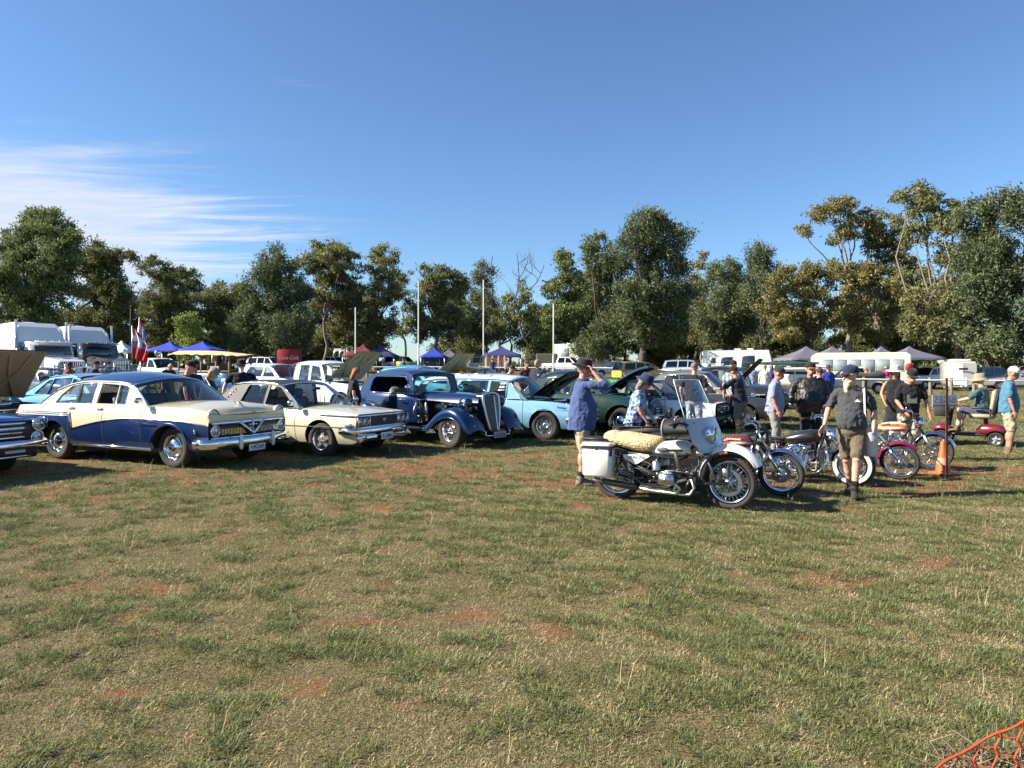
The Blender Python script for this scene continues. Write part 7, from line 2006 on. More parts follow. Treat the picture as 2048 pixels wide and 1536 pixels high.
def SEDAN(m, roof=None, **k):
    S = dict(wb=2.65, track=1.42, r=.32, x0=-2.3, x1=2.15, cowl=.8, deck=-1.4, W=[(-2.3, .78), (0, .86), (1.5, .85), (2.15, .77)], zs=[(-2.3, .86), (0, .93), (2.15, .80)], zc=[(-2.3, .86), (-1.4, .98), (.8, .98), (2.15, .82)], zb=[(-2.3, .36), (2.15, .3)], doors=[(-.9, -.05), (-.05, .75)], m_lo=m,
        cab=dict(zb=.93, yb=.78, k=.3, front=.86, rear=-1.65, roof=[(.25, 1.38), (-.3, 1.44), (-1.05, 1.38)], crown=.05, bow=.16, mroof=roof or m, mpil=roof or m, wtrim=False, wins=[[(.62, .96), (.22, 1.33), (-.0, 1.36), (-.05, .96)], [(-.12, .96), (-.08, 1.37), (-.85, 1.35), (-1.05, .96)]]))
    S.update(k); return S
def lamps(t, x, y, z, r=.09):
    for sg in (1, -1): headlight(t, (x, sg * y, z), r)
def P_(n, c, **k): return paint(n, c, **k)
SILV, MAROON, DKGREY, SANDY, YEL, CYAN, LIME, DKBLUE = P_('silver_paint', (.38, .39, .40), metal=.4), P_('maroon_paint', (.10, .012, .015)), P_('dark_grey_paint', (.05, .052, .056), metal=.3), P_('sand_paint', (.42, .33, .14)), P_('yellow_paint', (.62, .40, .03)), P_('cyan_paint', (.04, .36, .48)), P_('lime_paint', (.14, .50, .03)), P_('dark_blue_paint', (.012, .02, .06))
for a in (
 ('white_four_wheel_drive', 'white dual cab ute behind the flags', 318, 48, -30, UTE(WHITE)), ('black_sedan', 'dark sedan behind the raised tan bonnet', 96, 29, -28, SEDAN(DKBLUE)), ('dark_sedan', 'navy sedan roof behind the bright blue sedan', 205, 33, -25, SEDAN(DKBLUE, scale=1.02)),
 ('bronze_sedan', 'bronze roofed car below the dark prime mover', 178, 37, -25, SEDAN(P_('bronze_paint', (.24, .15, .09), metal=.4))), ('ute_with_canopy', 'white ute with canopy right of the red drink container', 670, 82, -24, UTE(WHITE)), ('white_van', 'white station wagon left of the red drink container', 540, 70, -20, SUV(WHITE)),
 ('silver_four_wheel_drive', 'silver four wheel drive between the first two goal posts', 806, 84, -20, SUV(SILV)), ('maroon_four_wheel_drive', 'maroon four wheel drive behind the yellow sign', 782, 90, 165, SUV(MAROON)), ('sand_four_wheel_drive', 'sand coloured off-roader left of the third goal post', 925, 88, 170, SUV(SANDY)),
 ('grey_four_wheel_drive', 'dark grey four wheel drive beside the stall with peach wall', 966, 74, -15, SUV(DKGREY)), ('black_four_wheel_drive', 'black four wheel drive beside the second goal post', 878, 86, 10, SUV(GLOSSBLK)), ('white_dual_cab', 'white dual cab in front of the motorhome', 1136, 74, -24, UTE(WHITE)),
 ('silver_hatchback', 'silver hatchback with red tail lamps beside the pine trunk', 1224, 62, 195, SEDAN(SILV, roof=SILV)), ('yellow_off_roader', 'weathered yellow off-roader right of the pine trunk', 1282, 52, 20, SUV(P_('faded_yellow', (.55, .36, .05), dust=.5), scale=.86)),
 ('pale_blue_wagon', 'pale blue wagon in front of the caravan', 1380, 64, -25, SUV(P_('pale_blue_paint', (.30, .38, .46)))), ('white_wagon', 'white four wheel drive with a loaded roof rack in front of the bus', 1588, 48, 158, SUV(WHITE)), ('farm_ute', 'white ute with grey tarpaulin in front of the bus', 1706, 47, 155, UTE(WHITE)),
 ('shaded_wagon', 'dark wagon under the trees at the far right', 1985, 62, 20, SUV(DKGREY)), ('shaded_sedan', 'silver car in shade right of the pale caravan', 2032, 58, 160, SEDAN(SILV)), ('shaded_van', 'white wagon parked under the grey tents', 1858, 60, 200, SUV(WHITE)),
 ('yellow_sedan', 'golden yellow sedan behind the white wagon roof', 958, 27, -22, SEDAN(P_('golden_paint', (.55, .32, .05)), roof=P_('golden_paint', (.55, .32, .05)), scale=1.05)), ('lime_car', 'lime green car glimpsed through the dark green saloon', 1232, 21.6, -24, SEDAN(LIME, roof=LIME, scale=.86)), ('cyan_sedan', 'cyan sedan with beige bonnet raised behind the hot rod', 838, 27.0, -24, SEDAN(CYAN, roof=CYAN, open=48, m_under=BEIGE, scale=1.08))):
    t, *_ = far_car(*a)
    lamps(t, a[5]['x1'] + .01, .66, .72 if 'sedan' in a[0] or 'car' in a[0] or 'hatch' in a[0] else .82)
t, *_ = far_car('fifties_sedan', 'white roofed blue fifties sedan behind the man in the black hat', 556, 31, -26, dict(SEDAN(P_('mid_blue_paint', (.02, .07, .28)), roof=WHITE, scale=1.1)))
# white round-cornered pickup with its bonnet up
S = dict(wb=2.9, track=1.5, r=.36, x0=-2.4, x1=2.2, cowl=.75, deck=-.75, boot=True, crown=.6, W=[(-2.4, .80), (0, .90), (1.3, .88), (2.2, .72)], zs=[(-2.4, 1.0), (0, 1.10), (2.2, .95)], zc=[(-2.4, .98), (-.75, 1.0), (.75, 1.22), (1.7, 1.16), (2.2, 1.0)], zb=[(-2.4, .45), (2.2, .42)], doors=[(-.45, .62)], m_lo=WHITE, open=44, m_under=BEIGE, onerow=1,
    cab=dict(zb=1.10, yb=.82, k=.16, front=.78, rear=-.70, roof=[(.5, 1.66), (.1, 1.74), (-.4, 1.74), (-.62, 1.68)], crown=.07, bow=.12, mroof=WHITE, wins=[[(.62, 1.13), (.46, 1.60), (.1, 1.66), (.08, 1.13)], [(-.02, 1.13), (.0, 1.66), (-.42, 1.66), (-.48, 1.13)]], trim=WHITE))
t, *_ = far_car('white_pickup', 'white round cornered pickup with its bonnet raised behind the woman', 652, 24.5, -30, S); lamps(t, 2.16, .6, .9)
mirror(t, (.7, -.86, 1.15)); 
# ---- vintage tourer with beige canvas top
def tourer():
    d = 34
    t = thing('vintage_tourer', 'blue vintage truck with long beige canvas canopy and timber posts', 'truck', PL(442, d), R(-20), 'vehicles parked across the paddock')
    BL, WOOD, CAN = P_('tourer_blue', (.02, .12, .26)), mat('varnished_wood', (.32, .18, .085), .5, var=.3, scale=8), mat('beige_canvas', (.58, .40, .24), .9, var=.12, bump=.3, bscale=20)
    b = MB(); b.box((-.2, 0, .80), (3.4, 1.56, .70), 0, .06); b.loft(ringblob([(1.4, .5, .55, 1.12), (1.9, .42, .55, 1.08), (2.3, .34, .5, 1.0)], 16, 4)); b.build('body', BL, t)
    for sg in (1, -1):
        b = MB(); b.box((.75, sg * .79, .82), (.7, .03, .6), 0, .02); b.ell((.5, sg * .82, .95), (.06, .02, .02), 8, 6, 1); b.build('door', [BL, CHROME], t)
        for x in (1.15, .38, -.5, -1.35, -1.85): b = MB(); b.box((x, sg * .74, 1.55), (.09, .07, .90), 0, .015); b.build('post', WOOD, t)
        b = MB(); b.box((-.35, sg * .74, 1.2), (3.0, .06, .10), 0, .015); b.build('side_rail', WOOD, t)
        for x in (1.55, -1.3): wheel(t, (x, sg * .74, .38), sg, .38, .16, .24, 'plain', rimmat=WOOD)
        headlight(t, (2.25, sg * .5, .95), .12)
    rows = []
    for x in np.linspace(-2.3, 2.1, 16):
        f = (x + 2.3) / 4.4
        rows.append([(x, .95 * v, 2.02 + .20 * (1 - abs(v) ** 2.2) * math.sin(min(1, max(.25, (1 - f) * 1.5)) * math.pi / 2) - .10 * f * f + .03 * math.sin(x * 9) * abs(v)) for v in np.linspace(-1, 1, 11)])
    b = MB(); b.sheet(rows); b.sheet([[(p[0], p[1], p[2] - .03) for p in r_] for r_ in rows]); b.tube([r_[0] for r_ in rows], .03, 6); b.tube([r_[-1] for r_ in rows], .03, 6); b.build('canopy', CAN, t)
    b = MB(); b.box((-.2, 0, 1.35), (.2, 1.3, .5), 0, .05); b.box((-1.2, 0, 1.3), (.2, 1.3, .5), 0, .05); b.build('seat', SEATM, t)
    b = MB(); b.tube([(1.2, -.7, 1.15), (1.05, -.7, 1.9), (1.05, .7, 1.9), (1.2, .7, 1.15)], .03, 6, closed=True); b.build('windscreen_frame', WOOD, t)
    b = MB(); b.box((.35, -.80, 1.33), (.5, .02, .26)); b.build('paper_sign', mat('card_sign', (.48, .33, .2), .8), t)
tourer()
# ---- prime movers
def truck(label, px, d, h, m, mcab, sleeper=True):
    t = thing('prime_mover', label, 'truck', PL(px, d), R(h), 'prime movers parked at the left', .95)
    b = MB(); b.loft([[(x, y, z) for y, z in ((-1.2, .95), (-1.22, 2.6), (-1.2, min(3.55, zt - .12)), (-1.02, zt), (1.02, zt), (1.2, min(3.55, zt - .12)), (1.22, 2.6), (1.2, .95))] for x, zt in ((-1.2, 3.78), (.55, 3.86), (.95, 3.62), (1.2, 3.05))]); autosmooth(b.build('sleeper', m, t), 30)
    b = MB(); b.loft([[(x, s * w, z) for s, z in ((-1, z0), (-1, z1), (1, z1), (1, z0))] for x, w, z0, z1 in ((1.1, 1.08, .9, 2.75), (1.9, 1.06, .9, 2.78), (2.2, 1.04, .9, 2.70), (2.5, 1.02, .9, 1.95))]); b.build('cab', mcab, t)
    b = MB(); b.box((2.40, 0, 2.33), (.05, 1.84, .56), 0, .02, rot=(0, -.38, 0)); b.build('windscreen', mat('dark_glass', (.02, .03, .035), .06, 0, 1.), t)
    for sg in (1, -1):
        b = MB(); b.box((1.62, sg * 1.075, 2.25), (.62, .02, .55), 0, .03); b.build('side_window', MATS['dark_glass'], t)
    b = MB(); b.box((2.50, 0, 2.76), (.28, 1.9, .05), 0, .02, rot=(0, .25, 0)); b.build('visor', mcab, t)
    b = MB(); b.loft([[(x, s * w, z) for s, z in ((-1, .85), (-1, z1 - .12), (-.86, z1), (.86, z1), (1, z1 - .12), (1, .85))] for x, w, z1 in ((2.45, 1.0, 2.02), (3.3, .92, 1.92), (4.0, .80, 1.80), (4.25, .74, 1.70))]); autosmooth(b.build('bonnet', mcab, t), 30)
    b = MB(); b.box((4.28, 0, 1.28), (.06, 1.15, .85), 1, .03)
    for y in np.linspace(-.5, .5, 11): b.box((4.32, y, 1.28), (.02, .03, .8), 0)
    b.tube([(4.32, -.58, .86), (4.32, -.58, 1.7), (4.32, .58, 1.7), (4.32, .58, .86)], .03, 6, 0, closed=True); b.build('grille', [CHROME, BLACK], t)
    b = MB()
    for z in (.55, .85, 1.15, 1.45): b.tube([(4.55, -1.15, z), (4.62, -.6, z), (4.62, .6, z), (4.55, 1.15, z)], .035, 8)
    for y in (-1.1, -.55, .55, 1.1): b.tube([(4.6, y, .42), (4.6, y, 1.55)], .035, 8)
    b.build('bull_bar', STEEL, t)
    for sg in (1, -1):
        b = MB(); b.lathe([(.09, 0), (.10, .1), (.10, 2.0), (.065, 2.05), (.065, 2.7), (.07, 3.0)], 16, 0, (1.25, sg * 1.28, .95)); b.build('exhaust_stack', STEEL, t)
        b = MB(); b.lathe([(.30, -.6), (.31, -.55), (.31, .55), (.30, .6), (0, .6)], 20, 0, (.2, sg * 1.0, .72), (1, 0, 0)); b.build('fuel_tank', CHROME, t)
        b = MB(); b.box((4.28, sg * .92, 1.15), (.14, .3, .26), 0, .05); b.build('headlight', LENS, t)
        b = MB(); rows = [[(3.5 + .62 * math.cos(a), sg * y, .55 + .62 * math.sin(a)) for y in (.75, 1.0, 1.15)] for a in np.linspace(0.1, 3.0, 14)]; b.sheet(rows); b.build('mudguard', mcab, t)
        b = MB(); b.tube([(2.3, sg * 1.05, 2.6), (2.5, sg * 1.38, 2.55), (2.5, sg * 1.38, 1.75), (2.4, sg * 1.05, 1.7)], .018, 6, 1); b.box((2.5, sg * 1.38, 2.15), (.06, .2, .62), 0, .03); b.build('mirror', [CHROME, STEEL], t)
        b = MB(); b.lathe([(.16, 0), (.19, .14), (.1, .4), (0, .42)], 14, 0, (1.35, sg * 1.22, 2.05), (0, 0, 1)); b.build('air_cleaner', CHROME, t)
        for x in (3.5, -.9, -2.2): wheel(t, (x, sg * 1.0, .5), sg, .5, .3, .3, 'plain')
    for y in np.linspace(-.7, .7, 5): b = MB(); b.ell((2.35, y, 2.84), (.06, .05, .035), 8, 6); b.build('marker_lamp', AMBER, t)
    b = MB(); b.box((-.8, 0, .72), (6.5, .9, .22), 0); b.build('chassis', DARK, t)
    b = MB(); b.lathe([(.55, 0), (.58, .05), (.5, .14), (.3, .2), (0, .2)], 20, 0, (-.2, 0, 3.72)); b.build('roof_pod', m, t)
    return t
truck('white prime mover with tall sleeper cab at the far left', 60, 37.5, -30, WHITE, WHITE)
truck('dark maroon prime mover with white sleeper cab', 160, 42.5, -30, WHITE, P_('dark_maroon_cab', (.03, .012, .012), metal=.3))
# ---- gazebos
def gazebo(label, px, d, ypk, yev, half, m, name='gazebo', wall=None, group='pop-up tents along the treeline', h=0.):
    k = d / F
    base = PL(px, d)
    zp, ze = H - (ypk - HY) * k - base.z, H - (yev - HY) * k - base.z
    w = half * k
    t = thing(name, label, 'tent', base, R(h), group)
    b = MB(); n = 9
    for s in range(4):
        X = Matrix.Rotation(s * math.pi / 2, 4, 'Z'); rows = []
        for f in np.linspace(0, 1, n):
            zz = zp + (ze - zp) * (f ** .72)
            rows.append([(w * f, w * f * v, zz - .05 * w * f * (1 - f) * (1 - v * v) * 2) for v in np.linspace(-1, 1, 7)])
        rows.append([(w * 1.005, w * v, ze - .2 + .03 * math.cos(v * 9)) for v in np.linspace(-1, 1, 7)])
        b.sheet(rows, 0, X=X)
    b.build('canopy', m, t)
    for sx in (1, -1):
        for sy in (1, -1): b = MB(); b.tube([(sx * w * .97, sy * w * .97, 0), (sx * w * .97, sy * w * .97, ze)], .035, 6); b.build('leg', STEEL, t)
    if wall: b = MB(); b.sheet([[(-w + 2 * w * u * .62, -w * .99 + .05 * math.sin(u * 25), z) for u in np.linspace(0, 1, 24)] for z in (ze * .45, ze * .75, ze - .1)]); b.build('side_wall', wall, t)
    return t
TB, TN, TG, TM, TW = [mat(n, c, .75, var=.1, bump=.2, bscale=5) for n, c in (('blue_nylon', (.012, .04, .36)), ('navy_nylon', (.03, .035, .13)), ('grey_nylon', (.115, .11, .15)), ('maroon_nylon', (.13, .015, .025)), ('white_nylon', (.72, .73, .74)))]
gazebo('royal blue gazebo nearer the flags', 340, 65, 682, 700, 33, TB); gazebo('royal blue gazebo nearer the red drink container', 405, 65, 682, 700, 34, TB); gazebo('white gazebo behind the dark prime mover', 243, 68, 681, 702, 26, TW)
gazebo('maroon gazebo beside the first goal post', 726, 76, 688, 710, 34, TM); gazebo('navy gazebo next to the maroon one', 762, 80, 690, 711, 32, TN); gazebo('bright blue gazebo right of the second goal post', 868, 80, 694, 712, 24, TB); gazebo('small grey gazebo left of the third goal post', 898, 82, 697, 713, 22, TG)
gazebo('navy stall tent with a peach side wall at the third goal post', 1004, 62, 692, 710, 38, TN, wall=mat('peach_cloth', (.72, .42, .26), .9, var=.15, bump=.4, bscale=6))
for i, (px, w, ye, lb) in enumerate(((1612, 48, 717, 'grey gazebo right of the white caravan'), (1664, 22, 706, 'grey gazebo peak showing above the middle of the bus'), (1762, 32, 715, 'grey gazebo behind the rear of the bus'), (1818, 46, 716, 'grey gazebo under the leaning gum tree'))): gazebo(lb, px, 64 if i != 3 else 60, 692, ye, w, TG)
# ---- red drink container
def kiosk():
    d = 62; t = thing('drink_container', 'red drink container with large white script lettering on its side', 'container', PL(578, d), R(14), 'vehicles parked across the paddock'); del t['group']
    RED = mat('container_red', (.34, .012, .012), .5, var=.12); w, h_ = 1.95, 2.5
    b = MB(); b.box((0, 0, h_ / 2), (w, 1.9, h_), 0, .04); b.build('body', RED, t)
    b = MB()
    for x in (-w / 2, w / 2):
        b.box((x, -.95, h_ / 2), (.06, .06, h_), 0)
    b.box((0, -.95, h_ - .03), (w, .06, .06), 0); b.build('frame', mat('dark_red', (.12, .01, .01), .5), t)
    text('Coca-Cola', .46, WHITEINK, t, (-.02, -.985, 1.72), (R(90), 0, 0), shear=.35, sx=.86, ext=.005)
    b = MB(); b.prism([(-.9, .95), (-.2, 1.12), (.4, 1.16), (.9, 1.36), (.9, 1.30), (.42, 1.06), (-.2, 1.02)], .01, 0, lambda u, v, e: (u, -.984 + e, v)); b.build('white_wave', WHITEINK, t)
kiosk()
# ---- caravans, motorhome, bus, trailer, white cab truck
CREAMW = P_('caravan_white', (.72, .72, .69)); DG = MATS['dark_glass']
def boxy(name, label, cat, px, d, h, prof, w, m, wins, wheels=(), extra=None, rimmat=None):
    """prof: side outline (x, z); windows given as (x0, x1, z0, z1) on the flanks"""
    t = thing(name, label, cat, PL(px, d), R(h), 'vehicles parked across the paddock', {'caravan': 1.16, 'bus': 1.08, 'motorhome': 1.14}.get(name))
    b = MB(); b.prism(prof, w, 0, lambda u, v, e: (u, e, v)); o = b.build('body', m, t)
    bv = o.modifiers.new('b', 'BEVEL'); bv.width = .09; bv.segments = 3; bv.limit_method = 'ANGLE'
    for (x0, x1, z0, z1, *gm) in wins:
        for sg in (1, -1):
            b = MB(); b.box(((x0 + x1) / 2, sg * (w / 2 + .004), (z0 + z1) / 2), (x1 - x0, .02, z1 - z0), 0, .02); b.box(((x0 + x1) / 2, sg * (w / 2), (z0 + z1) / 2), (x1 - x0 + .08, .02, z1 - z0 + .08), 1, .02); b.build('window', [gm[0] if gm else DG, STEEL], t)
    for (x, r) in wheels:
        for sg in (1, -1): wheel(t, (x, sg * (w / 2 - .15), r), sg, r, .2, r * .58, 'plain')
    if extra: extra(t, w)
    return t
GLINT = mat('curtained_glass', (.30, .36, .36), .1, 0, 1., var=.3, scale=3)
def cvx(t, w):
    for x in (-1.6, .1, 1.2): b = MB(); b.box((x, 0, 2.72), (.6, .7, .16), 0, .05); b.build('roof_vent', CREAMW, t)
    b = MB(); b.tube([(3.0, 0, .45), (4.2, 0, .42)], .05, 6); b.build('drawbar', STEEL, t)
    b = MB(); b.box((0, -w / 2 - .006, .72), (5.2, .02, .16)); b.build('stripe', mat('grey_stripe', (.2, .22, .24), .4), t)
    b = MB(); b.box((3.05, 0, 1.75), (.04, 1.5, .7), 0, .02, rot=(0, -.30, 0)); b.build('front_window', DG, t)
    b = MB(); b.box((0.0, -w / 2 - 0.0, .55), (4, .015, .3)); b.build('lower_panel', mat('green_panel', (.03, .10, .07), .5), t)
boxy('caravan', 'white touring caravan with dark windows behind the visitors', 'caravan', 1474, 76, -22, [(-3, .45), (2.7, .45), (3.2, .9), (3.15, 1.3), (2.85, 2.62), (-2.9, 2.62), (-3, 2.5)], 2.4, CREAMW, [(-2.2, -1.8, 1.5, 1.9), (-1.3, -.3, 1.3, 2.0), (.5, 1.6, .8, 2.1)], ((-.2, .34),), cvx)
def busx(t, w):
    b = MB(); b.box((0, 0, .62), (7.0, w - .1, .3), 0, .05); b.build('skirt', mat('skirt_grey', (.3, .3, .28), .6), t)  # plain grey skirt, darker than the cream body
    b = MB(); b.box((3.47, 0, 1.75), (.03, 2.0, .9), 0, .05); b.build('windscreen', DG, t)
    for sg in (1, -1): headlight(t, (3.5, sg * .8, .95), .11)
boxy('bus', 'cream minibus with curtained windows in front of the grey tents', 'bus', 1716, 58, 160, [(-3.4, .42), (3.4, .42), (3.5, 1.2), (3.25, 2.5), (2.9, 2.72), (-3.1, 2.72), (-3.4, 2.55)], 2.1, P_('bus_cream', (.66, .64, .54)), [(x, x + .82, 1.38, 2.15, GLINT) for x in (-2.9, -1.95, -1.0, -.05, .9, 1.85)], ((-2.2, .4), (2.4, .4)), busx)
def mhx(t, w):
    b = MB(); b.box((-.3, 0, 2.95), (.5, .6, .12), 0, .04); b.build('roof_vent', CREAMW, t)
    b = MB(); b.tube([(-1.8, -.6, 2.92), (1.2, -.6, 2.92)], .03, 6); b.build('roof_rail', STEEL, t)
    b = MB(); b.box((2.95, 0, 1.65), (.04, 1.5, .6), 0, .02, rot=(0, -.55, 0)); b.build('windscreen', DG, t)
boxy('motorhome', 'white motorhome with two square windows left of the pine trunk', 'motorhome', 1158, 84, -20, [(-2.5, .45), (3.2, .45), (3.3, 1.1), (2.6, 1.9), (2.0, 2.0), (2.0, 2.85), (-2.5, 2.85)], 2.2, CREAMW, [(-1.6, -.8, 1.5, 2.3, GLINT), (.2, 1.0, 1.5, 2.2, GLINT)], ((-1.6, .36), (2.2, .36)), mhx)
boxy('box_trailer', 'olive grey box trailer left of the white motorhome', 'trailer', 1094, 82, -5, [(-1.2, .5), (1.2, .5), (1.2, 2.1), (-1.2, 2.1)], 2.0, mat('olive_trailer', (.12, .115, .09), .7, var=.2), [], ((0, .34),))
def tcx(t, w):
    b = MB(); b.box((-2.0, 0, 1.9), (3.2, 2.2, 1.6), 0, .03); b.build('cargo_box', mat('dark_cargo', (.05, .055, .05), .7), t)
    b = MB(); b.tube([(-.35, -1, 1), (-.35, -1, 3), (-.35, 1, 3), (-.35, 1, 1)], .05, 6); b.build('headboard', WHITE, t)
boxy('cab_truck', 'white flat fronted truck behind the canopy ute', 'truck', 694, 92, 172, [(-.2, .6), (1.6, .6), (1.65, 1.5), (1.35, 2.75), (-.2, 2.75)], 2.1, WHITE, [(.1, .55, 1.6, 2.4), (.75, 1.3, 1.6, 2.4)], ((.9, .45), (-2.4, .45)), tcx)
def vcx(t, w):
    b = MB(); b.box((0, 0, 2.72), (2.6, 1.5, .2), 0, .05); b.build('pop_top', CREAMW, t)
    b = MB(); b.box((2.06, 0, 1.95), (.03, .7, .2), 0, .01); b.build('front_window', DG, t)
    b = MB(); b.tube([(2.1, -.7, .4), (3.3, 0, .4), (2.1, .7, .4)], .05, 6); b.lathe([(.13, 0), (.13, .7), (0, .8)], 12, 1, (2.6, .1, .42)); b.build('drawbar', [STEEL, CREAMW], t)
t = thing('pop_top_caravan', 'cream caravan with pointed front under the trees at the right', 'caravan', PL(1917, 54), R(-112), 'vehicles parked across the paddock', .84)
b = MB(); b.loft([[(x, s * y, z) for s, y, z in ((1, w_ * .8, .35), (1, w_, .8), (1, w_, 2.3), (1, w_ * .9, 2.6), (-1, w_ * .9, 2.6), (-1, w_, 2.3), (-1, w_, .8), (-1, w_ * .8, .35))] for x, w_ in ((-2.2, 1.1), (-1.9, 1.16), (1.2, 1.16), (1.5, 1.12), (1.62, 1.05))])
b.add([(1.62, -1.05, .6), (2.15, 0, .5), (1.62, 1.05, .6), (1.62, -1.05, 2.45), (1.72, 0, 2.5), (1.62, 1.05, 2.45)], [(0, 1, 4, 3), (1, 2, 5, 4), (3, 4, 5)], 0, False); autosmooth(b.build('body', P_('aged_cream', (.62, .60, .52), dust=.3), t), 30); vcx(t, 2.3)
for sg in (1, -1): wheel(t, (-.3, sg * 1.0, .33), sg, .33, .19, .2, 'plain')
# canoes on the white four wheel drive, tarpaulin on the ute
for i, (px, m_) in enumerate(((1575, P_('canoe_green', (.03, .12, .07))), (1600, WHITE))):
    q = PL(px, 47 - i); b = MB(); b.loft(ringblob([(-2.2, .03, .1, .2), (-1.6, .25, 0, .22), (0, .38, -.05, .25), (1.6, .25, 0, .22), (2.2, .03, .1, .2)], 14, 2)); o = b.build('canoe', m_, None, (q.x, q.y, q.z + 1.75 - .35 * i)); o.rotation_euler = (0, 0, R(185)); tag(o, ('dark green' if i == 0 else 'white') + ' canoe carried in front of the cream bus', 'canoe', 'canoes in front of the bus')
q = PL(1722, 46.2); b = MB(); b.loft(ringblob([(-1.2, .9, 0, .35), (-1.0, .95, 0, .50), (-.2, .95, 0, .38), (.6, .95, 0, .46), (1.15, .9, 0, .3), (1.2, .85, 0, .25)], 20, 7)); o = b.build('tarpaulin', mat('grey_tarp', (.08, .08, .08), .8, var=.3, bump=.5, bscale=6), None, (q.x, q.y, q.z + 1.0)); o.rotation_euler = (0, 0, R(172)); tag(o, 'crumpled grey tarpaulin over the tray of the white ute', 'tarpaulin')
# ---- goal posts, power pole, rail fence
GP_ = mat('post_white', (.46, .46, .45), .6, var=.15)
for i, (px, yt, lb) in enumerate(((711, 615, 'short white goal post left of the tall pair'), (837, 563, 'tall white goal post, left of the tall pair'), (967, 560, 'tall white goal post, right of the tall pair'), (1107, 607, 'short white goal post by the white motorhome'))):
    q = PL(px, 69); ht = H - (yt - HY) * 69 / F - q.z
    b = MB(); b.lathe([(.10, -.2), (.10, 1.9), (.07, 1.95), (.06, ht), (0, ht + .02)], 12); tag(b.build('goal_post', GP_, None, q), lb, 'post', 'football goal posts')
q = PL(262, 100); t = thing('power_pole', 'timber power pole with crossarm among the left trees', 'pole', q); b = MB(); zt = H - (572 - HY) * 100 / F - q.z; b.tube([(0, 0, -.2), (0, 0, zt)], [.18, .12], 10); b.build('pole', BARKD, t); b = MB(); b.box((0, 0, zt - .9), (2.4, .12, .14)); b.build('crossarm', BARKD, t)
for x in (-1.0, -.4, .4, 1.0): b = MB(); b.lathe([(.05, 0), (.07, .06), (.04, .14), (0, .15)], 8, 0, (x, 0, zt - .83)); b.build('insulator', GP_, t)
def fence():
    pts = [(640, 63), (735, 62), (850, 61), (905, 60), (960, 59), (1015, 58), (1090, 57), (1170, 56), (1270, 54), (1360, 52), (1450, 50), (1540, 48.5), (1630, 46.5), (1727, 44.5), (1795, 43.8), (1861, 43), (1903, 42.4), (1948, 42), (2010, 41.3), (2090, 40.5)]
    Q = [PL(*p) for p in pts]
    t = thing('rail_fence', 'timber post fence with a white pipe rail round the oval', 'fence', Q[0]); o = Q[0]
    W_ = mat('weathered_post', (.20, .16, .12), .9, var=.3, bump=.6, bscale=15)
    for i, q in enumerate(Q):
        b = MB(); b.lathe([(.10, -.2), (.10, 1.08), (.085, 1.12), (0, 1.13)], 10); ob = b.build('post', W_, t, q - o); ob.rotation_euler = (R(rnd.uniform(-3, 3)), R(rnd.uniform(-3, 3)), 0)
    b = MB(); b.tube([q - o + Vector((0, -.12, .96 + rnd.uniform(-.05, .05))) for q in Q], .045, 8); b.build('rail', GP_, t)
fence()
# ---- flags
def flag(label, px, d, y0, y1, w, seed, lean):
    q = PL(px, d); k = d / F; z0, z1 = H - (y1 - HY) * k - q.z, H - (y0 - HY) * k - q.z
    t = thing('flag', label, 'flag', q, 0, 'flags on the white ute')
    b = MB(); b.tube([(0, 0, 0), (lean * .5, 0, z1 * .6), (lean, 0, z1 + .1)], .018, 6); b.build('flag_pole', STEEL, t)
    g = np.random.RandomState(seed); n, mm = 22, 16; rows = []
    for i in range(n + 1):
        f = i / n; z = z1 + (z0 - z1) * f
        wd = w * k * (.35 + .65 * min(1, f * 2.2)) * (1 - .25 * max(0, f - .7))
        rows.append([(lean * (1 - .5 * f) + wd * j / mm, .10 * math.sin(j * .8 + f * 5 + seed) * j / mm, z - .25 * j / mm + .05 * math.sin(j * 1.1 + seed)) for j in range(mm + 1)])
    b = MB()
    for i in range(n):
        for j in range(mm):
            f, u = (i + .5) / n, (j + .5) / mm
            if seed == 2: c = 1 if (abs(f - .30) < .09 and 1) or abs(u - .5) < .12 and f < .6 else (0 if f < .12 or f > .62 else (2 if abs((f - .3) * 1.5 - (u - .5)) < .08 or abs((f - .3) * 1.5 + (u - .5)) < .08 else 3))
            else: c = 0 if f > .45 or f < .1 else (1 if (i + j) % 5 < 2 else 3)
            b.add([rows[i][j], rows[i][j + 1], rows[i + 1][j + 1], rows[i + 1][j]], [(0, 1, 2, 3)], c)
    b.build('flag_cloth', [cloth('flag_red', (.55, .03, .03)), cloth('flag_white', (.70, .68, .70)), cloth('flag_pink', (.62, .16, .18)), cloth('flag_blue', (.16, .17, .42))], t)
flag('red flag hanging on the taller pole behind the white ute', 270, 40, 638, 722, 18, 1, .25); flag('red, white and blue flag on the shorter pole behind the white ute', 264, 39, 655, 715, 32, 2, 0.)
q = PL(316, 46); b = MB(); b.ell((0, 0, 0), .22, 20, 14); tag(b.build('mirror_ball', CHROME, None, (q.x, q.y, H + 32 * 46 / F)), 'silver mirror ball above the white dual cab ute', 'ball'); b = MB(); b.tube([(q.x, q.y, q.z + 1.7), (q.x, q.y, H + 32 * 46 / F - .2)], .02, 6); tag(b.build('ball_stand', STEEL), 'thin rod holding the silver mirror ball', 'rod')
q = PL(806, 60); t = thing('yellow_sign', 'yellow advertising board by the rail left of the second goal post', 'sign', q); b = MB(); b.box((0, 0, 1.15), (1.1, .05, .55), 0, .01); b.build('board', mat('sign_yellow', (.75, .50, .02), .6), t)
for x in (-.45, .45): b = MB(); b.tube([(x, 0, 0), (x, 0, 1.2)], .025, 6); b.build('leg', STEEL, t)
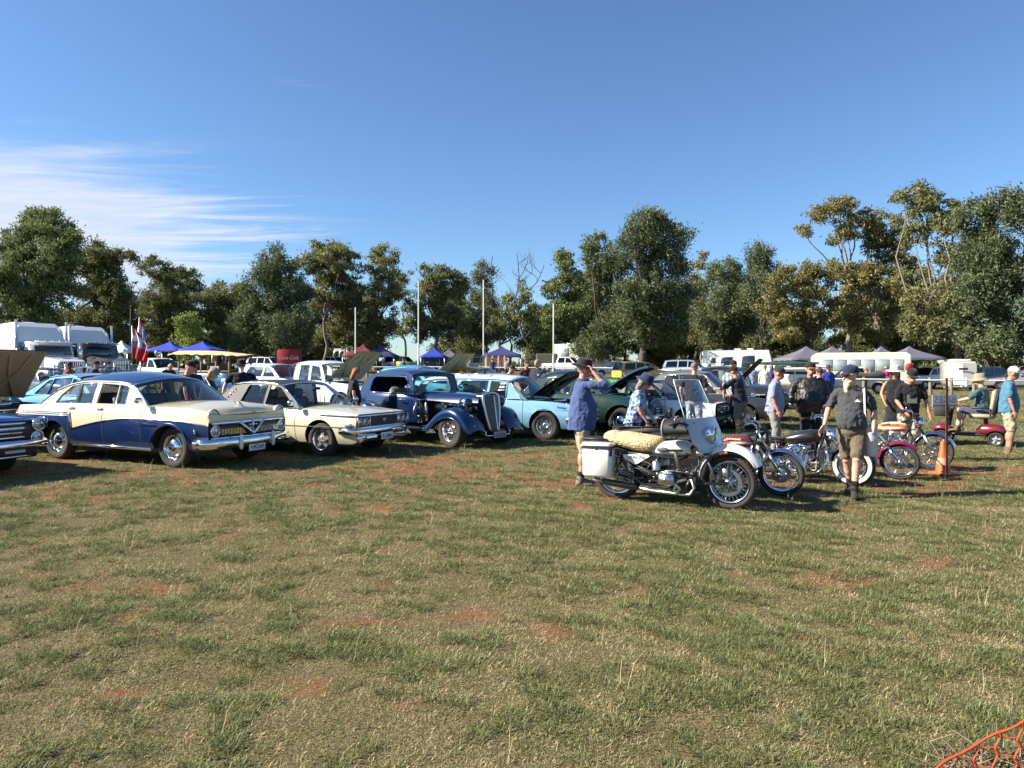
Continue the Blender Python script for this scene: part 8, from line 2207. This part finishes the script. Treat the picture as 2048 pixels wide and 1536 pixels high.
q = PL(1818, 49); t = thing('round_sign', 'round red sign on a stand near the grey tents', 'sign', q); b = MB(); b.lathe([(0, -.02), (.28, -.02), (.28, .02), (0, .02)], 24, 0, (0, 0, 1.75), (0, 1, 0)); b.build('disc', mat('sign_red', (.62, .06, .05), .5), t); b = MB(); b.tube([(0, .04, 0), (0, .04, 1.75)], .025, 6); b.build('stand', STEEL, t)
q = PL(912, 55); t = thing('plastic_chair', 'white plastic garden chair beside the beige bonnet', 'chair', q, R(200)); PLS = mat('white_plastic', (.72, .72, .70), .5)
b = MB(); b.box((0, 0, .44), (.45, .48, .04), 0, .015); b.build('seat', PLS, t); b = MB(); b.box((-.2, 0, .72), (.04, .46, .5), 0, .015, rot=(0, -.15, 0)); b.build('backrest', PLS, t)
for x in (-.18, .18):
    for y in (-.2, .2): b = MB(); b.tube([(x, y, .43), (x * 1.2, y * 1.1, 0)], .025, 6); b.build('leg', PLS, t)
# ================================================================== sign, cone, scooter, mesh
q = GP(1893, 956); t = thing('bikes_sign', 'white BIKES sign seen from behind on a rusty steel post', 'sign', q, R(4))
RUST = mat('rusty_steel', (.11, .055, .035), .85, .2, var=.35, scale=25, bump=.3)
hp = 200 / F * q.y; k = q.y / F
b = MB(); b.prism([(-.016, -.012), (.016, -.012), (.016, -.004), (.003, -.002), (.002, .02), (-.002, .02), (-.003, -.002), (-.016, -.004)], hp + .2, 0, lambda u, v, e: (u, v, hp / 2 - .1 + e)); b.build('post', RUST, t)
zs0, zs1 = (956 - 814) * k, (956 - 790) * k
SHEET = mat('translucent_sheet', (.62, .63, .68), .5, var=.06)
b = MB(); b.box((.0, .035, (zs0 + zs1) / 2), (.40, .006, zs1 - zs0), 0); b.build('board', SHEET, t)
b = MB(); b.box((.0, .031, zs0 + .02), (.40, .003, .035), 0); b.build('red_stripe', mat('faded_red', (.42, .18, .2), .6), t)
text('BIKES', .145, mat('ghost_ink', (.17, .18, .27), .7), t, (0, .0305, (zs0 + zs1) / 2 + .012), (R(90), 0, R(180)), ext=.0005)
b = MB(); b.ell((0, .05, (zs0 + zs1) / 2), (.012, .012, .012), 8, 6); b.build('fixing_bolt', STEEL, t)
# cone
q = GP(1897, 953); t = thing('traffic_cone', 'orange traffic cone behind the BIKES sign post', 'cone', q + Vector((.05, .22, 0)), R(20)); CON = mat('cone_orange', (.52, .10, .018), .5, var=.12, dust=.2)
b = MB(); b.box((0, 0, .02), (.30, .30, .035), 0, .015); b.build('base', CON, t)
b = MB(); b.lathe([(.11, .035), (.105, .06), (.07, .26), (.052, .36)], 24, 0); b.lathe([(.052, .36), (.032, .50), (.025, .52), (.02, .515)], 24, 0); b.build('cone_body', CON, t)
b = MB(); b.lathe([(.089, .16), (.0715, .26)], 24, 0); b.build('pale_band', mat('cone_band', (.52, .26, .16), .5), t)
# mobility scooter and rider
def scooter():
    hd = 138; base = GP(1962, 892) + Vector((.1, .35, 0)); t = thing('mobility_scooter', 'maroon mobility scooter with beige seat and black basket', 'scooter', base, R(hd))
    RD = P_('scooter_maroon', (.16, .012, .022)); GRY = mat('seat_beige', (.26, .25, .19), .7, var=.15); WL = mat('rim_grey', (.5, .5, .5), .4, .5)
    b = MB(); b.box((.1, 0, .22), (1.0, .42, .06), 1, .02); b.loft(ringblob([(-.62, .20, .24, .40), (-.45, .27, .22, .46), (-.15, .26, .22, .46), (-.05, .2, .22, .36)], 16, 3)); b.loft(ringblob([(.38, .12, .22, .36), (.55, .25, .22, .44), (.72, .22, .22, .42), (.80, .12, .26, .36)], 16, 3)); b.build('body', [RD, BLACK], t)
    for x in (.58, -.42):
        for sg in (1, -1):
            wheel(t, (x, sg * .29, .15), sg, .15, .10, .095, 'alloy', rimmat=WL)
            b = MB(); rows = [[(x + .19 * math.cos(a), sg * y, .15 + .19 * math.sin(a)) for y in (.2, .3, .36)] for a in np.linspace(-.1, 3.2, 12)]; b.sheet(rows); b.build('mudguard', RD, t)
    b = MB(); b.tube([(.5, 0, .35), (.42, 0, .75), (.36, 0, .92)], [.045, .035, .03], 10, 1); b.box((.34, 0, .95), (.16, .24, .08), 0, .03); b.tube([(.34, -.28, .98), (.38, -.12, .95), (.38, .12, .95), (.34, .28, .98)], .014, 8, 1); b.build('tiller', [RD, BLACK], t)
    b = MB(); b.tube([(.36, .26, .98), (.42, .34, 1.18)], .007, 6); b.ell((.42, .34, 1.2), (.015, .06, .045), 10, 8); b.build('mirror', CHROME, t)
    b = MB(); b.box((.62, 0, .72), (.24, .34, .26), 0, .02); b.build('basket', mat('basket_black', (.02, .02, .022), .8), t)
    b = MB(); b.tube([(-.2, 0, .4), (-.2, 0, .58)], .04, 8); b.build('seat_post', BLACK, t)
    b = MB(); b.box((-.14, 0, .62), (.46, .46, .10), 0, .04); b.build('seat', GRY, t)
    b = MB(); b.box((-.36, 0, .92), (.11, .46, .56), 0, .05, rot=(0, -.14, 0)); b.box((-.41, 0, .90), (.04, .40, .48), 1, .03, rot=(0, -.14, 0)); b.build('backrest', [GRY, BLACK], t)
    for sg in (1, -1): b = MB(); b.box((-.14, sg * .27, .80), (.32, .06, .05), 0, .02); b.tube([(-.32, sg * .26, .62), (-.30, sg * .27, .8)], .015, 6); b.build('armrest', BLACK, t)
    b = MB(); b.box((-.55, 0, .82), (.2, .4, .36), 0, .05); b.build('rear_bag', mat('bag_black', (.018, .018, .02), .8), t)
    person('seated man in bush hat and teal shirt riding the mobility scooter', 0, 0, hd, dict(skin=0, shirt=c_('teal_shirt', (.05, .10, .12)), sleeve=.85, legs=c_('slate_shorts', (.07, .075, .11)), leglen=.9, hip=.72, hipx=-.16, lean=4, fl=(.30, .14), fr=(.30, -.14), flz=.36, frz=.36, hl=(.44, .08, -.26), hr=(.44, .08, -.26), el=(-.3, .6, -.7), er=(-.3, -.6, -.7), hat=('bucket', c_('khaki_hat', (.27, .24, .16))), shoe=TANBOOT, sock=c_('grey_sock', (.4, .38, .35)), hair=('short', GREYH)), 1.72, None, loc=base, near=1)
scooter()
# rubbish-free orange barrier mesh sagging at the bottom right corner, just in front of the viewer
def barrier():
    ORG = mat('barrier_orange', (.55, .095, .03), .6, var=.4, scale=16, dust=.3)
    A, B_ = AT(1800, 1590, 2.35), AT(2140, 1385, 2.35)
    t = thing('barrier_mesh', 'orange plastic barrier mesh crossing the bottom corner', 'barrier', (A.x, A.y, 0)); o = Vector((A.x, A.y, 0))
    ux = (B_ - A).normalized(); L_ = (B_ - A).length
    dn = Vector((ux.z, .10, -ux.x)).normalized()
    def pt(u, v): return A - o + ux * u + dn * v + Vector((0, .02 * math.sin(u * 7 + v * 5), .004 * math.sin(u * 40)))
    b = MB()
    nv = Vector((0, -1, 0))
    def strap(pts, w):
        rows = []
        for i, p in enumerate(pts):
            a, c = pts[max(i - 1, 0)], pts[min(i + 1, len(pts) - 1)]
            sdv = (c - a).normalized().cross(nv).normalized()
            rows.append([p + sdv * w[i], p + nv * .0025, p - sdv * w[i], p - nv * .0025])
        b.sheet(rows, 0, False, True)
    us = np.linspace(-.25, L_ + .75, 60)
    strap([pt(u, 0) for u in us], [.006 + .0015 * math.sin(i * 1.7) for i in range(60)])
    cell, rowh = .078, .054; n = int((L_ + .75) / cell) + 1
    for r in range(1, 16):
        for i in range(-3, n):
            u0 = (i + .5 * (r % 2)) * cell
            for du in (-.5, .5):
                pts = [pt(u0 + du * cell, (r - 1) * rowh).lerp(pt(u0, r * rowh), f) + ux * du * .016 * math.sin(f * math.pi * 2) for f in np.linspace(0, 1, 7)]
                if min((p + o).z for p in pts) < .01: continue
                strap(pts, [.008, .005, .0034, .003, .0034, .005, .008])
    b.build('netting', ORG, t)
    e = pt(L_ + .74, 0) + o; b = MB(); b.tube([(e.x - o.x, e.y - o.y + .02, -.2), (e.x - o.x, e.y - o.y + .02, e.z + .12)], .014, 6); b.build('star_post', RUST, t)
barrier()
b = MB(); q = GP(1975, 1545)
for k in range(90):
    a = rnd.uniform(0, 6.28); r_ = .22 * math.sqrt(rnd.random()); h_ = rnd.uniform(.03, .11); x, y = r_ * math.cos(a), r_ * math.sin(a) * .6
    b.tube([(x, y, 0), (x + rnd.uniform(-.05, .05), y + rnd.uniform(-.05, .05), h_ * .6), (x + rnd.uniform(-.12, .12), y + rnd.uniform(-.1, .1), h_)], [.004, .003, .001], 4, rnd.randrange(2), cap=False)
tag(b.build('dry_weed', [mat('dry_stalk', (.26, .20, .13), .9, var=.4), mat('dark_stalk', (.12, .09, .06), .9, var=.4)], None, q), 'clump of dead grey weed stalks behind the barrier mesh', 'weed')
print('objects', len(bpy.data.objects))
